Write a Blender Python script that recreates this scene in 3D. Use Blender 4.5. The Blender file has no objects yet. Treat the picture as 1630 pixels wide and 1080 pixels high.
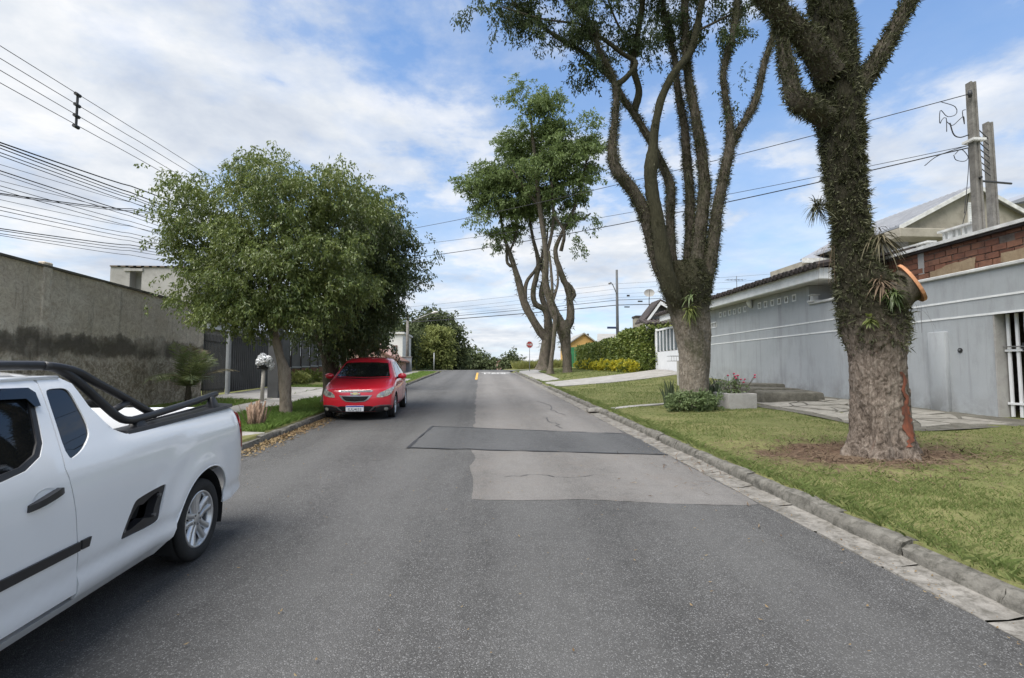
import bpy, bmesh, math, random
import numpy as np
from mathutils import Vector, Matrix
from mathutils.geometry import delaunay_2d_cdt
from mathutils.bvhtree import BVHTree

S = bpy.context.scene
COL = S.collection
rng = np.random.default_rng(7)
random.seed(7)
R = math.radians

# ------------------------------------------------------------------ camera
EYE, F_PX, XV, YH = 1.52, 800.0, 765.0, 589.0
PITCH = math.atan((YH - 540) / F_PX)
YAW = math.atan((815 - XV) / F_PX * math.cos(PITCH))
cam_d = bpy.data.cameras.new('camera')
cam_d.sensor_width = 36.0
cam_d.lens = F_PX / 1630 * 36.0
cam_d.clip_start = 0.05
cam_d.clip_end = 6000
cam = bpy.data.objects.new('camera', cam_d)
COL.objects.link(cam)
cam.location = (0, 0, EYE)
cam.rotation_euler = (math.pi / 2 + PITCH, 0, -YAW)
S.camera = cam

# ------------------------------------------------------------------ sky, sun, exposure
SUN_EL, SUN_AZ = R(61), R(232)     # azimuth clockwise from +Y: the sun is behind the camera, to the left
world = bpy.data.worlds.new('World')
S.world = world
world.use_nodes = True
wn = world.node_tree
wn.nodes.clear()


def wnode(t, **kw):
    n = wn.nodes.new(t)
    for k, v in kw.items():
        setattr(n, k, v)
    return n


def wmath(op, a, b=None, clamp=False):
    n = wnode('ShaderNodeMath', operation=op, use_clamp=clamp)
    for i, v in enumerate((a, b)):
        if v is None:
            continue
        if isinstance(v, (int, float)):
            n.inputs[i].default_value = v
        else:
            wn.links.new(v, n.inputs[i])
    return n.outputs[0]


sky = wnode('ShaderNodeTexSky', sky_type='NISHITA', sun_disc=False)
sky.sun_elevation = SUN_EL
sky.sun_rotation = SUN_AZ
sky.air_density = 1.0
sky.dust_density = 0.6
sky.ozone_density = 1.6
tc = wnode('ShaderNodeTexCoord')
sep = wnode('ShaderNodeSeparateXYZ')
wn.links.new(tc.outputs['Generated'], sep.inputs[0])
zz = wmath('MAXIMUM', sep.outputs[2], 0.0)
den = wmath('ADD', zz, 0.16)
cmb = wnode('ShaderNodeCombineXYZ')
wn.links.new(wmath('DIVIDE', sep.outputs[0], den), cmb.inputs[0])
wn.links.new(wmath('DIVIDE', sep.outputs[1], den), cmb.inputs[1])


def wnoise(scale, detail, rough, off, dist=0.0, stretch=(1, 1, 1)):
    mp = wnode('ShaderNodeMapping')
    mp.inputs['Location'].default_value = off
    mp.inputs['Scale'].default_value = stretch
    wn.links.new(cmb.outputs[0], mp.inputs[0])
    n = wnode('ShaderNodeTexNoise')
    n.inputs['Scale'].default_value = scale
    n.inputs['Detail'].default_value = detail
    n.inputs['Roughness'].default_value = rough
    n.inputs['Distortion'].default_value = dist
    wn.links.new(mp.outputs[0], n.inputs['Vector'])
    return n.outputs['Fac']


def wramp(fac, stops):
    r = wnode('ShaderNodeValToRGB')
    el = r.color_ramp.elements
    while len(el) < len(stops):
        el.new(0.5)
    for e, (p, c) in zip(el, stops):
        e.position = p
        e.color = (c, c, c, 1) if isinstance(c, (int, float)) else (*c, 1)
    wn.links.new(fac, r.inputs[0])
    return r.outputs[0]


CLOUD_OFF = (23.108, 24.090, 0.0)
n1 = wnoise(0.85, 7, 0.55, CLOUD_OFF, 0.25, (1.0, 1.0, 1))
n2 = wnoise(3.1, 7, 0.6, (9.3, 2.2, 0), 0.1)
dens = wmath('ADD', wmath('MULTIPLY', n1, 0.64), wmath('MULTIPLY', n2, 0.36))
mask = wramp(dens, [(0.42, 0.0), (0.468, 0.28), (0.515, 0.76), (0.58, 0.99)])
# clouds close up towards the horizon, as a flat layer does in perspective
hz = wramp(sep.outputs[2], [(0.0, 1.0), (0.14, 0.75), (0.34, 0.25), (0.6, 0.0)])
mask = wmath('MAXIMUM', mask, wmath('MULTIPLY', hz, wramp(dens, [(0.33, 0.2), (0.5, 1.0)])))
shade = wramp(wnoise(1.9, 6, 0.6, (1.3, 7.7, 0), 0.2), [(0.34, (3.5, 3.85, 4.45)), (0.50, (4.55, 4.8, 5.15)), (0.63, (5.6, 5.65, 5.75))])
mixs = wnode('ShaderNodeMix', data_type='RGBA')
# the clear sky, a little lifted: thin high haze
def wvec(op, a, b):
    n = wnode('ShaderNodeVectorMath', operation=op)
    for i, v in enumerate((a, b)):
        if isinstance(v, tuple):
            n.inputs[i].default_value = v
        else:
            wn.links.new(v, n.inputs[i])
    return n.outputs[0]


clear = wvec('DIVIDE', wvec('MULTIPLY', sky.outputs[0], (1.22, 1.52, 1.92)), wvec('ADD', wvec('MULTIPLY', sky.outputs[0], (.10, .11, .12)), (1.0, 1.0, 1.0)))
wn.links.new(mask, mixs.inputs[0])
wn.links.new(clear, mixs.inputs[6])
wn.links.new(shade, mixs.inputs[7])
bg = wnode('ShaderNodeBackground')
bg.inputs['Strength'].default_value = 0.080
wn.links.new(mixs.outputs[2], bg.inputs['Color'])
wo = wnode('ShaderNodeOutputWorld')
wn.links.new(bg.outputs[0], wo.inputs['Surface'])

sun_d = bpy.data.lights.new('sun', 'SUN')
sun_d.energy = 3.1
sun_d.angle = R(56)
sun_d.color = (1.0, 0.95, 0.88)
sun = bpy.data.objects.new('sun', sun_d)
COL.objects.link(sun)
sdir = Vector((math.sin(SUN_AZ) * math.cos(SUN_EL), math.cos(SUN_AZ) * math.cos(SUN_EL), math.sin(SUN_EL)))
sun.rotation_euler = sdir.to_track_quat('Z', 'Y').to_euler()
sun.location = (0, -10, 40)

S.view_settings.view_transform = 'Standard'
S.view_settings.look = 'None'
S.view_settings.gamma = 1.0
S.view_settings.use_curve_mapping = False
S.view_settings.exposure = 1.15
S.cycles.use_denoising = True
S.cycles.max_bounces = 6
S.cycles.diffuse_bounces = 3
S.cycles.glossy_bounces = 3
S.cycles.transmission_bounces = 4
S.cycles.transparent_max_bounces = 8
S.cycles.caustics_reflective = False
S.cycles.caustics_refractive = False

# ------------------------------------------------------------------ picture geometry -> places
_cp, _sp, _cy, _sy = math.cos(PITCH), math.sin(PITCH), math.cos(YAW), math.sin(YAW)
FW = np.array([_sy * _cp, _cy * _cp, _sp])
RT = np.array([_cy, -_sy, 0.0])
UP = np.cross(RT, FW)
O3 = np.array([0, 0, EYE])


def ray(x, y):
    return FW + RT * (x - 815) / F_PX + UP * (540 - y) / F_PX


def at_x(x, y, X):
    d = ray(x, y)
    return O3 + d * (X / d[0])


def at_y(x, y, Y):
    d = ray(x, y)
    return O3 + d * (Y / d[1])


def Yof(px, X):
    """distance along the street of a thing seen at column px standing at lateral offset X"""
    d = ray(px, YH)
    return float(X * d[1] / d[0])


# ------------------------------------------------------------------ terrain
ASPH_R, GUT_R, KERB_R, WALL_R = 2.90, 3.17, 3.33, 10.2
ASPH_L, KERB_L, WALL_L = -3.80, -3.96, -8.95
_gy = np.arange(-60, 400, 0.5)
_sl = np.interp(_gy, [-60, 50, 63, 80, 150, 260, 400], [.0265, .0265, .0, -.025, -.03, 0, 0])
_gz = np.concatenate([[0], np.cumsum((_sl[1:] + _sl[:-1]) * .25)])
_gz -= np.interp(0, _gy, _gz)


def g(y):
    return np.interp(y, _gy, _gz)


def sstep(a, b, x):
    t = np.clip((np.asarray(x, float) - a) / (b - a), 0, 1)
    return t * t * (3 - 2 * t)


def wr(y):
    return np.interp(y, [0, 5, 10, 15.6, 20, 27, 40, 52, 62, 80, 150, 300], [.42, .5, .6, .76, 1.05, 1.5, 1.66, 1.85, 1.95, 1.7, -.5, -3])


def T(x, y):
    x = np.asarray(x, float)
    y = np.asarray(y, float)
    base = g(y)
    fr = np.clip((x - KERB_R) / (WALL_R - KERB_R), 0, 1)
    right = base + .125 + (wr(y) - base - .125) * (fr * .65 + .35 * fr * fr)
    cross = sstep(48, 51.5, y) * (1 - sstep(59.5, 62, y))
    right = right * (1 - cross) + (base + .028 * np.clip(x - 3, 0, 12)) * cross
    left = base + .125 + np.clip(-x - 5, 0, 4) * .012
    left = left * (1 - cross) + base * cross
    z = np.where(x > KERB_R - .05, right, np.where(x < KERB_L + .05, left, base))
    return z


def Tf(x, y):
    return float(T(x, y))


def on_ground(px, py):
    d = ray(px, py)
    lo, prev = 1.0, None
    t = 1.0
    while t < 400:
        p = O3 + d * t
        e = p[2] - Tf(p[0], p[1])
        if e <= 0:
            a, b = prev, t
            for _ in range(30):
                m = (a + b) / 2
                p = O3 + d * m
                if p[2] - Tf(p[0], p[1]) > 0:
                    a = m
                else:
                    b = m
            return O3 + d * b
        prev = t
        t *= 1.01
    return O3 + d * 60


# ------------------------------------------------------------------ mesh helpers
def mesh_obj(name, verts, faces, mat=None, parent=None, smooth=False, loc=None):
    me = bpy.data.meshes.new(name)
    me.from_pydata([tuple(map(float, v)) for v in verts], [], [tuple(map(int, f)) for f in faces])
    if mat is not None:
        for m in (mat if isinstance(mat, (list, tuple)) else [mat]):
            me.materials.append(m)
    if smooth:
        me.polygons.foreach_set('use_smooth', [True] * len(me.polygons))
    me.update()
    o = bpy.data.objects.new(name, me)
    COL.objects.link(o)
    if parent is not None:
        o.parent = parent
    if loc is not None:
        o.location = loc
    return o


def np_obj(name, V, Fc, mat, parent=None, smooth=False):
    """fast mesh from arrays; Fc is (n,3) or (n,4)"""
    V = np.asarray(V, np.float32)
    Fc = np.asarray(Fc, np.int32)
    k = Fc.shape[1]
    me = bpy.data.meshes.new(name)
    me.vertices.add(len(V))
    me.vertices.foreach_set('co', V.ravel())
    me.loops.add(Fc.size)
    me.loops.foreach_set('vertex_index', Fc.ravel())
    me.polygons.add(len(Fc))
    me.polygons.foreach_set('loop_start', np.arange(len(Fc), dtype=np.int32) * k)
    me.polygons.foreach_set('use_smooth', np.full(len(Fc), smooth))
    me.update(calc_edges=True)
    me.materials.append(mat)
    o = bpy.data.objects.new(name, me)
    COL.objects.link(o)
    if parent is not None:
        o.parent = parent
    return o


class MB:
    def __init__(self):
        self.v, self.f = [], []

    def add(self, V, Fc):
        n = len(self.v)
        self.v += [tuple(map(float, p)) for p in V]
        self.f += [tuple(n + int(i) for i in f) for f in Fc]
        return self

    def box(self, x0, x1, y0, y1, z0, z1):
        return self.add([(x0, y0, z0), (x1, y0, z0), (x1, y1, z0), (x0, y1, z0), (x0, y0, z1), (x1, y0, z1), (x1, y1, z1), (x0, y1, z1)],
                        [(0, 3, 2, 1), (4, 5, 6, 7), (0, 1, 5, 4), (1, 2, 6, 5), (2, 3, 7, 6), (3, 0, 4, 7)])

    def hexa(self, b, t):
        """box from 4 bottom and 4 top points (ccw)"""
        return self.add(list(b) + list(t), [(0, 3, 2, 1), (4, 5, 6, 7), (0, 1, 5, 4), (1, 2, 6, 5), (2, 3, 7, 6), (3, 0, 4, 7)])

    def tube(self, pts, rad, n=8, cap=True):
        V, Fc = tube_arrays(pts, rad, n, cap)
        return self.add(V, Fc)

    def prism(self, poly, a, b):
        """poly of 3-d points a-side, offset vector b-a"""
        n = len(poly)
        d = np.array(b) - np.array(a)
        P = [np.array(p, float) for p in poly]
        V = P + [p + d for p in P]
        Fc = [tuple(range(n))[::-1], tuple(range(n, 2 * n))] + [(i, (i + 1) % n, n + (i + 1) % n, n + i) for i in range(n)]
        return self.add(V, Fc)

    def obj(self, name, mat, parent=None, smooth=False, loc=None, bevel=0, seg=1):
        o = mesh_obj(name, self.v, self.f, mat, parent, smooth, loc)
        if bevel:
            bm = bmesh.new()
            bm.from_mesh(o.data)
            bmesh.ops.remove_doubles(bm, verts=bm.verts, dist=1e-5)
            es = [e for e in bm.edges if len(e.link_faces) == 2 and e.calc_face_angle(0) > .5]
            bmesh.ops.bevel(bm, geom=es, offset=bevel, segments=seg, affect='EDGES', profile=.5, clamp_overlap=True)
            bm.to_mesh(o.data)
            bm.free()
            if seg > 1:
                o.data.polygons.foreach_set('use_smooth', [True] * len(o.data.polygons))
                o.data.set_sharp_from_angle(angle=R(40))
        return o


def frames(P):
    P = np.asarray(P, float)
    t = np.gradient(P, axis=0)
    t /= np.linalg.norm(t, axis=1)[:, None] + 1e-12
    up = np.array([0, 1.0, 0]) if abs(t[0][1]) < .9 else np.array([1.0, 0, 0])
    u = np.cross(up, t[0])
    u /= np.linalg.norm(u)
    U = [u]
    for i in range(1, len(P)):
        u = U[-1] - t[i] * (U[-1] @ t[i])
        u /= np.linalg.norm(u) + 1e-12
        U.append(u)
    U = np.array(U)
    return t, U, np.cross(t, U)


def tube_arrays(pts, rad, n=8, cap=True):
    P = np.asarray(pts, float)
    rad = np.broadcast_to(np.asarray(rad, float), (len(P),))
    t, U, W = frames(P)
    a = np.arange(n) * 2 * np.pi / n
    V = P[:, None] + rad[:, None, None] * (np.cos(a)[None, :, None] * U[:, None] + np.sin(a)[None, :, None] * W[:, None])
    V = V.reshape(-1, 3)
    Fc = []
    for i in range(len(P) - 1):
        for j in range(n):
            k = (j + 1) % n
            Fc.append((i * n + j, i * n + k, (i + 1) * n + k, (i + 1) * n + j))
    if cap:
        Fc.append(tuple(range(n))[::-1])
        Fc.append(tuple((len(P) - 1) * n + j for j in range(n)))
    return V, Fc


def spline(P, n):
    """Catmull-Rom resample of points of any dimension"""
    P = np.asarray(P, float)
    if len(P) == 2:
        s = np.linspace(0, 1, n)[:, None]
        return P[0] * (1 - s) + P[1] * s
    Q = np.vstack([2 * P[0] - P[1], P, 2 * P[-1] - P[-2]])
    seg = np.linalg.norm(np.diff(P[:, :min(3, P.shape[1])], axis=0), axis=1)
    cum = np.concatenate([[0], np.cumsum(seg)])
    out = []
    for d in np.linspace(0, cum[-1], n):
        i = min(np.searchsorted(cum, d, 'right') - 1, len(P) - 2)
        u = (d - cum[i]) / max(seg[i], 1e-9)
        p0, p1, p2, p3 = Q[i], Q[i + 1], Q[i + 2], Q[i + 3]
        out.append(.5 * (2 * p1 + (p2 - p0) * u + (2 * p0 - 5 * p1 + 4 * p2 - p3) * u * u + (3 * p1 - p0 - 3 * p2 + p3) * u ** 3))
    return np.array(out)


def cdt(outline, holes=(), res=None, keep=None):
    """triangulate a 2-d polygon with holes, adding interior grid points at spacing res"""
    pts = [Vector(p) for p in outline]
    edges = [(i, (i + 1) % len(outline)) for i in range(len(outline))]
    for h in holes:
        n = len(pts)
        pts += [Vector(p) for p in h]
        edges += [(n + i, n + (i + 1) % len(h)) for i in range(len(h))]
    if res:
        A = np.array(outline)
        x0, y0 = A.min(0)
        x1, y1 = A.max(0)
        for i, x in enumerate(np.arange(x0 + res * .5, x1, res)):
            for y in np.arange(y0 + res * (.25 + .5 * (i % 2)), y1, res):
                if inside(outline, x, y) and not any(inside(h, x, y) for h in holes):
                    pts.append(Vector((x, y)))
    v, e, f, *_ = delaunay_2d_cdt(pts, edges, [], 1 if not holes else 3, 1e-6, False)
    V = [(p.x, p.y) for p in v]
    tri = []
    for t in f:
        c = np.mean([V[i] for i in t], axis=0)
        if inside(outline, *c) and not any(inside(h, *c) for h in holes):
            tri.append(tuple(t))
    return np.array(V), tri


def inside(poly, x, y):
    c = False
    n = len(poly)
    j = n - 1
    for i in range(n):
        xi, yi = poly[i][0], poly[i][1]
        xj, yj = poly[j][0], poly[j][1]
        if (yi > y) != (yj > y) and x < (xj - xi) * (y - yi) / (yj - yi) + xi:
            c = not c
        j = i
    return c


def densify(poly, d):
    out = []
    n = len(poly)
    for i in range(n):
        a, b = np.array(poly[i], float), np.array(poly[(i + 1) % n], float)
        k = max(1, int(np.linalg.norm(b - a) / d))
        for j in range(k):
            out.append(tuple(a + (b - a) * j / k))
    return out


def rough_poly(poly, d, amp, seed=0):
    r = np.random.default_rng(seed)
    P = np.array(densify(poly, d))
    n = r.normal(0, amp, P.shape)
    n = (n + np.roll(n, 1, 0) + np.roll(n, -1, 0)) / 1.7
    return [tuple(p) for p in P + n]


def drape(name, poly, dz, res, mat, parent=None, fn=None, thick=0):
    V, tri = cdt(poly, (), res)
    z = (T(V[:, 0], V[:, 1]) if fn is None else fn(V[:, 0], V[:, 1])) + dz
    P = np.column_stack([V, z])
    Fc = list(tri)
    if thick:
        cnt = {}
        for t in tri:
            for a, b in ((t[0], t[1]), (t[1], t[2]), (t[2], t[0])):
                cnt[(a, b)] = 1
        n = len(P)
        P = np.vstack([P, P - [0, 0, thick]])
        for (a, b) in list(cnt):
            if (b, a) not in cnt:
                Fc.append((b, a, a + n, b + n))
    return mesh_obj(name, P, Fc, mat, parent)


# ------------------------------------------------------------------ naming helpers
def tag(o, label=None, cat=None, group=None, kind=None):
    if label:
        o['label'] = label
    if cat:
        o['category'] = cat
    if group:
        o['group'] = group
    if kind:
        o['kind'] = kind
    return o


def thing(name, label, cat, loc=(0, 0, 0), rz=0, group=None):
    o = bpy.data.objects.new(name, None)
    o.empty_display_size = .2
    COL.objects.link(o)
    o.location = tuple(map(float, loc))
    o.rotation_euler = (0, 0, rz)
    return tag(o, label, cat, group)


def struct(o):
    o['kind'] = 'structure'
    return o


def dup(o, name, parent, loc, rot=(0, 0, 0), scale=(1, 1, 1)):
    c = bpy.data.objects.new(name, o.data)
    COL.objects.link(c)
    c.parent = parent
    c.location = tuple(map(float, loc))
    c.rotation_euler = rot
    c.scale = scale
    return c

# ------------------------------------------------------------------ materials
class NT:
    """small node-tree builder"""

    def __init__(self, name):
        self.m = bpy.data.materials.new(name)
        self.m.use_nodes = True
        self.t = self.m.node_tree
        self.b = self.t.nodes['Principled BSDF']
        self.co = None

    def n(self, t, **kw):
        n = self.t.nodes.new(t)
        for k, v in kw.items():
            setattr(n, k, v)
        return n

    def lk(self, a, b):
        self.t.links.new(a, b)

    def coord(self, scale=(1, 1, 1), which='Object', loc=(0, 0, 0), rot=(0, 0, 0)):
        if which == 'World':
            src = self.n('ShaderNodeNewGeometry').outputs['Position']
        else:
            src = self.n('ShaderNodeTexCoord').outputs[which]
        mp = self.n('ShaderNodeMapping')
        mp.inputs['Scale'].default_value = scale
        mp.inputs['Location'].default_value = loc
        mp.inputs['Rotation'].default_value = rot
        self.lk(src, mp.inputs[0])
        return mp.outputs[0]

    def noise(self, co, scale, detail=4, rough=.55, dist=0, out='Fac'):
        n = self.n('ShaderNodeTexNoise')
        n.inputs['Scale'].default_value = scale
        n.inputs['Detail'].default_value = detail
        n.inputs['Roughness'].default_value = rough
        n.inputs['Distortion'].default_value = dist
        self.lk(co, n.inputs['Vector'])
        return n.outputs[out]

    def voro(self, co, scale, feature='F1', out='Distance', rnd=1.0):
        n = self.n('ShaderNodeTexVoronoi', feature=feature)
        n.inputs['Scale'].default_value = scale
        n.inputs['Randomness'].default_value = rnd
        self.lk(co, n.inputs['Vector'])
        return n.outputs[out]

    def ramp(self, fac, stops, interp='LINEAR'):
        r = self.n('ShaderNodeValToRGB')
        r.color_ramp.interpolation = interp
        el = r.color_ramp.elements
        while len(el) < len(stops):
            el.new(.5)
        for e, (p, c) in zip(el, stops):
            e.position = p
            e.color = (c, c, c, 1) if isinstance(c, (int, float)) else (*c, 1)
        self.lk(fac, r.inputs[0])
        return r.outputs[0]

    def mix(self, fac, a, b, blend='MIX'):
        m = self.n('ShaderNodeMix', data_type='RGBA', blend_type=blend)
        for i, v in ((0, fac), (6, a), (7, b)):
            if isinstance(v, (int, float)):
                m.inputs[i].default_value = v if i == 0 else (v, v, v, 1)
            elif isinstance(v, tuple):
                m.inputs[i].default_value = (*v, 1)
            else:
                self.lk(v, m.inputs[i])
        return m.outputs[2]

    def math(self, op, a, b=None, clamp=False):
        n = self.n('ShaderNodeMath', operation=op, use_clamp=clamp)
        for i, v in enumerate((a, b)):
            if v is None:
                continue
            if isinstance(v, (int, float)):
                n.inputs[i].default_value = v
            else:
                self.lk(v, n.inputs[i])
        return n.outputs[0]

    def sepz(self, which='World'):
        s = self.n('ShaderNodeSeparateXYZ')
        if which == 'World':
            self.lk(self.n('ShaderNodeNewGeometry').outputs['Position'], s.inputs[0])
        else:
            self.lk(self.n('ShaderNodeTexCoord').outputs[which], s.inputs[0])
        return s.outputs

    def rnd(self, island=False):
        if island:
            return self.n('ShaderNodeNewGeometry').outputs['Random Per Island']
        return self.n('ShaderNodeObjectInfo').outputs['Random']

    def base(self, c):
        if isinstance(c, tuple):
            self.b.inputs['Base Color'].default_value = (*c, 1)
        else:
            self.lk(c, self.b.inputs['Base Color'])
        return self

    def rough(self, v):
        if isinstance(v, (int, float)):
            self.b.inputs['Roughness'].default_value = v
        else:
            self.lk(v, self.b.inputs['Roughness'])
        return self

    def set(self, **kw):
        for k, v in kw.items():
            self.b.inputs[k.replace('_', ' ')].default_value = v
        return self

    def bump(self, h, strength=.5, dist=.01, prev=None):
        b = self.n('ShaderNodeBump')
        b.inputs['Strength'].default_value = strength
        b.inputs['Distance'].default_value = dist
        self.lk(h, b.inputs['Height'])
        if prev is not None:
            self.lk(prev, b.inputs['Normal'])
        self.lk(b.outputs[0], self.b.inputs['Normal'])
        return b.outputs[0]


def simple(name, col, rough=.6, metal=0, var=.12, scale=6, bump=0.0, spec=.5, which='Object'):
    m = NT(name)
    co = m.coord(which=which)
    nz = m.noise(co, scale, 5, .6)
    lo = tuple(max(0, c * (1 - var)) for c in col)
    hi = tuple(min(1, c * (1 + var)) for c in col)
    m.base(m.ramp(nz, [(.3, lo), (.7, hi)]))
    m.rough(rough)
    m.set(Metallic=metal, Specular_IOR_Level=spec)
    if bump:
        m.bump(m.noise(co, scale * 12, 4, .6), bump, .004)
    return m.m


def asphalt(name, dark, light, speck, sp_amt=.5, tint=None):
    m = NT(name)
    co = m.coord(which='World')
    big = m.noise(co, .55, 4, .6)
    streak = m.noise(m.coord((2.2, .16, 1), 'World'), 1.3, 4, .6)
    mid = m.noise(co, 9, 4, .65)
    vor = m.voro(co, 175, out='Color')
    vd = m.voro(co, 175)
    sv = m.n('ShaderNodeSeparateColor')
    m.lk(vor, sv.inputs[0])
    c = m.ramp(m.math('ADD', m.math('MULTIPLY', mid, .45), m.math('MULTIPLY', big, .55)), [(.32, dark), (.68, light)])
    c = m.mix(m.math('MULTIPLY', m.ramp(streak, [(.42, 0.0), (.7, 1.0)]), .45), c, tuple(v * .70 for v in dark))
    c = m.mix(m.ramp(m.noise(co, 2.6, 6, .75, .5), [(.52, 0.0), (.74, .5)]), c, tuple(v * .62 for v in dark))
    c = m.mix(m.ramp(m.noise(m.coord((1, .5, 1), 'World', loc=(7, 3, 0)), 1.1, 5, .7), [(.55, 0.0), (.75, .4)]), c, tuple(min(1, v * 1.35) for v in light))
    c = m.mix(m.ramp(sv.outputs[0], [(.0, .55), (.5, .1), (.9, 0.0)]), c, tuple(v * .38 for v in dark))
    c = m.mix(m.math('MULTIPLY', m.ramp(sv.outputs[1], [(.84, 0.0), (.95, 1.0)]), sp_amt), c, speck)
    # tyre-polished tracks, paler than the rest, broken up along the way
    xx = m.sepz()[0]
    wv = m.math('ABSOLUTE', m.math('SINE', m.math('MULTIPLY', m.math('ADD', xx, m.math('MULTIPLY', big, .5)), 2.05)))
    c = m.mix(m.math('MULTIPLY', m.ramp(wv, [(.55, 0.0), (1.0, .38)]), m.ramp(streak, [(.3, .2), (.6, 1.0)])), c, tuple(min(1, v * 1.3) for v in light))
    if tint:
        c = m.mix(m.ramp(m.noise(co, 1.7, 5, .7), [(.5, 0.0), (.75, .5)]), c, tint)
    m.base(c).rough(.86)
    m.set(Specular_IOR_Level=.3)
    h = m.math('ADD', m.math('MULTIPLY', vd, -1.0), m.math('MULTIPLY', mid, .4))
    m.bump(h, .7, .008)
    return m.m


def concrete(name, lo, hi, dirt, dirt_amt=.5, scale=3.0, bump=.35, which='World'):
    m = NT(name)
    co = m.coord(which=which)
    c = m.ramp(m.noise(co, scale, 6, .65), [(.3, lo), (.7, hi)])
    c = m.mix(m.math('MULTIPLY', m.ramp(m.noise(co, scale * 2.3, 6, .72, .4), [(.46, 0.0), (.66, 1.0)]), dirt_amt), c, dirt)
    c = m.mix(m.math('MULTIPLY', m.noise(co, 60, 3, .6), .35), c, tuple(v * .6 for v in lo))
    m.base(c).rough(.9)
    m.set(Specular_IOR_Level=.25)
    m.bump(m.math('ADD', m.noise(co, 14, 6, .7), m.math('MULTIPLY', m.noise(co, 90, 3, .6), .5)), bump, .012)
    return m.m


def leafmat(name, cols, rough=.5, trans=.28, spec=.35):
    """foliage: colour picked leaf by leaf, light passes through"""
    m = NT(name)
    r = m.rnd(True)
    stops = [(i / (len(cols) - 1), c) for i, c in enumerate(cols)]
    c = m.ramp(r, stops)
    big = m.noise(m.coord(which='World'), .9, 3, .6)
    c = m.mix(m.ramp(big, [(.38, 0.0), (.66, .6)]), c, cols[-1])
    m.base(c).rough(rough)
    m.set(Specular_IOR_Level=spec)
    t = m.n('ShaderNodeBsdfTranslucent')
    m.lk(m.mix(.5, c, tuple(min(1, v * 1.6) for v in cols[-1])), t.inputs['Color'])
    mx = m.n('ShaderNodeMixShader')
    mx.inputs[0].default_value = trans
    m.lk(m.b.outputs[0], mx.inputs[1])
    m.lk(t.outputs[0], mx.inputs[2])
    out = m.t.nodes['Material Output']
    m.lk(mx.outputs[0], out.inputs['Surface'])
    return m.m


def barkmat(name, cols, red=None, scale=1.0, moss=None, cover=None):
    """cols dark, mid, light; cover = (z0, z1, colour): dark mat of moss and roots above that height"""
    m = NT(name)
    co = m.coord((1, 1, .4), 'World')
    n_a = m.noise(co, 7 * scale, 8, .72, 1.2)
    n_b = m.noise(m.coord((1, 1, .3), 'World', loc=(5, 2, 1)), 26 * scale, 6, .7, .8)
    fis = m.math('ADD', m.math('MULTIPLY', n_a, .55), m.math('MULTIPLY', n_b, .45))
    c = m.ramp(fis, [(.30, tuple(x * .45 for x in cols[0])), (.42, cols[0]), (.52, cols[1]), (.66, cols[2])])
    c = m.mix(m.ramp(m.noise(m.coord(which='World'), 2.3, 5, .7), [(.42, 0.0), (.7, .55)]), c, m.ramp(n_b, [(.35, cols[0]), (.65, tuple((x + y) * .5 for x, y in zip(cols[1], cols[2])))]))
    if moss:
        c = m.mix(m.ramp(m.noise(co, 3.1, 5, .7), [(.5, 0.0), (.68, .8)]), c, moss)
    if red:
        col, lo, hi = red
        c = m.mix(m.ramp(m.noise(m.coord((1, 1, .3), 'World', loc=(3.3, 1.2, .4)), 3.6, 5, .65), [(lo, 0.0), (hi, .7)]), c, col)
    if cover:
        z0, z1, col = cover
        zn = m.math('ADD', m.sepz()[2], m.math('MULTIPLY', m.math('SUBTRACT', m.noise(co, 5, 5, .7), .5), .9))
        f = m.math('DIVIDE', m.math('SUBTRACT', zn, z0), z1 - z0, True)
        c = m.mix(f, c, m.ramp(n_b, [(.35, tuple(x * .5 for x in col)), (.65, col)]))
    m.base(c).rough(.92)
    m.set(Specular_IOR_Level=.15)
    m.bump(fis, 1.0, .06 / scale)
    return m.m


M = {}
M['asphalt'] = asphalt('asphalt', (.058, .0575, .0565), (.104, .1035, .1015), (.34, .34, .34), .42)
M['asphalt_left'] = asphalt('asphalt_left', (.069, .0685, .0675), (.110, .1095, .1075), (.34, .34, .34), .42)
M['asphalt_old'] = asphalt('asphalt_old', (.130, .124, .117), (.192, .184, .175), (.32, .31, .295), .4, (.165, .145, .13))
M['asphalt_patch'] = asphalt('asphalt_patch', (.060, .062, .065), (.098, .10, .102), (.28, .28, .28), .3)
M['kerb'] = concrete('kerb_concrete', (.105, .10, .088), (.225, .215, .19), (.042, .041, .033), .85, 5, .8)
M['gutter'] = concrete('gutter_concrete', (.13, .123, .11), (.30, .285, .26), (.065, .06, .048), .8, 5, .6)
M['pavement'] = concrete('pavement_concrete', (.25, .24, .225), (.38, .37, .35), (.15, .14, .115), .5, 1.6, .4)
M['flag'] = concrete('flagstone', (.20, .19, .165), (.36, .34, .30), (.10, .095, .075), .6, 2.2, .6)
M['rock'] = concrete('dark_stone', (.085, .080, .066), (.19, .18, .15), (.045, .044, .033), .6, 2.5, .9)
M['soil'] = concrete('red_soil', (.085, .045, .028), (.15, .085, .055), (.05, .03, .02), .5, 5, .8)

m = NT('verge_ground')
co = m.coord(which='World')
gr = m.ramp(m.noise(co, 1.4, 5, .65), [(.3, (.105, .125, .042)), (.55, (.16, .165, .065)), (.75, (.22, .195, .095))])
gr = m.mix(m.ramp(m.noise(co, 24, 4, .7), [(.45, 0.0), (.7, .6)]), gr, (.10, .078, .042))
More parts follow.
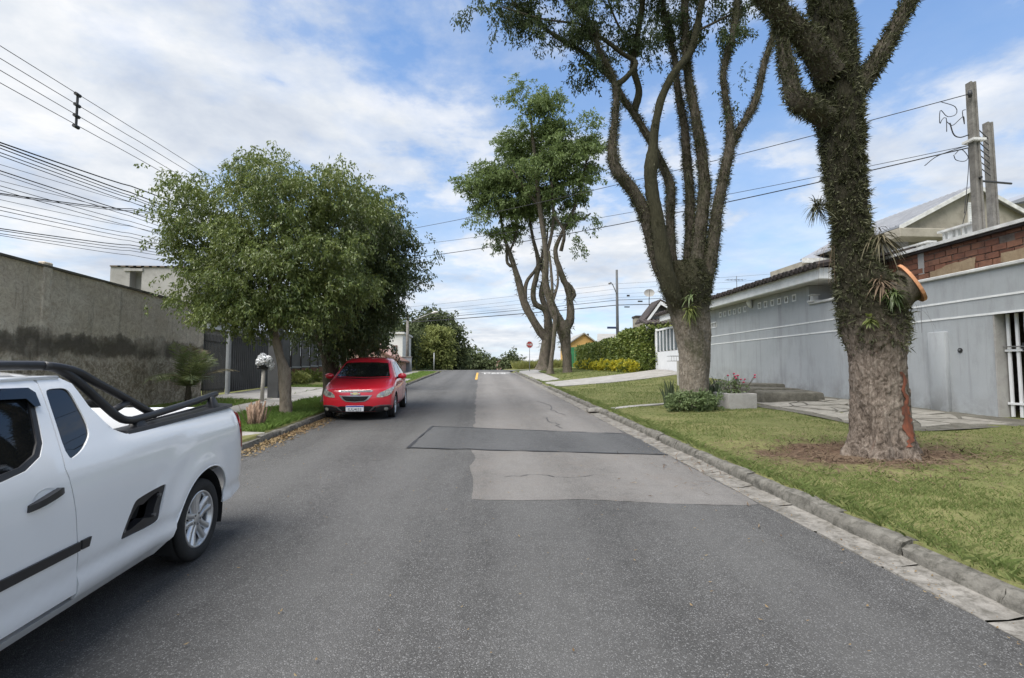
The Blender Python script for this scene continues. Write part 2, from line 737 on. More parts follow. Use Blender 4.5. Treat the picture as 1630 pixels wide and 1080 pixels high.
# bare reddish earth scuffed up round the cut tree
sp = m.sepz()
vx = m.math('MULTIPLY', m.math('SUBTRACT', sp[0], 5.35), .62)
vy = m.math('SUBTRACT', sp[1], 6.75)
dd = m.math('SQRT', m.math('ADD', m.math('MULTIPLY', vx, vx), m.math('MULTIPLY', vy, vy)))
dd = m.math('ADD', dd, m.math('MULTIPLY', m.math('SUBTRACT', m.noise(co, 2.2, 4, .65), .5), 1.5))
gr = m.mix(m.ramp(dd, [(.75, .95), (1.30, 0.0)]), gr, m.ramp(m.noise(co, 9, 5, .7), [(.3, (.070, .044, .032)), (.7, (.140, .090, .064))]))
m.base(gr).rough(.95)
m.set(Specular_IOR_Level=.15)
m.bump(m.noise(co, 30, 4, .7), .8, .03)
M['verge'] = m.m

M['grass'] = leafmat('grass_blades', [(.090, .125, .034), (.125, .165, .050), (.165, .195, .068), (.24, .24, .105), (.14, .185, .056)], .6, .3, .2)
M['grass_lush'] = leafmat('grass_lush', [(.075, .13, .025), (.115, .19, .04), (.16, .235, .06)], .6, .3, .2)
M['straw'] = leafmat('dry_stalks', [(.085, .054, .037), (.13, .088, .060), (.062, .038, .027), (.19, .145, .10)], .8, .1, .1)
M['dry_leaf'] = leafmat('dry_leaves', [(.14, .088, .045), (.22, .155, .085), (.10, .06, .032), (.27, .21, .115)], .75, .15, .15)
M['leaf_round'] = leafmat('leaf_round', [(0.050, 0.082, 0.025), (0.076, 0.117, 0.030), (0.113, 0.157, 0.039), (0.187, 0.222, 0.062)], .38, .26, .5)
M['leaf_dark'] = leafmat('leaf_dark', [(0.036, 0.056, 0.018), (0.056, 0.084, 0.025), (0.084, 0.115, 0.035)], .4, .22, .5)
M['leaf_pinnate'] = leafmat('leaf_pinnate', [(0.037, 0.056, 0.022), (0.057, 0.083, 0.033), (0.077, 0.106, 0.040)], .5, .3, .3)
M['leaf_umbrella'] = leafmat('leaf_umbrella', [(0.085, 0.125, 0.044), (0.121, 0.173, 0.060), (0.172, 0.226, 0.081)], .5, .3, .3)
M['leaf_far'] = leafmat('leaf_far', [(0.048, 0.066, 0.027), (0.069, 0.090, 0.035), (0.094, 0.116, 0.048)], .6, .25, .3)
M['leaf_lime'] = leafmat('leaf_lime', [(0.130, 0.163, 0.046), (0.189, 0.221, 0.065), (0.247, 0.267, 0.091)], .6, .3, .3)
M['leaf_hedge'] = leafmat('leaf_hedge', [(0.063, 0.098, 0.020), (0.119, 0.161, 0.031), (0.196, 0.217, 0.048), (0.084, 0.119, 0.025)], .5, .25, .35)
M['leaf_yellow'] = leafmat('leaf_yellow', [(0.132, 0.187, 0.022), (0.264, 0.275, 0.028), (0.462, 0.396, 0.033)], .55, .3, .3)
M['leaf_bush'] = leafmat('leaf_bush', [(0.091, 0.137, 0.052), (0.137, 0.195, 0.078), (0.195, 0.247, 0.111)], .5, .25, .4)
M['snake'] = leafmat('snake_leaf', [(.035, .055, .028), (.06, .085, .045), (.085, .105, .06)], .4, .1, .5)
M['palm_leaf'] = leafmat('palm_leaf', [(0.058, 0.091, 0.033), (0.098, 0.137, 0.052), (0.156, 0.182, 0.078)], .45, .25, .4)
M['air_plant'] = leafmat('air_plant', [(.030, .032, .017), (.055, .058, .028), (.09, .095, .045), (.15, .155, .085), (.20, .20, .13), (.04, .044, .02)], .7, .12, .2)
M['fern'] = leafmat('fern', [(.05, .075, .02), (.09, .125, .032), (.15, .17, .05)], .5, .25, .35)
M['dead_frond'] = leafmat('dead_frond', [(.12, .10, .06), (.2, .17, .11), (.09, .085, .05)], .7, .15, .2)
M['bark_big'] = barkmat('bark_big', [(.080, .062, .049), (.185, .15, .123), (.33, .285, .24)], ((.19, .09, .055), .60, .74), 1.0, None, (1.75, 2.35, (.050, .046, .030)))
M['bark_plate'] = leafmat('bark_plate', [(.085, .065, .05), (.14, .112, .09), (.22, .182, .15), (.29, .25, .212), (.19, .115, .078), (.24, .215, .185)], .9, .0, .15)
M['bark_mid'] = barkmat('bark_mid', [(.14, .118, .092), (.23, .20, .162), (.33, .295, .25)], None, 1.0, (.085, .085, .05), (2.6, 3.3, (.065, .062, .038)))
M['bark_dark'] = barkmat('bark_dark', [(.055, .047, .036), (.10, .086, .066), (.19, .168, .138)], None, 1.2, (.055, .06, .03))
M['bark_pale'] = barkmat('bark_pale', [(.20, .165, .125), (.28, .235, .18), (.36, .31, .25)], None, .7)
M['bark_far'] = barkmat('bark_far', [(.075, .064, .05), (.125, .107, .085), (.20, .175, .142)], None, .8, (.07, .072, .04))
M['fresh_cut'] = simple('fresh_cut', (.46, .22, .11), .8, 0, .3, 9, .4)
m = NT('blaze')
m.base(m.ramp(m.noise(m.coord((1, 1, .25), 'World'), 14, 5, .7), [(.3, (.05, .022, .014)), (.55, (.17, .05, .024)), (.75, (.34, .10, .042))])).rough(.8)
M['blaze'] = m.m

# left wall: rough tan render, black stain band, weathered
m = NT('stained_render')
co = m.coord(which='World')
s = m.sepz()
base = m.ramp(m.noise(co, 1.6, 6, .68), [(.3, (.56, .50, .41)), (.7, (.72, .67, .57))])
base = m.mix(m.ramp(m.noise(co, 6.5, 8, .85, 1.6), [(.44, 0.0), (.58, .9)]), base, (.42, .36, .29))
zn = m.math('ADD', s[2], m.math('MULTIPLY', m.math('SUBTRACT', m.noise(m.coord((1, 1, .6), 'World'), 1.5, 5, .7), .5), .75))
band = m.ramp(m.math('DIVIDE', zn, 4.0), [(.44, 0.0), (.47, .9), (.545, .95), (.575, .75), (.59, 0.0)])
base = m.mix(m.math('MULTIPLY', band, m.ramp(m.noise(co, 1.1, 4, .6), [(.3, .25), (.55, .95)])), base, (.085, .076, .062))
low = m.ramp(m.math('DIVIDE', zn, 4.0), [(.40, .75), (.50, 0.0)])
base = m.mix(m.math('MULTIPLY', low, m.ramp(m.noise(co, 4.6, 7, .8, 1.5), [(.42, 0.0), (.56, 1.0)])), base, (.15, .118, .082))
base = m.mix(m.math('MULTIPLY', low, m.ramp(m.noise(m.coord(which='World', loc=(1, 8, 3)), 7, 6, .75, .8), [(.55, 0.0), (.66, .8)])), base, (.50, .43, .33))
base = m.mix(m.ramp(m.noise(m.coord((1, 3.2, .22), 'World'), 1.6, 5, .7), [(.56, 0.0), (.72, .6)]), base, (.12, .105, .085))
base = m.mix(m.ramp(m.noise(m.coord((1, 1, .5), 'World', loc=(0, 4, 2)), 2.6, 5, .7), [(.64, 0.0), (.72, .55)]), base, (.55, .54, .50))
m.base(base).rough(.95)
m.set(Specular_IOR_Level=.1)
m.bump(m.math('ADD', m.noise(co, 9, 6, .75, .6), m.math('MULTIPLY', m.noise(co, 34, 4, .7), .5)), .8, .04)
M['stained'] = m.m

m = NT('grey_paint')
co = m.coord(which='World')
s = m.sepz()
c = m.ramp(m.noise(co, 1.1, 5, .6), [(.3, (.345, .365, .378)), (.7, (.395, .413, .424))])
lowz = m.math('SUBTRACT', s[2], m.math('ADD', .55, m.math('MULTIPLY', m.math('SUBTRACT', s[1], 9.0), .055)))
c = m.mix(m.math('MULTIPLY', m.ramp(lowz, [(0.0, .9), (.55, 0.0)]), m.ramp(m.noise(co, 2.4, 6, .7), [(.4, 0.0), (.62, .7)])), c, (.20, .195, .18))
c = m.mix(m.ramp(m.noise(m.coord((1, 1.4, .35), 'World'), 2.0, 6, .7), [(.50, 0.0), (.72, .55)]), c, (.245, .25, .255))
c = m.mix(m.ramp(m.noise(m.coord((1, 5.0, .12), 'World', loc=(2, 1, 0)), 1.3, 5, .7), [(.56, 0.0), (.70, .45)]), c, (.22, .222, .222))
m.base(c).rough(.82)
m.set(Specular_IOR_Level=.25)
m.bump(m.math('ADD', m.noise(co, 45, 4, .6), m.math('MULTIPLY', m.noise(co, 2.5, 3, .6), 2.0)), .3, .012)
M['grey_wall'] = m.m

M['white_trim'] = simple('white_trim', (.72, .73, .72), .6, 0, .10, 5)
M['white_dirty'] = simple('white_dirty', (.55, .55, .53), .7, 0, .22, 4, .1)
M['white_gate'] = simple('white_gate', (.70, .71, .72), .45, 0, .06, 4)
M['glass_pale'] = simple('glass_pale', (.11, .13, .14), .12, 0, .2, 2)
M['brick'] = None
m = NT('brick_red')
co = m.coord()
r = m.rnd()
c = m.ramp(r, [(0, (.14, .058, .036)), (.5, (.21, .09, .055)), (.8, (.27, .13, .078)), (1, (.17, .075, .048))])
c = m.mix(m.ramp(m.noise(m.coord(which='World'), 4, 6, .7), [(.45, 0.0), (.7, .7)]), c, (.085, .045, .035))
m.base(c).rough(.9)
m.bump(m.noise(co, 40, 4, .65), .5, .008)
M['brick'] = m.m
M['mortar'] = concrete('mortar', (.15, .12, .10), (.26, .215, .18), (.07, .05, .04), .6, 5, .6)
M['tan_plaster'] = concrete('tan_plaster', (.30, .215, .13), (.46, .36, .235), (.20, .13, .08), .5, 3, .5)
M['house_plaster'] = concrete('house_plaster', (.30, .275, .225), (.42, .39, .325), (.20, .185, .15), .55, 1.0, .25)
M['house_grey'] = concrete('house_grey', (.27, .265, .25), (.36, .355, .335), (.2, .195, .18), .5, 1.2, .2)
M['raw_concrete'] = concrete('raw_concrete', (.33, .32, .30), (.46, .45, .43), (.20, .19, .18), .45, 1.1, .2)
M['pole'] = concrete('pole_concrete', (.15, .142, .128), (.26, .248, .228), (.08, .075, .068), .6, 3, .5)
M['roof_metal'] = simple('roof_metal', (.30, .31, .33), .45, .3, .15, 2)
M['roof_dark'] = simple('roof_dark', (.045, .036, .033), .8, 0, .4, 3, .4)
M['dark_metal'] = simple('dark_metal', (.030, .030, .031), .55, .2, .3, 5)
M['gate_grey'] = simple('gate_grey', (.055, .056, .057), .6, .2, .35, 1.3, .15)
M['post_grey'] = simple('post_grey', (.25, .26, .27), .5, .3, .15, 3)
M['column_dark'] = simple('column_dark', (.075, .078, .082), .75, 0, .2, 3, .2)
M['cable'] = simple('cable', (.018, .018, .02), .6, 0, .1, 3)
M['steel'] = simple('steel', (.22, .22, .22), .45, .6, .2, 4)
M['wood_post'] = simple('wood_post', (.44, .42, .38), .8, 0, .2, 4, .2)
M['stump'] = barkmat('stump_wood', [(.13, .085, .058), (.26, .18, .13), (.40, .30, .22)], None, 2.2)
M['bag_white'] = simple('bag_white', (.66, .68, .70), .4, 0, .2, 12)
M['bag_dark'] = simple('bag_dark', (.02, .02, .022), .35, 0, .3, 12)
M['orange_wall'] = simple('orange_wall', (.60, .36, .12), .8, 0, .08, 1)
M['pink_wall'] = simple('pink_wall', (.42, .27, .23), .85, 0, .15, 1)
M['white_wall'] = simple('white_wall', (.66, .655, .63), .8, 0, .08, 1)
M['green_sheet'] = simple('green_sheet', (.030, .17, .065), .6, 0, .15, 1)
M['sign_red'] = simple('sign_red', (.42, .055, .05), .45, 0, .08, 3)
M['sign_blue'] = simple('sign_blue', (.02, .035, .09), .45, 0, .08, 3)
M['road_white'] = simple('road_white', (.60, .60, .58), .8, 0, .3, 14)
M['road_yellow'] = simple('road_yellow', (.56, .31, .055), .8, 0, .25, 9)
M['flower'] = simple('flower_pink', (.45, .05, .10), .6, 0, .3, 9)
M['terracotta_plaque'] = simple('plaque', (.42, .29, .25), .8, 0, .15, 6)
M['dark_void'] = simple('dark_interior', (.03, .03, .032), .9, 0, .3, 2)
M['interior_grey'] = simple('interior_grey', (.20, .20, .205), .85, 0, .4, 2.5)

# ------------------------------------------------------------------ ground sheet
def in_poly_np(poly, x, y):
    P = np.asarray(poly)
    c = np.zeros(len(x), bool)
    j = len(P) - 1
    for i in range(len(P)):
        xi, yi, xj, yj = P[i, 0], P[i, 1], P[j, 0], P[j, 1]
        if yi != yj:
            k = ((yi > y) != (yj > y)) & (x < (xj - xi) * (y - yi) / (yj - yi) + xi)
            c ^= k
        j = i
    return c


gx = np.unique(np.round(np.concatenate([
    [-3000, -1200, -500, -250, -150, -100, -70, -50, -35, -25, -18, -14, -12, -10.5], np.arange(-9.5, -4.2, .35), [KERB_L - .02, KERB_L + .045, KERB_L + .055],
    np.arange(-3.6, 3.1, .7), [KERB_R - .055, KERB_R - .045, KERB_R + .02], np.arange(3.5, 10.8, .3),
    [11.5, 13, 16, 20, 26, 35, 50, 70, 100, 150, 250, 500, 1200, 3000]]), 4))
gyv = np.unique(np.round(np.concatenate([[-2500, -800, -300, -120, -60, -30, -18, -10, -6, -4], np.arange(-2, 20, .35), np.arange(20, 66, .8),
                                         [70, 76, 84, 95, 110, 130, 160, 200, 260, 400, 800, 1600, 4000]]), 4))
GX, GY = np.meshgrid(gx, gyv, indexing='ij')
yc = np.clip(GY, -60, 390)
GZ = T(GX, yc)
road_zone = (GX > KERB_L + .05) & (GX < KERB_R - .05)
GZ = np.where(road_zone, g(yc) - .07, GZ)
lump = .018 * np.sin(GX * 3.1 + GY * 1.3) * np.cos(GY * 2.3 - GX * .7)
GZ = np.where(~road_zone & (GX > 3.6) & (GX < 9.5), GZ + lump, GZ)
nx, ny = GX.shape
idx = np.arange(nx * ny).reshape(nx, ny)
quads = np.stack([idx[:-1, :-1], idx[1:, :-1], idx[1:, 1:], idx[:-1, 1:]], -1).reshape(-1, 4)
ground = struct(np_obj('ground', np.column_stack([GX.ravel(), GY.ravel(), GZ.ravel()]), quads, M['verge'], smooth=True))


def strip(name, x0, x1, y0, y1, dz, mat, dy=.6, nxs=2, fn=None, jit=0, seed=1):
    ys = np.arange(y0, y1 + dy * .5, dy)
    xs = np.linspace(x0, x1, nxs)
    rr = np.random.default_rng(seed)
    V, Fc = [], []
    for y in ys:
        for i, x in enumerate(xs):
            xx = x + (rr.normal(0, jit) if jit and i in (0, nxs - 1) else 0)
            V.append((xx, y, (float(g(y)) if fn is None else fn(xx, y)) + dz))
    for j in range(len(ys) - 1):
        for i in range(nxs - 1):
            a = j * nxs + i
            Fc.append((a, a + 1, a + 1 + nxs, a + nxs))
    return struct(mesh_obj(name, V, Fc, mat, smooth=True))


strip('road', KERB_L + .1, ASPH_R, -8, 51.2, 0, M['asphalt_left'], .6, 5)
strip('cross_street', -70, 70, 51.2, 60.4, -.004, M['asphalt_left'], .8, 60, lambda x, y: Tf(x, min(y, 59.4)) + .012)
strip('road_beyond', KERB_L + .1, ASPH_R, 60.4, 150, .01, M['asphalt_left'], 2, 4)


def road_sheet(name, poly, dz, mat, rough_amp=.03, seed=0, res=.9):
    P = rough_poly(poly, .18, rough_amp, seed)
    o = drape(name, P, dz, res, mat, None, lambda x, y: g(y))
    return struct(o)


# newer dark surfacing across the near half, old pinkish asphalt on the right lane beyond it, a dark trench patch
road_sheet('road_overlay', [(-.12, -7), (2.88, -7), (2.88, 5.02), (1.4, 5.25), (-.10, 5.38)], .004, M['asphalt'], .02, 3)
road_sheet('road_worn_lane', [(-.11, 5.42), (1.4, 5.29), (2.88, 5.06), (2.88, 50.4), (-.2, 50.4), (-.17, 30), (-.14, 12)], .004, M['asphalt_old'], .025, 4, 1.2)
road_sheet('road_patch', [(-1.18, 8.5), (-.2, 8.36), (1.5, 8.0), (2.9, 7.68), (2.88, 9.75), (1.2, 10.35), (-.2, 10.8), (-1.03, 11.05)], .009, M['asphalt_patch'], .018, 5)
# raised dark tar beads round the patch
P = rough_poly([(-1.2, 8.47), (2.9, 7.65), (2.9, 7.70), (-1.17, 8.53)], .12, .012, 6)
struct(drape('road_patch_seam', P, .013, None, simple('tar_seam', (.022, .022, .023), .6), None, lambda x, y: g(y)))
P = rough_poly([(-1.22, 8.47), (-1.16, 8.47), (-1.0, 11.08), (-1.06, 11.08)], .12, .012, 7)
struct(drape('road_patch_seam', P, .013, None, bpy.data.materials['tar_seam'], None, lambda x, y: g(y)))
P = rough_poly([(-1.03, 11.0), (2.85, 9.76), (2.85, 9.80), (-1.0, 11.06)], .12, .012, 8)
struct(drape('road_patch_seam', P, .013, None, bpy.data.materials['tar_seam'], None, lambda x, y: g(y)))
# cracks in the old lane: thin sunken-looking dark slits
for k, pts in enumerate([[(1.72, 10.6), (1.66, 11.0), (1.75, 11.3), (1.6, 11.9), (1.66, 12.5)], [(.3, 6.4), (.7, 6.5), (1.1, 6.33), (1.5, 6.45)], [(2.2, 13), (2.0, 14.2), (2.15, 15.5), (1.9, 17)]]):
    P2 = spline(np.array(pts), 14 if k < 3 else 60)
    P2[1:-1] += np.random.default_rng(k).normal(0, .03 if k < 3 else .012, P2[1:-1].shape)
    w = .012 if k < 3 else .007
    poly = [(p[0] - w * (i % 2 * .6 + .5), p[1]) for i, p in enumerate(P2)] + [(p[0] + w, p[1]) for p in P2[::-1]]
    struct(drape('road_crack', poly, .009, None, bpy.data.materials['tar_seam'], None, lambda x, y: g(y)))

# painted markings
road_sheet('centre_line_paint', [(-.36, 33), (-.20, 33), (-.20, 46.8), (-.36, 46.8)], .009, M['road_yellow'], .012, 9)
road_sheet('stop_line_paint', [(.1, 47.3), (2.8, 47.3), (2.8, 47.75), (.1, 47.75)], .009, M['road_white'], .02, 10)


# the word PARE on the road, tall stretched letters made of strokes
def stroke_letters(word, fw, fh, gap, wd):
    G = {'P': [[(0, 0), (0, 1)], [(0, 1), (1, 1)], [(1, 1), (1, .5)], [(1, .5), (0, .5)]],
         'A': [[(0, 0), (.5, 1)], [(.5, 1), (1, 0)], [(.22, .42), (.78, .42)]],
         'R': [[(0, 0), (0, 1)], [(0, 1), (1, 1)], [(1, 1), (1, .5)], [(1, .5), (0, .5)], [(.45, .5), (1, 0)]],
         'E': [[(0, 0), (0, 1)], [(0, 1), (1, 1)], [(0, .5), (.8, .5)], [(0, 0), (1, 0)]]}
    out = []
    for i, ch in enumerate(word):
        for a, b in G[ch]:
            a = np.array([(a[0] * fw + i * (fw + gap)), a[1] * fh])
            b = np.array([(b[0] * fw + i * (fw + gap)), b[1] * fh])
            d = (b - a) / np.linalg.norm(b - a)
            n = np.array([-d[1], d[0]])
            w = wd * (abs(n[0]) + abs(n[1]) * 2.2) / 2
            out.append([a - d * wd * .4 + n * w, a - d * wd * .4 - n * w, b + d * wd * .4 - n * w, b + d * wd * .4 + n * w])
    return out


mb = MB()
for q in stroke_letters('PARE', .42, 2.4, .16, .11):
    q = [(p[0] + .38, p[1] + 43.6) for p in q]
    mb.add([(x, y, float(g(y)) + .0085 + .0006 * (len(mb.f) % 3)) for x, y in q], [(0, 1, 2, 3)])
struct(mb.obj('stop_word_paint', M['road_white']))


# ------------------------------------------------------------------ kerbs and gutters, stone by stone
def stone_mesh(w, h, L, seed, top_r=.035, skew=.012):
    r = np.random.default_rng(seed)
    prof = [(0, -.06), (.006, h * .45), (.018, h - top_r), (.018 + top_r * .5, h - top_r * .2), (.018 + top_r, h), (w * .75, h + .004), (w, h - .004), (w, -.06)]
    V = []
    ys = [0, L * .3, L * .65, L]
    for j, y in enumerate(ys):
        for (px_, pz) in prof:
            V.append((px_ + r.normal(0, .006), y + (r.normal(0, .006) if j in (0, 3) else 0), pz + (r.normal(0, .006) if pz > 0 else 0)))
    n = len(prof)
    Fc = [(j * n + i, j * n + i + 1, (j + 1) * n + i + 1, (j + 1) * n + i) for j in range(3) for i in range(n - 1)]
    Fc += [tuple(range(n))[::-1], tuple(3 * n + i for i in range(n))]
    Fc = [f[::-1] for f in Fc]
    return V, Fc


def make_stone(name, V, Fc, mat):
    me = bpy.data.meshes.new(name)
    me.from_pydata(V, [], Fc)
    me.materials.append(mat)
    me.polygons.foreach_set('use_smooth', [True] * len(me.polygons))
    me.set_sharp_from_angle(angle=R(38))
    return me


kerb_r = struct(thing('kerb', None, None))
kerb_r.name = 'kerb_right'
kerb_l = struct(thing('kerb_left', None, None))
gut_r = struct(thing('gutter_right', None, None))
protos = [make_stone('kerb_stone', *stone_mesh(KERB_R - GUT_R, .125, .73, s), M['kerb']) for s in range(7)]


def put(me, name, parent, loc, rot=(0, 0, 0), sc=(1, 1, 1)):
    o = bpy.data.objects.new(name, me)
    COL.objects.link(o)
    o.parent = parent
    o.location = tuple(map(float, loc))
    o.rotation_euler = rot
    o.scale = sc
    return o


PIT = math.atan(.0265)
y = -.75
k = 0
while y < 45.5:
    if not (23.2 < y < 26.2):
        put(protos[k % 7], 'kerb_stone', kerb_r, (GUT_R + rng.normal(0, .006), y, float(g(y)) + rng.normal(0, .006)),
            (PIT + rng.normal(0, .006), rng.normal(0, .02), rng.normal(0, .008)))
    else:
        put(protos[k % 7], 'kerb_stone', kerb_r, (GUT_R, y, float(g(y)) - .055), (PIT, 0, 0))
    y += .742
    k += 1
# the corner swings right
for i in range(8):
    a = i * .21
    cx, cyy = GUT_R + 3.4, 45.9
    x_, y_ = cx - 3.4 * math.cos(a), cyy + 3.4 * math.sin(a)
    put(protos[i % 7], 'kerb_stone', kerb_r, (x_, y_, Tf(x_ + .3, y_) - .11), (0, 0, -a))
# one slab knocked over into the gutter
prl = [make_stone('kerb_stone_left', *stone_mesh(.16, .125, .80, 40 + s), M['kerb']) for s in range(5)]
y = 1.0
k = 0
while y < 45.5:
    drop = .012 if y < 8.9 or 27 < y < 31.5 else 0
    put(prl[k % 5], 'kerb_stone', kerb_l, (ASPH_L + rng.normal(0, .008), y + .8, float(g(y)) - drop + rng.normal(0, .008)),
        (-PIT, rng.normal(0, .02), math.pi + rng.normal(0, .01)))
    y += .815
    k += 1
for i in range(6):
    a = i * .24
    cx, cyy = ASPH_L - 3.2, 45.9
    x_, y_ = cx + 3.2 * math.cos(a), cyy + 3.2 * math.sin(a)
    put(prl[i % 5], 'kerb_stone', kerb_l, (x_, y_ + .4, float(g(y_)) + .0), (0, 0, math.pi + a))


def slab_mesh(w, L, seed):
    r = np.random.default_rng(seed)
    V = []
    ys = [0, L * .5, L]
    for j, y in enumerate(ys):
        for px_, pz in ((0, -.05), (0, .0), (w * .5, -.004), (w, .012), (w, -.05)):
            V.append((px_ + (r.normal(0, .010) if px_ == 0 else 0), y + (r.normal(0, .012) if j != 1 else 0), pz + r.normal(0, .003)))
    Fc = [(j * 5 + i + 1, j * 5 + i, (j + 1) * 5 + i, (j + 1) * 5 + i + 1) for j in range(2) for i in range(4)]
    return V, Fc


prg = [make_stone('gutter_slab', *slab_mesh(GUT_R - ASPH_R + .02, .73, 70 + s), M['gutter']) for s in range(6)]
y = -.9
k = 0
while y < 46:
    put(prg[k % 6], 'gutter_slab', gut_r, (ASPH_R - .005, y, float(g(y)) + .010 + rng.normal(0, .003)), (PIT, rng.normal(0, .012), 0))
    y += .74
    k += 1
# grit and thin pale remains along the asphalt edge
GRIT = []

# ------------------------------------------------------------------ pavements
def px_poly(pts):
    return [tuple(on_ground(*p)[:2]) for p in pts]


PAVED = []


def paving(name, poly, dz=.02, res=.5, mat='pavement', seed=0, amp=.02, thick=.06):
    P = rough_poly(poly, .35, amp, seed)
    PAVED.append(P)
    return struct(drape(name, P, dz, res, M[mat], None, None, thick))


paving('driveway', [(3.36, 22.9), (3.36, 26.6), (6.5, 27.6), (10.15, 28.6), (10.15, 24.4), (6.4, 23.4)], .03, .5)
paving('corner_path', [(3.36, 27.5), (4.5, 28.5), (4.75, 36), (5.0, 44), (6.6, 48.4), (5.2, 49), (3.7, 46.8), (3.36, 44)], .03, .6, seed=2)
a, b = on_ground(966, 652.5), on_ground(1068, 643.5)
paving('stepping_path', [(a[0], a[1]), (a[0] + .1, a[1] + .3), (b[0], b[1] + .28), (b[0], b[1])], .02, .3, seed=3, amp=.025)
paving('pavement_left', [(-5.45, 1.5), (-5.45, 46), (-6.7, 46), (-6.7, 1.5)], .015, .9, seed=4)
paving('driveway_left', [(-6.72, 16.3), (-6.72, 22.4), (-8.93, 22.4), (-8.93, 16.8)], .02, .7, seed=5)
paving('driveway_crossing', [(-3.93, 3), (-3.93, 9.5), (-5.44, 9.8), (-5.44, 3)], .01, .5, seed=6)
paving('driveway_far_left', [(-4.1, 27.2), (-4.1, 31.4), (-5.44, 31.6), (-5.44, 27)], .01, .5, seed=7)

# flagstones by the grey wall
FLAG_AREA = px_poly([(1207, 649), (1250, 655), (1300, 664), (1348, 675), (1420, 683), (1467, 688), (1540, 684), (1630, 679), (1760, 676)]) + [(10.15, 6.6), (10.15, 13), (10.15, 19.5)]
PAVED.append(FLAG_AREA)
flag = struct(thing('flagstone_paving', None, None))
bed = drape('joint_bed', [tuple(p) for p in densify(FLAG_AREA, .5)], .012, .5, M['rock'], flag)
FA = np.array(FLAG_AREA)
r = np.random.default_rng(11)
us = np.arange(FA[:, 0].min() - .4, FA[:, 0].max() + .6, .62)
vs = np.arange(FA[:, 1].min() - .4, FA[:, 1].max() + .6, .74)
C = np.array([[(u + r.normal(0, .13), v + (.37 if i % 2 else 0) + r.normal(0, .14)) for v in vs] for i, u in enumerate(us)])
for i in range(len(us) - 1):
    for j in range(len(vs) - 1):
        q = np.array([C[i, j], C[i + 1, j], C[i + 1, j + 1], C[i, j + 1]])
        c = q.mean(0)
        if not all(inside(FLAG_AREA, *(c + (p - c) * .8)) for p in q):
            continue
        q = c + (q - c) * (1 - .05 / np.linalg.norm(q - c, axis=1)[:, None])
        # cut corners: eight-sided irregular slab
        poly = []
        for n_ in range(4):
            a, b, d = q[n_], q[(n_ + 1) % 4], q[(n_ - 1) % 4]
            poly += [a + (d - a) * r.uniform(.06, .2), a + (b - a) * r.uniform(.06, .2)]
        z = T([p[0] for p in poly], [p[1] for p in poly]) + .03 + r.normal(0, .008)
        tl = r.normal(0, .012, 2)
        mb = MB()
        top = [np.array([p[0] - c[0], p[1] - c[1], zz_ - Tf(*c) + (p - c) @ tl]) for p, zz_ in zip(poly, z)]
        mb.prism([t - [0, 0, .05] for t in top], (0, 0, 0), (0, 0, .05))
        mb.obj('flagstone', M['flag'], flag, loc=(c[0], c[1], Tf(*c)))


# ------------------------------------------------------------------ grass
def blades(name, n, region, hmin, hmax, w, mat, dens_fn=None, seed=0, lean=.5, kind='stuff'):
    r = np.random.default_rng(seed)
    x0, x1, y0, y1 = region
    x = r.uniform(x0, x1, n)
    y = r.uniform(y0, y1, n)
    keep = np.ones(n, bool)
    for P in PAVED:
        keep &= ~in_poly_np(P, x, y)
    if dens_fn is not None:
        keep &= r.random(n) < dens_fn(x, y)
    x, y = x[keep], y[keep]
    n = len(x)
    z = T(x, y) - .012
    z = np.where((x > 3.6) & (x < 9.5), z + .018 * np.sin(x * 3.1 + y * 1.3) * np.cos(y * 2.3 - x * .7), z)
    h = r.uniform(hmin, hmax, n) * (0.7 + .6 * np.clip(np.sin(x * 1.7 + 1) * np.cos(y * 1.3) * .5 + .5, 0, 1))
    a = r.uniform(0, 2 * np.pi, n)
    ww = w * r.uniform(.6, 1.3, n)
    lx, ly = r.normal(0, lean, n) * h, r.normal(0, lean, n) * h
    ca, sa = np.cos(a) * ww, np.sin(a) * ww
    V = np.empty((n, 4, 3))
    V[:, 0] = np.column_stack([x - ca, y - sa, z])
    V[:, 1] = np.column_stack([x + ca, y + sa, z])
    V[:, 2] = np.column_stack([x + lx * .35 + ca * .8, y + ly * .35 + sa * .8, z + h * .6])
    V[:, 3] = np.column_stack([x + lx, y + ly, z + h])
    i = np.arange(n)[:, None] * 4
    Fc = np.hstack([i, i + 1, i + 2, i, i + 2, i + 3]).reshape(-1, 3)
    return V.reshape(-1, 3), Fc, n


def grass_obj(name, parts, mat, label):
    Vs, Fs, k = [], [], 0
    for V, Fc, n in parts:
        Vs.append(V)
        Fs.append(Fc + k)
        k += len(V)
    o = np_obj(name, np.vstack(Vs), np.vstack(Fs), mat)
    return tag(o, label, 'grass', kind='stuff')


def soil_hole(x, y):
    d = np.hypot((x - 5.35) * .62, y - 6.75) + .25 * np.sin(x * 4 + y * 3) + .15 * np.sin(x * 9 - y * 7)
    n_ = .5 + .5 * np.sin(x * 2.1 + np.sin(y * 1.7) * 1.3) * np.cos(y * 1.9)
    m_ = np.sin(x * 5.3 + np.sin(y * 4.1) * 1.7) * np.sin(y * 6.1 + np.sin(x * 3.3))
    return np.clip((d - .75) / .6, .03, 1) * (.5 + .5 * n_) * np.where(m_ > .62, .25, 1)


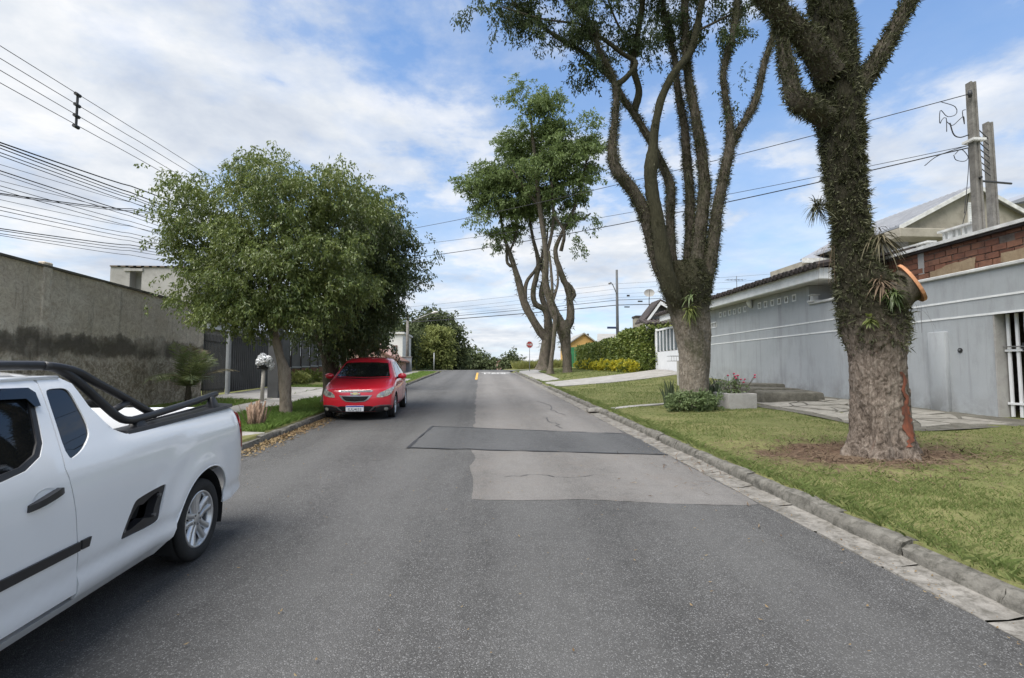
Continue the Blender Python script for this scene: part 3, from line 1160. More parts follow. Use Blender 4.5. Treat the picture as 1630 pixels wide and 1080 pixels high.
grass_obj('verge_grass', [
    blades('a', 120000, (KERB_R + .01, 7.2, 1.0, 7.5), .018, .048, .003, 0, soil_hole, 1),
    blades('b', 80000, (KERB_R + .01, 9.5, 6.5, 14.5), .018, .048, .0042, 0, soil_hole, 2),
    blades('c', 30000, (KERB_R + .01, 9.8, 14.5, 28), .03, .06, .008, 0, None, 3),
    blades('d', 16000, (KERB_R + .01, 9.8, 28, 50), .04, .08, .014, 0, None, 4),
    blades('d2', 9000, (KERB_R - .03, KERB_R + .16, 1.5, 30), .04, .10, .004, 0, None, 41, .8)],
    M['grass'], 'mown patchy green and yellow grass on the right verge')
grass_obj('verge_grass', [
    blades('e', 26000, (-5.45, KERB_L, 9.5, 16), .05, .14, .006, 0, None, 5),
    blades('f', 12000, (-5.45, KERB_L, 16, 46), .05, .11, .012, 0, None, 6),
    blades('g', 14000, (-8.8, -6.7, 6, 24), .04, .10, .008, 0, None, 7)],
    M['grass_lush'], 'lush green grass strip along the left kerb and pavement')


# stalks and wood chips strewn round the cut tree, dry leaves in the left gutter, crumbs in the right gutter
def litter(name, pts, sizes, aspect, mat, label, seed, cat='litter', lift=.006, tilt=.35):
    r = np.random.default_rng(seed)
    n = len(pts)
    P = np.asarray(pts)
    a = r.uniform(0, 2 * np.pi, n)
    L = sizes
    d = np.column_stack([np.cos(a), np.sin(a), r.normal(0, tilt, n)])
    e = np.column_stack([-np.sin(a), np.cos(a), r.normal(0, tilt, n)])
    c = P + np.column_stack([np.zeros(n), np.zeros(n), lift + L * .25 * np.abs(d[:, 2])])
    V = np.stack([c - d * L[:, None] * .5, c + e * (L * aspect * .5)[:, None], c + d * L[:, None] * .5 + [0, 0, .006], c - e * (L * aspect * .5)[:, None]], 1)
    i = np.arange(n)[:, None] * 4
    Fc = np.hstack([i, i + 1, i + 2, i, i + 2, i + 3]).reshape(-1, 3)
    return tag(np_obj(name, V.reshape(-1, 3), Fc, mat), label, cat, kind='stuff')


r = np.random.default_rng(21)
n = 4200
ang, rad = r.uniform(0, 2 * np.pi, n), np.abs(r.normal(0, .75, n)) + .35
x, y = 5.4 + np.cos(ang) * rad * 1.5, 6.75 + np.sin(ang) * rad * .95
litter('tree_debris', np.column_stack([x, y, T(x, y)]), r.uniform(.025, .13, n), .12, M['straw'], 'brown stalks and roots strewn on bare earth round the cut tree', 22, lift=.02, tilt=.3)
n = 2600
x = ASPH_L + np.abs(r.normal(0, .16, n)) + .02
y = r.uniform(7.5, 14.5, n)
kk = r.random(n) < np.clip(1.3 - np.abs(y - 10.3) / 2.8, .1, 1)
x, y = x[kk], y[kk]
litter('gutter_leaves', np.column_stack([x, y, g(y)]), r.uniform(.03, .08, len(x)), .5, M['dry_leaf'], 'dry brown and yellow leaves lying in the left gutter', 23, lift=.012)
n = 1500
x, y = r.uniform(-3.5, 2.9, n), r.uniform(1.5, 22, n)
x[:700] = ASPH_R + r.normal(.03, .07, 700)
litter('road_crumbs', np.column_stack([x, y, g(y) + .006]), r.uniform(.008, .03, n), .5, M['dry_leaf'], 'scattered leaf crumbs and grit on the road', 24, lift=.012, tilt=.1)

# ------------------------------------------------------------------ trees
def wob(a, s, seed, k=5):
    r = np.random.default_rng(seed)
    out = 0
    for i in range(k):
        m_ = r.integers(1, 5 + 2 * i)
        out = out + np.sin(m_ * a + r.uniform(0, 6.28) + s * r.uniform(1, 4 + 3 * i)) / (1 + .6 * i)
    return out / 2.2


SURF = {}


def limb(name, parent, pts, Y, mat, n=14, rings=None, bump=.06, seed=0, flare=0, collect=None, cap=True, res=.07, lobes=0, slim=1.0, plates=None):
    """pts: (px, py, depth offset, width in px) along the axis"""
    ax = []
    for (px_, py_, dy, w) in pts:
        p = at_y(px_, py_, Y + dy)
        v = p - O3
        dep = v @ FW
        ax.append([*p, w / 2 * dep / F_PX * dep / math.hypot(dep, v @ RT) * slim])
    ax = np.array(ax)
    L = np.linalg.norm(np.diff(ax[:, :3], axis=0), axis=1).sum()
    rings = rings or max(6, int(L / res))
    A = spline(ax, rings)
    P, rad = A[:, :3], np.maximum(A[:, 3], .004)
    t, U, W = frames(P)
    s = np.linspace(0, L, rings)
    a = np.arange(n) * 2 * np.pi / n
    rr = rad[:, None] * (1 + bump * wob(a[None, :], s[:, None] / max(rad.mean(), .05) * .35, seed) + bump * .5 * wob(a[None, :] * 2, s[:, None] / max(rad.mean(), .05) * 1.1, seed + 9))
    if flare:
        z = s / L
        f = np.exp(-s / (rad[0] * .9))
        rr = rr * (1 + flare * f[:, None] * (.35 + .65 * np.clip(np.sin(a * lobes + seed) + .3 * np.sin(a * 3 + 1), -.4, 1.2)[None, :]))
    if plates:      # bark broken into uneven flat plates with open furrows between
        cw, ch, amp = plates
        rp = np.random.default_rng(seed + 5)
        rm = rad.mean()
        circ = 2 * np.pi * rm
        nu, nv = int(circ / cw), int(L / ch) + 2
        cu = (np.arange(nu)[None, :] + rp.uniform(-.48, .48, (nv, nu))) / nu
        cv = (np.arange(nv)[:, None] + rp.uniform(-.48, .48, (nv, nu)))
        hh = rp.normal(0, 1, (nv, nu))
        tx, ty = rp.normal(0, 1, (nv, nu)), rp.normal(0, 1, (nv, nu))
        uu = (a / (2 * np.pi))[None, :] + .012 * np.sin(s[:, None] * 21) + .010 * np.sin(s[:, None] * 47 + a[None, :] * 5)
        vv = np.broadcast_to(s[:, None] / ch, uu.shape) + .25 * np.sin(a[None, :] * 23 + s[:, None] * 9)
        iu, iv = np.floor(uu * nu).astype(int), np.floor(vv).astype(int)
        d1, d2 = np.full(uu.shape, 9.0), np.full(uu.shape, 9.0)
        hs_ = np.zeros(uu.shape)
        for du in (-1, 0, 1):
            for dv in (-1, 0, 1):
                ju, jv = (iu + du) % nu, np.clip(iv + dv, 0, nv - 1)
                ddu = (uu - cu[jv, ju] + .5) % 1 - .5
                eu, ev = ddu * nu, vv - cv[jv, ju]
                dist = np.hypot(eu, ev)
                tilt = hh[jv, ju] * .55 + tx[jv, ju] * eu * .8 + ty[jv, ju] * ev * .8
                near = dist < d1
                d2 = np.where(near, d1, np.minimum(d2, dist))
                hs_ = np.where(near, tilt, hs_)
                d1 = np.where(near, dist, d1)
        groove = np.clip((d2 - d1) / .22, 0, 1)
        rr = rr + amp * (hs_ * groove - 1.3 * (1 - groove)) * np.clip(1.2 - .35 * np.sin(s[:, None] * 1.3), .5, 1.2)
    V = P[:, None] + rr[:, :, None] * (np.cos(a)[None, :, None] * U[:, None] + np.sin(a)[None, :, None] * W[:, None])
    i = np.arange(rings - 1)[:, None] * n
    j = np.arange(n)[None, :]
    k = (j + 1) % n
    Q = np.stack([i + j, i + k, i + n + k, i + n + j], -1).reshape(-1, 4)
    o = np_obj(name, V.reshape(-1, 3), Q, mat, parent, smooth=True)
    if collect is not None:
        nn = np.cos(a)[None, :, None] * U[:, None] + np.sin(a)[None, :, None] * W[:, None]
        collect.append((V, nn, t, L * rad.mean() * 2 * np.pi, L, rad.mean()))
    return o


def spikes(name, parent, surfs, per_m2, lmin, lmax, w, mat, seed=0, zmin=-9, zfade=.4, up=.2, label=None):
    """small stiff leaves rooted all over limb surfaces"""
    r = np.random.default_rng(seed)
    Vs = []
    for V, nn, t, area, L, rm in surfs:
        n = int(per_m2 * area)
        R_, N_ = V.shape[:2]
        # clustered: choose tuft centres then leaves round them
        nt = max(4, n // 5)
        ti = r.integers(0, R_, nt)
        ta = r.integers(0, N_, nt)
        w_ = r.gamma(.7, 1, nt)
        pick = r.choice(nt, n, p=w_ / w_.sum())
        i = np.clip(ti[pick] + r.normal(0, 1.2, n).round().astype(int), 0, R_ - 1)
        j = (ta[pick] + r.normal(0, .9, n).round().astype(int)) % N_
        p = V[i, j] + r.normal(0, .012, (n, 3))
        keep = r.random(n) < sstep(zmin, zmin + zfade, p[:, 2])
        p, i, j = p[keep], i[keep], j[keep]
        n = len(p)
        d = nn[i, j] * r.uniform(.5, 1.2, (n, 1)) + t[i] * r.normal(.1, .6, (n, 1)) + r.normal(0, .35, (n, 3)) + [0, 0, up]
        d /= np.linalg.norm(d, axis=1)[:, None]
        sd = np.cross(d, r.normal(0, 1, (n, 3)))
        sd /= np.linalg.norm(sd, axis=1)[:, None]
        ln = r.uniform(lmin, lmax, (n, 1)) * r.uniform(.6, 1.3, (n, 1))
        q = np.stack([p - d * .01, p + d * ln * .45 + sd * w, p + d * ln + [0, 0, -.15] * ln, p + d * ln * .45 - sd * w], 1)
        Vs.append(q.reshape(-1, 3))
    V = np.vstack(Vs)
    m_ = len(V) // 4
    i = np.arange(m_)[:, None] * 4
    Fc = np.hstack([i, i + 1, i + 2, i, i + 2, i + 3]).reshape(-1, 3)
    o = np_obj(name, V, Fc, mat, parent)
    return tag(o, label, kind='stuff')


def blob(px_, py_, Y, rx, ry, rd, wgt=1.0):
    """crown lobe given by its picture place and size at distance Y; rd is its half depth in metres"""
    c = at_y(px_, py_, Y)
    v = c - O3
    dep = v @ FW
    return (c, np.array([rx * dep / F_PX * dep / math.hypot(dep, v @ RT), rd, ry * dep / F_PX]), wgt)


def foliage(blobs, twigs, per, ll, lw, twig_len, droop, seed, shell=2.2, bough=0, bsize=.3, jitter=.35):
    r = np.random.default_rng(seed)
    wts = np.array([np.prod(b[1]) ** .72 * b[2] for b in blobs])
    wts /= wts.sum()
    Vs = []
    for (c, rad, _), wt in zip(blobs, wts):
        nt = max(2, int(twigs * wt))
        d = r.normal(0, 1, (nt, 3))
        d /= np.linalg.norm(d, axis=1)[:, None]
        u = r.random(nt)[:, None] ** (1 / shell)
        # knobbly outline
        u = u * (1 + .16 * np.sin(d[:, :1] * 7 + seed) * np.cos(d[:, 2:] * 6 + d[:, 1:2] * 5) + .10 * r.normal(0, 1, (nt, 1)))
        tp = c + d * u * rad
        if bough:      # twigs gather on boughs: lit tops, dark gaps between
            nb = max(3, nt // bough)
            wb = r.gamma(2.5, 1, nb)
            bi = r.choice(nb, nt, p=wb / wb.sum())
            tp = tp[:nb][bi] + r.normal(0, 1, (nt, 3)) * np.array([1, 1, .5]) * bsize
            d = d[:nb][bi]
        td = d * [1, 1, .55] + r.normal(0, .45, (nt, 3)) + [0, 0, -droop]
        td /= np.linalg.norm(td, axis=1)[:, None]
        np_ = r.poisson(per, nt) + 1
        ti = np.repeat(np.arange(nt), np_)
        n = len(ti)
        s = r.random((n, 1)) * twig_len
        p = tp[ti] + td[ti] * s + r.normal(0, jitter * twig_len * .35, (n, 3)) + np.array([0, 0, -1]) * (s ** 2) * droop * .8
        ld = td[ti] * .55 + r.normal(0, .7, (n, 3)) + [0, 0, -droop * .9]
        ld /= np.linalg.norm(ld, axis=1)[:, None]
        up = r.normal(0, .55, (n, 3)) + [0, 0, 1.0]
        sd = np.cross(ld, up)
        sd /= np.linalg.norm(sd, axis=1)[:, None] + 1e-9
        nrm = np.cross(sd, ld)
        L = ll * r.uniform(.65, 1.25, (n, 1))
        w = lw * r.uniform(.7, 1.2, (n, 1))
        q = np.stack([p, p + ld * L * .48 + sd * w + nrm * w * .35, p + ld * L - nrm * L * .12, p + ld * L * .48 - sd * w + nrm * w * .35], 1)
        Vs.append(q.reshape(-1, 3))
    V = np.vstack(Vs)
    m_ = len(V) // 4
    i = np.arange(m_)[:, None] * 4
    Fc = np.hstack([i, i + 1, i + 2, i, i + 2, i + 3]).reshape(-1, 3)
    return V, Fc


def crown(parent, mat, *a, name='crown', label=None, **k):
    V, Fc = foliage(*a, **k)
    return tag(np_obj(name, V, Fc, mat, parent), label, kind='stuff')


# ---- the big lopped tree on the right verge
T1 = on_ground(1402, 724)
Y1 = float(T1[1])
tree = thing('street_tree', 'huge lopped tree with freshly cut orange stub and peeling bark on the right verge', 'tree', (0, 0, 0), group='trees along the right verge')
sf = []
NC = 180
limb('trunk', tree, [(1404, 735, 0, 122), (1404, 712, 0, 112), (1403, 690, 0, 106), (1401, 650, 0, 101), (1398, 600, 0, 100), (1396, 560, 0, 103), (1392, 530, 0, 114),
                     (1386, 495, 0, 116), (1376, 460, .02, 100), (1360, 425, .05, 70), (1357, 380, .08, 63), (1350, 320, .1, 63), (1343, 260, .12, 68), (1338, 200, .15, 74), (1335, 160, .18, 76), (1332, 110, .2, 70), (1328, 60, .25, 70), (1322, 10, .3, 66), (1318, -60, .4, 72), (1322, -160, .5, 60), (1330, -300, .6, 40)],
     Y1, M['bark_big'], NC, None, .035, 3, .42, sf, res=.016, lobes=6, plates=(.062, .10, .0085), slim=.95)
limb('limb', tree, [(1318, 190, .1, 52), (1292, 172, 0, 48), (1268, 160, -.05, 40), (1257, 125, -.05, 34), (1250, 90, -.05, 30), (1243, 45, 0, 27), (1238, 0, .05, 26), (1236, -70, .1, 24)], Y1, M['bark_dark'], 20, None, .10, 4, 0, sf, slim=.76)
limb('limb', tree, [(1322, 120, .05, 66), (1298, 82, -.05, 56), (1268, 48, -.1, 48), (1235, 14, -.15, 44), (1200, -30, -.2, 40), (1150, -110, -.3, 34)], Y1, M['bark_dark'], 20, None, .10, 5, 0, sf, slim=.76)
limb('limb', tree, [(1362, 145, .15, 52), (1386, 112, .1, 44), (1410, 72, .05, 38), (1436, 25, 0, 33), (1456, -12, -.05, 30), (1490, -90, -.1, 26)], Y1, M['bark_dark'], 20, None, .10, 6, 0, sf, slim=.74)
# freshly sawn stub
c0, c1 = at_y(1384, 486, Y1 - .05), at_y(1447, 453, Y1 - .24)
ax = spline(np.array([c0, (c0 + c1) / 2 + [0, 0, -.02], c1]), 14)
V, Fc = tube_arrays(ax, np.linspace(.29, .235, 14) * (1 + .05 * np.sin(np.arange(14))), 26, False)
mesh_obj('cut_stub', V, Fc, M['bark_dark'], tree, True)
nrm = np.array([.70, -.40, .45])
nrm /= np.linalg.norm(nrm)
u = np.cross(nrm, [0, 1, 0])
u /= np.linalg.norm(u)
w = np.cross(nrm, u)
mb = MB()
ring = [c1 + nrm * .0 + (u * math.cos(a) * .285 + w * math.sin(a) * .265) * (1 + .05 * math.sin(3 * a + 1)) for a in np.arange(28) * 2 * math.pi / 28]
mb.prism(ring, (0, 0, 0), nrm * .04)
mb.obj('cut_face', M['fresh_cut'], tree)
# raw red strip where bark came away: a strip lying just proud of the trunk
V0, nn0, t0, *_ = sf[0]
zs = V0[:, :, 2].mean(1)
want = [(1452, 596), (1449, 625), (1452, 655), (1456, 680), (1461, 702)]
rows, strip_v = [], []
bv = BVHTree.FromPolygons([tuple(p) for p in V0.reshape(-1, 3)], [(i * NC + j, i * NC + (j + 1) % NC, (i + 1) * NC + (j + 1) % NC, (i + 1) * NC + j) for i in range(len(V0) - 1) for j in range(NC)])
G_ = []
for yy in np.linspace(592, 712, 26):
    cx = 1436 + (yy - 592) * .11 + 2.5 * math.sin(yy * .21)
    hw = 2.6 + 6.0 * math.exp(-((yy - 672) / 24) ** 2) + 1.5 * math.sin(yy * .7) + math.sin(yy * 1.9)
    for f in (-1, -.5, 0, .5, 1):
        d = Vector(ray(cx + f * hw, yy)).normalized()
        hit = bv.ray_cast(Vector(O3), d)
        if hit[0] is None:
            hit = bv.find_nearest(Vector(O3 + np.array(d) * (Y1 / d[1])))
        G_.append(np.array(hit[0]) + np.array(hit[1]) * .012 * (1 if np.dot(hit[1], d) < 0 else -1))
mesh_obj('stripped_bark', G_, [(i * 5 + j, i * 5 + j + 1, (i + 1) * 5 + j + 1, (i + 1) * 5 + j) for i in range(25) for j in range(4)], M['blaze'], tree, True)
zt = at_y(1390, 572, Y1)[2]
spikes('air_plants', tree, sf, 2300, .025, .10, .0065, M['air_plant'], 31, zt, .9)
spikes('leaf_scraps', tree, sf, 420, .03, .06, .013, M['air_plant'], 35, zt - .1, .6, -.3)
# tufts: bushy clump at the left, straw-like fronds at the right, dark clump round the stub
def tuft(parent, px_, py_, Y, n, L, w, mat, seed, spread=(1, 1, 1), droop=.5, name='tuft', off=0, label=None):
    r = np.random.default_rng(seed)
    c = at_y(px_, py_, Y + off)
    mb = []
    for k in range(n):
        d = r.normal(0, 1, 3) * spread
        d /= np.linalg.norm(d)
        d[1] = -abs(d[1]) if off <= 0 else d[1]
        sd = np.cross(d, [0, 0, 1.0])
        sd /= np.linalg.norm(sd) + 1e-9
        ln = L * r.uniform(.6, 1.2)
        p = c + r.normal(0, .25, 3) * L * .5
        pts = [p + d * ln * s - np.array([0, 0, droop * ln * s * s]) for s in (0, .35, .7, 1)]
        ws = [w * .5, w, w * .8, .001]
        V = []
        for q, ww in zip(pts, ws):
            V += [q - sd * ww, q + sd * ww]
        mb.append(V)
    V = np.array(mb).reshape(-1, 3)
    i = np.arange(n)[:, None] * 8
    Fc = np.hstack([np.hstack([i + 2 * s, i + 2 * s + 1, i + 2 * s + 3, i + 2 * s + 2]) for s in range(3)]).reshape(-1, 4)
    return tag(np_obj(name, V, Fc, mat, parent), label, kind='stuff')


tuft(tree, 1302, 328, Y1 - .1, 170, .24, .006, M['air_plant'], 1, (1, .6, .7), .5)
tuft(tree, 1398, 378, Y1 - .05, 90, .34, .010, M['dead_frond'], 2, (1, .5, .7), .9)
tuft(tree, 1418, 462, Y1 - .25, 150, .20, .014, M['fern'], 3, (1, .7, .9), .7)
tuft(tree, 1430, 446, Y1 - .30, 110, .15, .011, M['air_plant'], 13, (1, .8, 1), .4)
tuft(tree, 1422, 468, Y1 - .42, 80, .17, .012, M['leaf_dark'], 14, (1, .7, .9), .7)
tuft(tree, 1402, 450, Y1 - .3, 60, .22, .009, M['straw'], 4, (1, .6, .8), .6)
tuft(tree, 1384, 508, Y1 - .48, 26, .12, .018, M['fern'], 5, (1, .5, .6), .4)
for i in range(6):   # thin roots hanging from the clumps
    tuft(tree, 1310 + (i % 2) * 130 + i * 4, 395 - (i % 2) * -90, Y1 - .2, 8, .25, .002, M['straw'], 50 + i, (.25, .25, -1.0), .9, 'hanging_roots')

# ---- second tree, many limbs, further along
T2 = on_ground(1103, 650)
Y2 = float(T2[1])
tree = thing('street_tree', 'tall multi-limbed tree covered in epiphytes above the planter on the right verge', 'tree', group='trees along the right verge')
sf = []
B = M['bark_mid']
limb('trunk', tree, [(1105, 660, 0, 52), (1105, 640, 0, 47), (1105, 600, 0, 46), (1105, 560, 0, 50), (1101, 520, 0, 60), (1095, 480, 0, 68), (1094, 458, 0, 74), (1094, 440, 0, 72), (1093, 418, 0, 58)], Y2, B, 120, None, .05, 13, .25, sf, res=.02, lobes=5, plates=(.06, .10, .007))
LIMBS2 = [
    [(1070, 470, 0, 40), (1058, 440, -.1, 37), (1044, 410, -.15, 34), (1028, 345, -.3, 33), (1009, 307, -.4, 30), (982, 272, -.5, 29), (975, 240, -.5, 24), (977, 207, -.5, 18), (981, 160, -.5, 15), (975, 120, -.5, 14), (953, 80, -.6, 13), (944, 42, -.6, 12), (905, 5, -.7, 9), (880, -25, -.8, 6)],
    [(1072, 470, -.3, 34), (1060, 432, -.4, 31), (1045, 347, -.45, 27), (1036, 290, -.45, 24), (1037, 262, -.45, 26), (1040, 233, -.45, 19), (1042, 207, -.45, 16), (1053, 157, -.4, 15), (1073, 117, -.4, 15), (1098, 84, -.3, 14), (1109, 45, -.3, 13), (1118, 0, -.3, 12), (1130, -60, -.3, 9)],
    [(1078, 470, .2, 36), (1070, 420, .25, 28), (1067, 356, .3, 22), (1067, 300, .3, 24), (1055, 265, .3, 20), (1035, 225, .3, 18), (1012, 186, .3, 17), (992, 158, .3, 16), (975, 128, .3, 14), (928, 84, .3, 12), (884, 58, .3, 9), (842, 22, .3, 6), (815, 5, .3, 4)],
    [(1009, 178, .3, 15), (1017, 145, .35, 13), (1008, 107, .4, 12), (1013, 67, .4, 11), (1021, 17, .4, 10), (1028, -40, .4, 8)],
    [(978, 140, -.45, 11), (1000, 120, -.3, 10), (1012, 100, -.2, 9), (990, 85, -.1, 8), (960, 62, 0, 7), (925, 40, 0, 5)],
    [(1094, 460, .25, 40), (1098, 400, .3, 30), (1098, 317, .3, 24), (1093, 250, .3, 22), (1089, 200, .3, 20), (1078, 140, .3, 17), (1074, 95, .3, 14), (1062, 40, .3, 12), (1050, -20, .3, 10)],
    [(1106, 460, -.1, 44), (1114, 380, -.1, 34), (1121, 302, -.1, 30), (1118, 255, -.1, 27), (1107, 185, -.1, 24), (1095, 117, -.1, 20), (1090, 35, -.1, 19), (1092, -50, -.1, 16), (1098, -140, 0, 10)],
    [(1118, 465, -.2, 40), (1134, 395, -.25, 33), (1142, 333, -.3, 28), (1155, 268, -.35, 26), (1163, 225, -.4, 25), (1161, 195, -.4, 19), (1154, 150, -.4, 16), (1152, 112, -.4, 16), (1169, 45, -.4, 17), (1174, -5, -.4, 15), (1180, -80, -.4, 10)],
    [(1165, 228, -.35, 20), (1177, 207, -.3, 20), (1203, 160, -.3, 19), (1217, 100, -.3, 17), (1232, 52, -.3, 15), (1240, 0, -.3, 14), (1252, -70, -.3, 10)],
    [(943, 60, -.6, 8), (925, 40, -.5, 6), (895, 35, -.5, 5), (862, 30, -.4, 4), (800, 12, -.3, 3)],
    [(1013, 70, .4, 7), (990, 50, .5, 6), (975, 20, .5, 5), (965, -10, .5, 4)],
    [(1109, 50, -.3, 7), (1140, 35, -.2, 6), (1170, 20, 0, 5), (1195, 10, 0, 3)],
]
for i, L_ in enumerate(LIMBS2):
    if L_[0][1] > 440:
        L_ = [(1096, 520, 0, 22), (1094 + (L_[0][0] - 1094) * .55, 494, L_[0][2] * .4, 30)] + L_
    limb('limb', tree, L_, Y2, M['bark_mid'] if i in (1, 3, 4) else M['bark_dark'], 16, None, .10, 60 + i, 0, sf, res=.08, slim=.64 if i not in (1, 3, 4) else .86)
spikes('air_plants', tree, [sf[0], sf[1], sf[3]] + sf[6:10], 1100, .04, .12, .008, M['air_plant'], 33, at_y(1095, 505, Y2)[2], .5)
spikes('air_plants', tree, [sf[2], sf[4]], 90, .05, .11, .009, M['air_plant'], 34, at_y(1095, 505, Y2)[2], .5)
tuft(tree, 1098, 492, Y2 - .55, 60, .30, .020, M['fern'], 7, (1, .6, .6), .6)
tuft(tree, 1102, 470, Y2 - .5, 30, .30, .016, M['leaf_bush'], 8, (1, .6, .8), .5)
BL = [blob(790, 15, Y2 + .2, 55, 38, .8), blob(835, 40, Y2 + .3, 45, 30, .8), blob(875, 65, Y2, 38, 25, .6), blob(905, 30, Y2 - .4, 55, 40, 1.0), blob(930, 112, Y2, 32, 34, .6), blob(958, 82, Y2 - .3, 30, 28, .6),
      blob(975, 45, Y2, 55, 40, 1.0), blob(1025, 60, Y2 + .4, 45, 28, .8), blob(1050, 30, Y2 + .5, 50, 34, 1.0), blob(1115, 50, Y2, 50, 32, .9), blob(1150, 55, Y2 - .3, 36, 24, .7), blob(1180, 18, Y2, 36, 24, .6), blob(1160, 150, Y2 - .4, 16, 32, .25),
      blob(950, -25, Y2 - .2, 130, 40, 1.6), blob(1090, -30, Y2, 110, 45, 1.6), blob(825, -25, Y2, 70, 30, 1.2)]
crown(tree, M['leaf_pinnate'], BL, 1500, 20, .105, .019, .34, .6, 41, shell=1.7, bough=9, bsize=.17)
BL = [blob(1000, -160, Y2, 210, 95, 2.6), blob(1130, -230, Y2 + .6, 160, 80, 2.2), blob(860, -120, Y2 - .2, 120, 60, 1.8), blob(1250, -170, Y2 - .6, 130, 60, 1.8)]
crown(tree, M['leaf_pinnate'], BL, 900, 20, .15, .035, .5, .5, 42, shell=1.5)
# upper crown of the lopped tree, above the picture
tree1 = [o for o in bpy.data.objects if o.name == 'street_tree'][0]
BL = [blob(1340, -330, Y1 + .5, 220, 120, 1.9), blob(1180, -230, Y1, 130, 70, 1.2), blob(1500, -220, Y1, 120, 70, 1.2)]
crown(tree1, M['leaf_pinnate'], BL, 500, 20, .14, .035, .5, .5, 43, shell=1.5)

# ---- group of three trees near the corner
Y3 = 37.0
B = M['bark_far']


def far_tree(label, trunk_pts, limbs, blobs, dY, seed, twigs, leaf=.26):
    t = thing('street_tree', label, 'tree', group='trees along the right verge')
    sfl = []
    limb('trunk', t, trunk_pts, Y3 + dY, B, 22, None, .08, seed, .45, sfl, res=.2, lobes=4, slim=1.1)
    for k, L_ in enumerate(limbs):
        limb('limb', t, L_, Y3 + dY, M['bark_dark'] if k % 3 else B, 9, None, .10, seed + k, 0, sfl, res=.25, slim=1.25)
    spikes('air_plants', t, sfl[:4], 16, .15, .4, .03, M['air_plant'], seed, at_y(900, 565, Y3)[2], 1.0)
    if blobs:
        crown(t, M['leaf_umbrella'], [blob(a, b, Y3 + dY + dd_, rx, ry, rd) for a, b, dd_, rx, ry, rd in blobs], int(twigs * 1.1), 18, leaf, leaf * .20, .65, .4, seed, shell=1.8, bough=12, bsize=.42)
    return t


far_tree('gnarled umbrella-crowned tree with pale inner limb nearest the corner path',
         [(904, 600, 0, 16), (903, 588, 0, 13.5), (902, 565, 0, 13), (900, 545, 0, 15), (897, 525, 0, 20), (893, 512, 0, 22)],
         [[(893, 520, 0, 15), (880, 490, 0, 11), (868, 450, 0, 9), (869, 405, 0, 7), (858, 320, 0, 6), (852, 258, 0, 5), (846, 200, 0, 3.5), (842, 165, 0, 2)],
          [(899, 525, 0, 13), (908, 507, 0, 11), (905, 466, 0, 8), (894, 438, 0, 8), (884, 402, 0, 6), (893, 375, 0, 5), (911, 339, 0, 4), (925, 300, 0, 3), (935, 250, 0, 2)],
          [(904, 480, 0, 7), (914, 470, 0, 6), (908, 456, 0, 5), (899, 448, 0, 4)],
          [(869, 410, 0, 5), (880, 360, .5, 4), (880, 310, .5, 4), (876, 270, .5, 3), (885, 230, .5, 2)],
          [(893, 400, 0, 5), (898, 370, -.5, 4), (882, 340, -.5, 3), (878, 290, -.5, 3)],
          [(860, 330, 0, 4), (835, 300, 0, 3), (815, 270, 0, 2)], [(852, 260, 0, 3), (870, 230, 0, 2.5), (900, 210, 0, 2)],
          [(905, 345, 0, 3), (925, 350, 0, 2.5), (940, 340, 0, 2)]],
         [(905, 225, 0, 48, 32, 2.4), (930, 255, .5, 28, 35, 1.8), (880, 260, -1, 40, 36, 2.2), (842, 162, 0, 38, 24, 1.6), (862, 178, .5, 18, 14, 1.0), (850, 215, 1, 36, 26, 2.0), (915, 300, 0, 30, 30, 1.6), (930, 345, 0, 16, 14, .9), (912, 392, 0, 8, 10, .6), (890, 320, 1, 26, 30, 1.6)], 0, 80, 1500)
far_tree('dark leaning tree with lopped left limbs behind the gnarled corner tree',
         [(865, 590, 1.5, 22), (866, 580, 1.5, 17), (868, 560, 1.5, 15), (872, 535, 1.5, 15)],
         [[(871, 540, 1.5, 13), (858, 525, 1.5, 11), (843, 500, 1.5, 10), (833, 478, 1.5, 10), (824, 443, 1.5, 8), (812, 405, 1.5, 6), (803, 378, 1.5, 4), (796, 340, 1.5, 3), (790, 310, 1.5, 2)],
          [(873, 540, 1.5, 11), (869, 497, 1.5, 8), (852, 484, 1.5, 7), (849, 462, 1.5, 7), (857, 420, 1.5, 6), (848, 378, 1.5, 4), (840, 330, 1.5, 3)],
          [(876, 535, 1.5, 10), (872, 500, 1.8, 8), (862, 470, 1.8, 7), (866, 440, 1.8, 5), (862, 415, 1.8, 4), (870, 380, 1.8, 3)],
          [(835, 480, 1.5, 6), (838, 450, 1.5, 5), (852, 430, 1.5, 4), (868, 395, 1.5, 3), (872, 365, 1.5, 2)],
          [(818, 425, 1.5, 4), (808, 420, 1.5, 4), (806, 395, 1.5, 3)], [(812, 400, 1.5, 3), (822, 370, 1.5, 2.5), (820, 335, 1.5, 2)],
          [(857, 420, 1.5, 3), (868, 440, 1.5, 3), (870, 420, 1.5, 2)]],
         [(800, 265, 1, 42, 38, 2.2), (765, 300, 1, 32, 36, 1.6), (785, 335, 1, 32, 34, 1.6), (825, 300, 1, 40, 42, 2.2), (795, 375, 1.2, 20, 16, 1.0), (835, 240, 1, 36, 30, 1.8), (850, 330, 2, 30, 34, 1.8), (770, 275, .5, 22, 14, 1.0), (830, 355, 1, 22, 20, 1.2)], 1.0, 120, 1500)
far_tree('slim short trunk squeezed between the two corner trees', [(876, 596, -.6, 10), (877, 580, -.6, 6.5), (880, 555, -.6, 6), (882, 535, -.6, 6), (884, 505, -.6, 7), (880, 480, -.6, 5), (878, 440, -.6, 4), (874, 400, -.6, 3)], [[(880, 480, -.6, 4), (888, 450, -.6, 3), (886, 420, -.6, 2)]], None, 0, 160, 0)

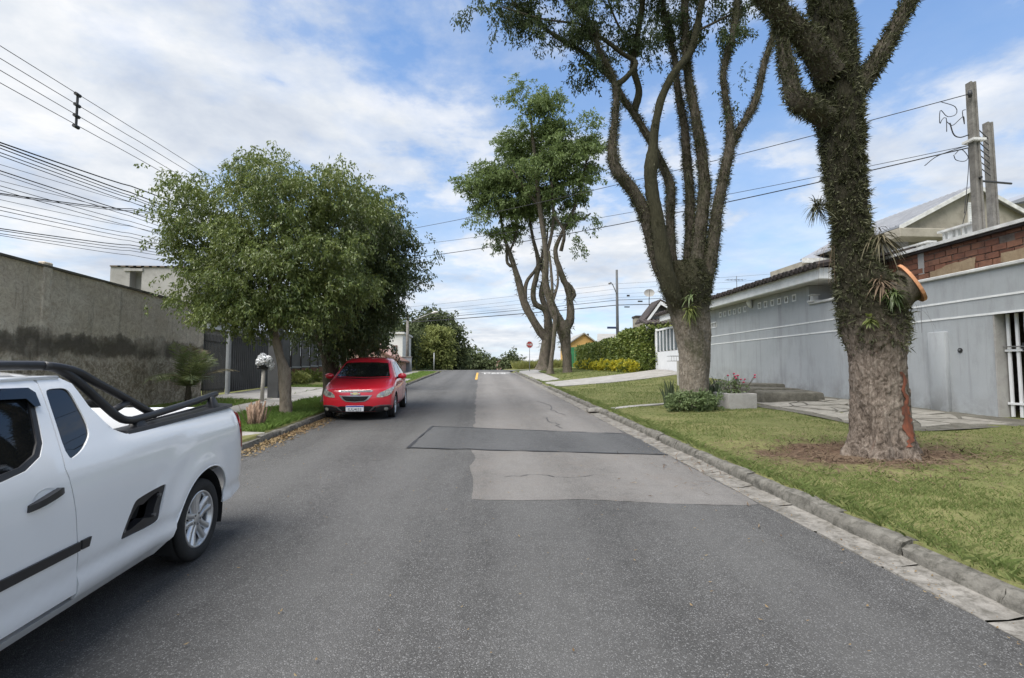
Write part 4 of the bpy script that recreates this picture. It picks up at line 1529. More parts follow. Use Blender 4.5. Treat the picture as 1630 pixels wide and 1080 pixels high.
# ---- round crowned street trees on the left verge
TL = on_ground(454, 662)
YL = float(TL[1])
tree = thing('street_tree', 'round leafy street tree with smooth crooked brown trunk on the left verge', 'tree', group='trees along the left kerb')
limb('trunk', tree, [(455, 664, 0, 24), (455, 655, 0, 20.5), (454, 622, 0, 19.5), (453, 598, 0, 21), (450, 582, 0, 17), (445, 566, 0, 14), (440, 543, 0, 14), (434, 522, 0, 13), (430, 490, 0, 11), (432, 440, 0, 9), (436, 380, 0, 6), (440, 320, 0, 3)], YL, M['bark_pale'], 30, None, .06, 21, .25, res=.05, lobes=3)
for k, L_ in enumerate([[(455, 604, -.05, 13), (459, 594, -.05, 9), (461, 587, -.05, 5), (461.5, 585, -.05, 1)], [(436, 530, 0, 9), (415, 500, 0, 7), (380, 460, .2, 5), (340, 420, .3, 3)], [(434, 515, 0, 9), (460, 480, 0, 7), (500, 440, .1, 5), (530, 400, .2, 3)],
                        [(431, 480, 0, 7), (445, 440, -.5, 5), (440, 400, -.9, 3)], [(432, 450, 0, 6), (400, 400, .5, 4), (370, 340, .6, 3)], [(433, 440, 0, 6), (470, 380, .4, 4), (500, 320, .6, 3)]]):
    limb('limb', tree, L_, YL, M['bark_dark'] if k else M['bark_pale'], 10, None, .08, 200 + k, res=.1)
BL = [blob(430, 380, YL, 115, 120, 1.75, 1.3), blob(345, 330, YL, 66, 62, 1.2), blob(320, 420, YL + .2, 56, 70, 1.1), blob(470, 290, YL, 92, 50, 1.5), blob(535, 335, YL + .2, 75, 80, 1.5), blob(380, 470, YL - .4, 80, 60, 1.2), blob(440, 478, YL - .5, 62, 38, .9),
      blob(500, 450, YL, 90, 75, 1.4), blob(390, 280, YL + .2, 62, 40, 1.2), blob(300, 300, YL + .3, 34, 34, .7), blob(350, 492, YL + .3, 42, 30, .7), blob(545, 420, YL - .2, 62, 62, 1.1), blob(470, 498, YL, 40, 26, .6), blob(300, 370, YL, 30, 40, .6), blob(400, 488, YL - .3, 60, 28, .8), blob(455, 492, YL - .5, 50, 22, .6), blob(500, 500, YL - .2, 46, 28, .8), blob(345, 470, YL, 60, 50, 1.0), blob(430, 450, YL - .8, 80, 60, .9)]
crown(tree, M['leaf_round'], BL, 5000, 16, .092, .020, .26, .75, 51, shell=2.6, bough=11, bsize=.22)

tree = thing('street_tree', 'dark dense street tree with thick trunk just behind the red car', 'tree', group='trees along the left kerb')
Yb = 15.2
limb('trunk', tree, [(528, 640, 0, 34), (528, 620, 0, 28), (526, 590, 0, 26), (523, 560, 0, 28), (520, 545, 0, 28), (528, 525, 0, 18), (540, 490, 0, 14), (555, 440, 0, 10), (565, 380, 0, 6)], Yb, M['bark_dark'], 26, None, .08, 23, .25, res=.07, lobes=4)
for k, L_ in enumerate([[(516, 555, 0, 18), (505, 530, 0, 14), (495, 500, 0, 10), (480, 460, 0, 6)], [(530, 540, -.1, 14), (550, 520, -.2, 10), (585, 490, -.3, 7), (620, 450, -.3, 4)], [(545, 480, 0, 8), (590, 420, .2, 5), (620, 370, .2, 3)]]):
    limb('limb', tree, L_, Yb, M['bark_dark'], 10, None, .08, 220 + k, res=.12)
BL = [blob(578, 400, Yb, 74, 92, 1.9, 1.3), blob(606, 385, Yb, 46, 58, 1.3), blob(614, 430, Yb - .2, 38, 48, 1.1), blob(560, 480, Yb - .3, 68, 58, 1.4), blob(592, 490, Yb - .2, 36, 48, 1.1), blob(580, 532, Yb - .2, 36, 28, .9), blob(545, 540, Yb, 36, 28, .9),
      blob(510, 500, Yb, 56, 46, 1.2), blob(632, 405, Yb, 24, 28, .6), blob(582, 340, Yb + .2, 48, 38, 1.3), blob(630, 460, Yb, 12, 22, .5)]
crown(tree, M['leaf_dark'], BL, 3400, 16, .112, .024, .32, .75, 52, shell=2.5, bough=11, bsize=.27)

tree = thing('street_tree', 'small forked tree behind the red car roof under the dark crown', 'tree', group='trees along the left kerb')
Yc = 23.0
limb('trunk', tree, [(583, 615, 0, 16), (583, 590, 0, 12), (581, 565, 0, 10), (578, 545, 0, 10)], Yc, M['bark_dark'], 14, None, .06, 24, .2, res=.12, lobes=3)
for k, L_ in enumerate([[(581, 565, 0, 8), (595, 555, 0, 7), (605, 540, 0, 5), (612, 515, 0, 3)], [(579, 548, 0, 8), (575, 525, 0, 6), (570, 490, 0, 4)]]):
    limb('limb', tree, L_, Yc, M['bark_dark'], 8, None, .06, 230 + k, res=.15)
crown(tree, M['leaf_dark'], [blob(588, 500, Yc, 38, 40, 1.6), blob(560, 490, Yc, 48, 46, 1.6), blob(606, 520, Yc, 16, 20, .8)], 650, 16, .17, .04, .5, .7, 53)

# ------------------------------------------------------------------ right side: grey house front and its wall
WX = WALL_R
gw = thing('grey_boundary_wall', 'long grey painted front wall with white stripes behind the lopped tree', 'wall', (WX, 9.95, 0))


def rot_inv(par):
    return (Matrix.Translation(par.location) @ par.rotation_euler.to_matrix().to_4x4()).inverted()


def part(mb, name, mat, par, **k):
    o = mb.obj(name, mat, par, **k)
    o.matrix_parent_inverse = rot_inv(par)
    return o


ORD = ['first', 'second', 'third', 'fourth', 'fifth', 'sixth', 'seventh', 'eighth', 'ninth', 'tenth', 'eleventh', 'twelfth', 'thirteenth', 'fourteenth', 'fifteenth', 'sixteenth', 'seventeenth', 'eighteenth', 'nineteenth', 'twentieth', 'last']
GY0 = 9.38            # gate opening edge
part(MB().add([(WX, GY0, .3), (WX, 14.938, .3), (WX, 14.938, 3.53), (WX, GY0, 3.53), (WX + .28, GY0, .3), (WX + .28, 14.938, .3), (WX + .28, 14.938, 3.53), (WX + .28, GY0, 3.53)],
               [(0, 3, 2, 1), (4, 5, 6, 7), (0, 1, 5, 4), (1, 2, 6, 5), (2, 3, 7, 6), (3, 0, 4, 7)]), 'wall', M['grey_wall'], gw)
part(MB().box(WX, WX + .28, 4.6, GY0 - .002, 2.66, 3.53), 'lintel', M['grey_wall'], gw)
part(MB().box(WX - .002, WX + .285, 4.6, 4.9, .2, 2.66), 'wall', M['grey_wall'], gw)
part(MB().box(WX + .004, WX + .276, GY0 - .03, GY0 - .003, .45, 2.655), 'gate_pier', M['raw_concrete'], gw)
part(MB().box(WX - .06, WX + .34, 4.5, 14.9, 3.53, 3.60), 'coping', M['white_dirty'], gw, bevel=.012)
for z in (2.985, 2.64):
    part(MB().box(WX - .012, WX + .01, 4.6, 14.935, z - .02, z + .02), 'white_stripe', M['white_trim'], gw)
yp = Yof(1512.5, WX)
part(MB().box(WX - .10, WX + .02, yp, yp + .42, .4, 2.36), 'pilaster', M['grey_wall'], gw, bevel=.02, seg=2)
# round hole with dark rim
c = at_x(1529, 558, WX)
V, Fc = tube_arrays([(WX - .02, c[1], c[2]), (WX + .01, c[1], c[2])], .05, 16)
o = mesh_obj('round_vent', V, Fc, M['dark_metal'], gw)
o.matrix_parent_inverse = rot_inv(gw)
V, Fc = tube_arrays([(WX - .03, c[1], c[2] + .01), (WX - .018, c[1], c[2] + .01)], .022, 12)
o = mesh_obj('vent_knob', V, Fc, M['steel'], gw)
o.matrix_parent_inverse = rot_inv(gw)

# white bar gate in the opening
gate = thing('bar_gate', 'white metal bar gate at the right edge set in the grey wall', 'gate', (WX + .2, 8.5, .5))
bx = WX + .20
for k in range(24):
    y = GY0 - .10 - k * .165
    if y < 5:
        break
    part(MB().box(bx, bx + .03, y - .027, y + .027, .60, 2.62), 'bar', M['white_gate'], gate)
for z in (.86, 1.90):
    part(MB().box(bx - .022, bx - .002, 5.0, GY0 - .04, z - .022, z + .022), 'rail', M['white_gate'], gate)
c = at_x(1612, 552, bx)
part(MB().tube([(bx - .05, GY0 - .05, c[2]), (bx - .05, GY0 - .55, c[2] - .01)], .012, 8), 'latch_bolt', M['steel'], gate)
part(MB().box(bx - .06, bx - .02, GY0 - .50, GY0 - .40, c[2] - .09, c[2] + .06), 'lock_case', M['dark_metal'], gate)
# yard behind the gate
yard = thing('yard_wall', 'dim grey yard wall seen through the white bar gate', 'wall', (WX + 2.6, 8, .5))
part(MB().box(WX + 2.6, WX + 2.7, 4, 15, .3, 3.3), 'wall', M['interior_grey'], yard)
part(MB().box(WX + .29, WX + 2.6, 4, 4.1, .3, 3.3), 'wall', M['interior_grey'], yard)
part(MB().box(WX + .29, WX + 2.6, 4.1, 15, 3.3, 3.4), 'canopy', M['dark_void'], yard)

# grey house with white fascia and tiled eave
hs = thing('grey_house', 'low grey house with white fascia, tile eave and row of small square windows', 'house', (WX, 14.94, .6))
HY0, HY1 = 14.94, 24.3
SQ = []
for p in (1212.5, 1222.5, 1233.5, 1244.5, 1256, 1268.5, 1149.5, 1156.5, 1164.5, 1172.3, 1180.5, 1189):
    SQ.append((Yof(p, WX), 3.86))
holes = [[(y - .085, z - .1), (y + .085, z - .1), (y + .085, z + .1), (y - .085, z + .1)] for y, z in SQ]
lowc = at_x(1135.5, 518, WX)
holes.append([(lowc[1] - .33, lowc[2] - .13), (lowc[1] + .33, lowc[2] - .13), (lowc[1] + .33, lowc[2] + .13), (lowc[1] - .33, lowc[2] + .13)])
V2, tri = cdt([(HY0, .3), (HY1, .3), (HY1, 4.14), (HY0, 4.14)], holes, .8)
front = [(WX, a, b) for a, b in V2]
n = len(front)
back = [(WX + .2, a, b) for a, b in V2]
Fc = [t for t in tri] + [tuple(i + n for i in t[::-1]) for t in tri]
ed = {}
for t in tri:
    for a, b in ((t[0], t[1]), (t[1], t[2]), (t[2], t[0])):
        ed[(a, b)] = 1
Fc += [(b, a, a + n, b + n) for (a, b) in ed if (b, a) not in ed]
Fc = [f[::-1] for f in Fc]
o = mesh_obj('wall', front + back, Fc, M['grey_wall'], hs)
o.matrix_parent_inverse = rot_inv(hs)
part(MB().box(WX + .2, 19, HY0, HY0 + .2, .3, 4.6), 'side_wall', M['grey_wall'], hs)
part(MB().box(WX + .2, 19, HY1 - .2, HY1, .3, 4.6), 'side_wall', M['grey_wall'], hs)
for y, z in SQ:
    mbf = MB()
    for (a0, a1, b0, b1) in ((-.10, .10, .075, .115), (-.10, .10, -.115, -.075), (-.10, -.06, -.075, .075), (.06, .10, -.075, .075)):
        mbf.box(WX - .02, WX + .08, y + a0, y + a1, z + b0, z + b1)
    w_ = part(mbf, 'window', M['white_trim'], hs)
    p_ = mesh_obj('pane', *(lambda q: (q.v, q.f))(MB().box(WX + .06, WX + .07, y - .06, y + .06, z - .075, z + .075)), M['glass_pale'], w_)
mbf = MB()
for k in range(4):
    y = lowc[1] - .33 + k * .21
    mbf.box(WX - .02, WX + .08, y, y + .045, lowc[2] - .13, lowc[2] + .13)
mbf.box(WX - .015, WX + .07, lowc[1] - .33, lowc[1] + .345, lowc[2] + .09, lowc[2] + .129)
mbf.box(WX - .015, WX + .07, lowc[1] - .33, lowc[1] + .345, lowc[2] - .129, lowc[2] - .09)
part(mbf, 'window', M['white_trim'], hs)
part(MB().box(WX + .12, WX + .13, lowc[1] - .33, lowc[1] + .33, lowc[2] - .13, lowc[2] + .13), 'pane', M['dark_void'], hs)
for z in (2.985, 2.64):
    part(MB().box(WX - .012, WX + .01, HY0 + .01, HY1, z - .02, z + .02), 'white_stripe', M['white_trim'], hs)
part(MB().box(WX - .52, WX - .40, 13.7, 26.6, 4.13, 4.46), 'fascia', M['white_trim'], hs, bevel=.01)
part(MB().box(WX - .40, WX + 1.5, 13.7, 13.82, 4.13, 4.46), 'fascia', M['white_trim'], hs, bevel=.01)
part(MB().box(WX - .395, WX + 9, 13.83, 26.6, 4.15, 4.20), 'soffit', M['white_dirty'], hs)
mbr = MB()
mbr.add([(WX - .62, 13.55, 4.48), (WX - .62, 26.8, 4.48), (WX + 4.5, 26.8, 5.5), (WX + 4.5, 13.55, 5.5), (WX - .62, 13.55, 4.44), (WX - .62, 26.8, 4.44), (WX + 4.5, 26.8, 5.4), (WX + 4.5, 13.55, 5.4)],
        [(0, 3, 2, 1), (4, 5, 6, 7), (0, 1, 5, 4), (1, 2, 6, 5), (2, 3, 7, 6), (3, 0, 4, 7)])
roof = part(mbr, 'roof', M['roof_dark'], hs)
# tile barrels along the eave
V, Fc = tube_arrays([(0, 0, 0), (.6, 0, .12), (1.4, 0, .28)], [.085, .08, .08], 8)
tile_me = bpy.data.meshes.new('roof_tile')
tile_me.from_pydata([tuple(v) for v in V], [], [tuple(f) for f in Fc])
tile_me.materials.append(M['roof_dark'])
k = 0
y = 13.6
while y < 26.8:
    o = put(tile_me, 'roof_tile', roof, (WX - .70 + rng.normal(0, .012), y, 4.50 + rng.normal(0, .008)), (0, 0, rng.normal(0, .02)))
    y += .22
# white wall ornament between the windows
c = at_x(1197, 482, WX)
V, Fc = tube_arrays([(WX - .02, c[1], c[2] + .22), (WX - .10, c[1], c[2] + .16), (WX - .12, c[1], c[2]), (WX - .08, c[1], c[2] - .12), (WX - .02, c[1], c[2] - .2)], [.03, .06, .1, .07, .03], 10)
o = mesh_obj('wall_ornament', V, Fc, M['white_trim'], hs, True)
o.matrix_parent_inverse = rot_inv(hs)
# small pipe cap on the coping end
o = part(MB().box(WX - .10, WX + .30, 14.6, 14.9, 3.60, 3.66).box(WX - .05, WX + .12, 14.68, 14.82, 3.66, 3.80).box(WX - .09, WX + .16, 14.64, 14.86, 3.80, 3.83), 'wall_cap', M['white_dirty'], hs)

# white gate between house and hedge
wg = thing('garage_gate', 'white panel gate with pale vertical panes beside the tall clipped hedge', 'gate', (WX, 26.5, 1.4))
part(MB().box(WX + .02, WX + .06, 24.4, 28.6, 1.1, 2.55), 'lower_panel', M['white_gate'], wg)
for k in range(8):
    y0 = 24.45 + k * .52
    part(MB().box(WX + .03, WX + .045, y0 + .05, y0 + .48, 2.60, 3.70), 'pane', M['glass_pale'], wg)
for k in range(9):
    y0 = 24.42 + k * .52
    part(MB().box(WX - .01, WX + .07, y0 - .04, y0 + .04, 2.56, 3.74), 'mullion', M['white_gate'], wg)
part(MB().box(WX - .02, WX + .08, 24.4, 28.62, 3.745, 3.84), 'top_rail', M['white_gate'], wg)
part(MB().box(WX - .05, WX + .12, 28.60, 28.72, 1.2, 3.9), 'post', M['white_gate'], wg)

# ---- clipped hedge
hd = thing('clipped_hedge', 'tall clipped green hedge with square niche along the right verge', 'hedge', (WX, 40, 1.6))


def hedge_leaves(name, y0, y1, x0, x1, zb, zt, n, ll, mat, par, seed, niche=None):
    r = np.random.default_rng(seed)
    # faces: front (x0), top, near end (y0), far end
    A = [(y1 - y0) * (zt - zb), (y1 - y0) * (x1 - x0), (x1 - x0) * (zt - zb)]
    n0, n1, n2 = [int(n * a / sum(A)) for a in A]
    P = np.vstack([np.column_stack([np.full(n0, x0), r.uniform(y0, y1, n0), r.uniform(zb, zt, n0)]), np.column_stack([r.uniform(x0, x1, n1), r.uniform(y0, y1, n1), np.full(n1, zt)]),
                   np.column_stack([r.uniform(x0, x1, n2), np.full(n2, y0), r.uniform(zb, zt, n2)])])
    N = np.vstack([np.tile([-1, 0, 0], (n0, 1)), np.tile([0, 0, 1], (n1, 1)), np.tile([0, -1, 0], (n2, 1))]).astype(float)
    P += N * r.normal(0, .07, (len(P), 1)) + N * .10 * (np.sin(P[:, 1:2] * 2.1) * np.cos(P[:, 2:] * 2.7 + P[:, 1:2]))
    if niche is not None:
        k = ~((np.abs(P[:, 1] - niche[0]) < niche[1]) & (np.abs(P[:, 2] - niche[2]) < niche[3]) & (N[:, 0] < -.5))
        P, N = P[k], N[k]
    m_ = len(P)
    d = N * .5 + r.normal(0, .6, (m_, 3)) + [0, 0, -.3]
    d /= np.linalg.norm(d, axis=1)[:, None]
    s = np.cross(d, r.normal(0, 1, (m_, 3)))
    s /= np.linalg.norm(s, axis=1)[:, None]
    L = ll * r.uniform(.6, 1.3, (m_, 1))
    V = np.stack([P, P + d * L * .5 + s * L * .3, P + d * L, P + d * L * .5 - s * L * .3], 1).reshape(-1, 3)
    i = np.arange(m_)[:, None] * 4
    o = np_obj(name, V, np.hstack([i, i + 1, i + 2, i, i + 2, i + 3]).reshape(-1, 3), mat, par)
    o.matrix_parent_inverse = rot_inv(par)
    o['kind'] = 'stuff'
    return o


nic = at_x(1016, 537, WX - .5)
for (y0, y1, zt, n, ni) in ((28.75, 34.9, 4.05, 9000, (nic[1], .42, nic[2], .36)), (34.9, 50.2, 3.75, 13000, None)):
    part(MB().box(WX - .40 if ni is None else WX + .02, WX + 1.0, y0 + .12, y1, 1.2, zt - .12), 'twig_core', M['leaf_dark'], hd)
    hedge_leaves('leaves', y0, y1, WX - .5, WX + 1.1, 1.4, zt, n, .17, M['leaf_hedge'], hd, 61 + int(y0), ni)
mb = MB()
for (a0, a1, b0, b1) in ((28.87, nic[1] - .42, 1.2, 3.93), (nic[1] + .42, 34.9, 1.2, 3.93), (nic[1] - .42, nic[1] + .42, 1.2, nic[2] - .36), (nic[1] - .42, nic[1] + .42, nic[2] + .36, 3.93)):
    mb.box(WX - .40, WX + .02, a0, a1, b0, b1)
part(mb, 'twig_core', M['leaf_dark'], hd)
pq = thing('niche_plaque', 'square pinkish plaque inside the niche of the tall hedge', 'plaque', (WX - .1, nic[1], nic[2]))
part(MB().box(WX - .12, WX - .02, nic[1] - .44, nic[1] + .40, nic[2] - .34, nic[2] + .34), 'panel', M['terracotta_plaque'], pq, bevel=.02)
part(MB().box(WX - .145, WX - .121, nic[1] - .30, nic[1] + .26, nic[2] - .22, nic[2] + .22), 'inset', M['white_dirty'], pq, bevel=.01)
# yellow-flowering low shrubs at the hedge foot, one after another
r = np.random.default_rng(5)
for k, y in enumerate(np.arange(29.5, 44, .95)):
    X = 8.95 + r.normal(0, .12) - (y - 29) * .01
    z = Tf(X, y)
    sh = thing('flowering_shrub', ORD[k] + ' low flowering shrub from the white gate in the row at the hedge foot', 'shrub', (X, y, z), 0, 'flowering shrubs at the hedge foot')
    V, Fc = foliage([(np.array([X, y, z + .32]), np.array([.45, .62, .34]) * r.uniform(.85, 1.2), 1)], 60, 9, .15, .045, .16, -.2, 300 + k, 2.5)
    o = np_obj('leaves', V, Fc, M['leaf_yellow'] if k % 3 != 1 else M['leaf_hedge'], sh)
    o.matrix_parent_inverse = rot_inv(sh)
    o['kind'] = 'stuff'
    part(MB().tube([(X, y, z - .05), (X + .02, y, z + .15), (X + .05, y, z + .3)], [.03, .025, .015], 6), 'stem', M['bark_dark'], sh)

# ---- gabled house behind the hedge with a dish
gh = thing('gabled_house', 'grey gabled house with white eaves behind the hedge and white gate', 'house', (14, 31, 1.6))
Yg = 30.5
a = at_y(1047, 478, Yg)
e0, e1 = at_y(1024, 508, Yg), at_y(1092, 520, Yg)
rr_ = at_y(1120, 520, Yg)
wallp = [(e0[0] + .35, Yg, 1.2), (rr_[0], Yg, 1.2), (rr_[0], Yg, rr_[2] + .05), (a[0], Yg, a[2] - .18), (e0[0] + .35, Yg, e0[2] + .02)]
part(MB().prism(wallp, (0, 0, 0), (0, 1.0, 0)), 'wall', M['house_grey'], gh)


def rake(p, q, y0, y1, th, mat, nm, drop=.0):
    p, q = np.array(p), np.array(q)
    V = [(p[0], y0, p[2]), (q[0], y0, q[2]), (q[0], y1, q[2]), (p[0], y1, p[2])]
    return part(MB().hexa([(v[0], v[1], v[2] - th) for v in V], V), nm, mat, gh)


rake(e0 + [-.15, 0, -.15], a, Yg - .5, Yg + 1.2, .12, M['roof_dark'], 'roof')
rake(a, at_y(1130, 524, Yg), Yg - .5, Yg + 1.2, .12, M['roof_dark'], 'roof')
rake(e0 + [-.02, 0, -.22], a + [0, 0, -.13], Yg - .52, Yg - .44, .22, M['white_trim'], 'bargeboard')
rake(a + [0, 0, -.13], at_y(1130, 524, Yg) + [0, 0, -.13], Yg - .52, Yg - .44, .22, M['white_trim'], 'bargeboard')
b0, b1 = at_y(1028, 521, Yg - 1.5), at_y(1100, 500, Yg - 1.5)
part(MB().box(b0[0], 15.5, Yg - 1.5, Yg - 1.4, b0[2] - .22, b0[2] + .12), 'fascia', M['white_trim'], gh)
for k in range(14):
    x = b0[0] + .1 + k * .24
    part(MB().tube([(x, Yg - 1.6, b0[2] + .16), (x, Yg - .2, b0[2] + .55)], .10, 7), 'roof_tile', M['roof_dark'], gh)
q = at_y(1021, 506, 32.6)
part(MB().box(q[0] - .35, q[0] + .45, 32.6, 33.4, 2.0, q[2] + .02), 'water_tank_block', M['house_plaster'], gh)
part(MB().box(q[0] - .40, q[0] + .0, 32.55, 33.45, q[2] + .02, q[2] + .14), 'block_cap', M['roof_dark'], gh)
# satellite dish
d0 = at_y(1033.5, 467, Yg - .6)
ds = thing('satellite_dish', 'round pale satellite dish on the gable of the grey house', 'dish', d0)
V, Fc = [], []
nr, na = 5, 24
axis = np.array([-.25, -.85, .35])
axis /= np.linalg.norm(axis)
u = np.cross(axis, [0, 0, 1])
u /= np.linalg.norm(u)
w = np.cross(u, axis)
for i in range(nr + 1):
    rad = .30 * i / nr
    for j in range(na):
        t_ = j * 2 * math.pi / na
        V.append(axis * (rad * rad * .9 - .05) + u * rad * math.cos(t_) * 1.05 + w * rad * math.sin(t_) * .9)
for i in range(nr):
    for j in range(na):
        Fc.append((i * na + j, i * na + (j + 1) % na, (i + 1) * na + (j + 1) % na, (i + 1) * na + j))
mesh_obj('reflector', V, Fc, M['house_grey'], ds, True)
MB().tube([np.array([0, 0, -.1]), (0, .05, -.45), (0, .05, -.75)], .025, 8).obj('mast', M['dark_metal'], ds)
MB().tube([w * -.26, axis * .34, axis * .38], .012, 6).obj('feed_arm', M['dark_metal'], ds)
# tv aerial above the grey house roof
a0 = at_y(1173, 463, 20.5)
ae = thing('tv_aerial', 'thin rooftop TV aerial above the grey house eave', 'aerial', a0)
MB().tube([(0, 0, -.6), (0, 0, .62)], .014, 6).obj('mast', M['steel'], ae)
MB().tube([(-.45, 0, .45), (.38, .2, .5)], .011, 6).obj('boom', M['steel'], ae)
for k in range(6):
    s = -.42 + k * .15
    MB().tube([(s, -.18, .46), (s, .2, .47)], .006, 5).obj('element', M['steel'], ae)

# ---- brick building behind the grey wall
BX = 12.0
bb = thing('brick_building', 'unplastered red brick building rising behind the grey wall', 'building', (BX, 14, .6))
BT = 4.80
part(MB().box(BX + .02, BX + .25, 8.0, 18.6, .6, BT - .05), 'mortar_core', M['mortar'], bb)
me = bpy.data.meshes.new('brick')
q = MB().box(-.02, .02, -.155, .155, -.068, .068)
me.from_pydata(q.v, [], q.f)
me.materials.append(M['brick'])
row = 0
z = 3.42
r = np.random.default_rng(9)
while z < BT - .08:
    y = 8.1 + (.17 if row % 2 else 0)
    while y < 18.5:
        if r.random() > .02:
            o = put(me, 'brick', bb, (BX + .015 + r.normal(0, .006), y, z + r.normal(0, .003)), (r.normal(0, .012), 0, r.normal(0, .02)))
            o.matrix_parent_inverse = rot_inv(bb)
        y += .335
    z += .158
    row += 1
# remains of tan plaster and concrete ties over the brick
for k, poly in enumerate([px for px in ([(1480, 432), (1520, 418), (1553, 410), (1553, 432), (1520, 440), (1480, 446)], [(1592, 405), (1632, 392), (1632, 412), (1592, 420)])]):
    pts = [at_x(a_, b_, BX - .03)[1:] for a_, b_ in poly]
    P = rough_poly([tuple(p) for p in pts], .12, .02, 70 + k)
    V2, tri = cdt(P, (), None)
    o = mesh_obj('plaster_patch', [(BX - .022, a_, b_) for a_, b_ in V2] + [(BX + .01, a_, b_) for a_, b_ in V2], [t[::-1] for t in tri] + [tuple(i + len(V2) for i in t) for t in tri], M['tan_plaster'], bb)
    o.matrix_parent_inverse = rot_inv(bb)
for px_ in (1475,):
    yv = Yof(px_, BX)
    part(MB().box(BX - .012, BX + .03, yv - .09, yv + .09, 3.4, BT - .06), 'concrete_tie', M['raw_concrete'], bb)
part(MB().box(BX - .20, BX + 3, 7.8, 18.8, BT - .05, BT + .03), 'roof_edge', M['white_dirty'], bb)
part(MB().box(BX - .14, BX - .02, 7.9, 18.7, BT - .11, BT - .051), 'roof_batten', M['roof_dark'], bb)
# white ornamental parapets on the brick building
for k, (p0, p1, zt) in enumerate(((1402, 1486, .24), (1513, 1556, .40))):
    X = BX + .5
    y1, y0 = Yof(p0, X), Yof(p1, X)
    pp = thing('white_parapet', ['low white parapet with pierced panel left of the two poles', 'short white pierced parapet block beside the twin poles'][k], 'parapet', (X, (y0 + y1) / 2, BT + .03))
    part(MB().box(X, X + .12, y0, y1, BT + .03, BT + .03 + zt * .22), 'base', M['white_dirty'], pp)
    part(MB().box(X - .08, X + .2, y0 - .1, y1 + .1, BT + .03 + zt, BT + .08 + zt), 'cap', M['white_dirty'], pp)
    n = max(3, int((y1 - y0) / .16))
    for i in range(n + 1):
        y = y0 + (y1 - y0) * i / n
        w_ = .035 if i % 3 else .07
        part(MB().box(X + .01, X + .11, y - w_, y + w_, BT + .03 + zt * .22, BT + .03 + zt), 'baluster', M['white_dirty'], pp)

# ---- two-storey house with big gable
Yh = 22.0
H = thing('two_storey_house', 'beige two-storey house with large gable and grey metal roof at upper right', 'house', (21.5, Yh, 1))
ap, el = at_y(1547, 296, Yh), at_y(1432, 357, Yh)
slope = (ap[2] - el[2]) / (ap[0] - el[0])
er = np.array([ap[0] + (ap[0] - el[0]) * 1.15, Yh, ap[2] - slope * (ap[0] - el[0]) * 1.15])
zb = at_y(1432, 366, Yh)[2]
wl_ = [(el[0] + .2, Yh, zb), (er[0] - .2, Yh, zb), (er[0] - .2, Yh, er[2]), (ap[0], Yh, ap[2] - .1), (el[0] + .2, Yh, el[2] - .02)]
part(MB().prism(wl_, (0, 0, 0), (0, 6.5, 0)), 'gable_wall', M['house_plaster'], H)
part(MB().box(el[0] + 1.2, er[0] - .2, Yh + .9, Yh + 6.5, 1.0, zb - .02), 'lower_wall', M['house_grey'], H)
part(MB().box(el[0] - .3, er[0], Yh - .35, Yh + .6, zb - .42, zb - .004), 'balcony_beam', M['house_plaster'], H, bevel=.02)
for p, q, nm in ((el + [-.25, 0, -.13], ap, 'roof'), (ap, er + [.25, 0, -.13], 'roof')):
    V = [(p[0], Yh - .25, p[2]), (q[0], Yh - .25, q[2]), (q[0], Yh + 7, q[2]), (p[0], Yh + 7, p[2])]
    rf = part(MB().hexa([(v[0], v[1], v[2] - .10) for v in V], V), nm, M['roof_metal'], H)
    for k in range(22):
        y = Yh - .05 + k * .32
        n_ = np.array([-(q[2] - p[2]), 0, q[0] - p[0]])
        n_ /= np.linalg.norm(n_)
        n_ *= np.sign(n_[2])
        a_, b_ = np.array([p[0], y, p[2]]) + n_ * .012, np.array([q[0], y, q[2]]) + n_ * .012
        o = MB().tube([a_, b_], .028, 6).obj('roof_rib', M['roof_metal'], rf)
    V = [(p[0], Yh - .30, p[2] - .02), (q[0], Yh - .30, q[2] - .02), (q[0], Yh - .255, q[2] - .02), (p[0], Yh - .255, p[2] - .02)]
    part(MB().hexa([(v[0], v[1], v[2] - .2) for v in V], V), 'bargeboard', M['white_dirty'], H)
w0, w1 = at_y(1539, 323, Yh), at_y(1553, 361, Yh)
wn_ = part(MB().box(w0[0], w1[0], Yh - .06, Yh + .02, w1[2], w0[2]), 'window_shutter', M['white_trim'], H)
for k in range(11):
    z = w1[2] + (w0[2] - w1[2]) * (k + .5) / 11
    o = MB().hexa([(w0[0] + .03, Yh - .085, z - .03), (w1[0] - .03, Yh - .085, z - .03), (w1[0] - .03, Yh - .062, z), (w0[0] + .03, Yh - .062, z)], [(w0[0] + .03, Yh - .08, z - .018), (w1[0] - .03, Yh - .08, z - .018), (w1[0] - .03, Yh - .058, z + .02), (w0[0] + .03, Yh - .058, z + .02)]).obj('slat', M['white_trim'], wn_)
part(MB().tube([at_y(1543, 300, Yh - .1), at_y(1538, 335, Yh - .1), at_y(1531, 362, Yh - .1)], .016, 5), 'drop_cable', M['cable'], H)
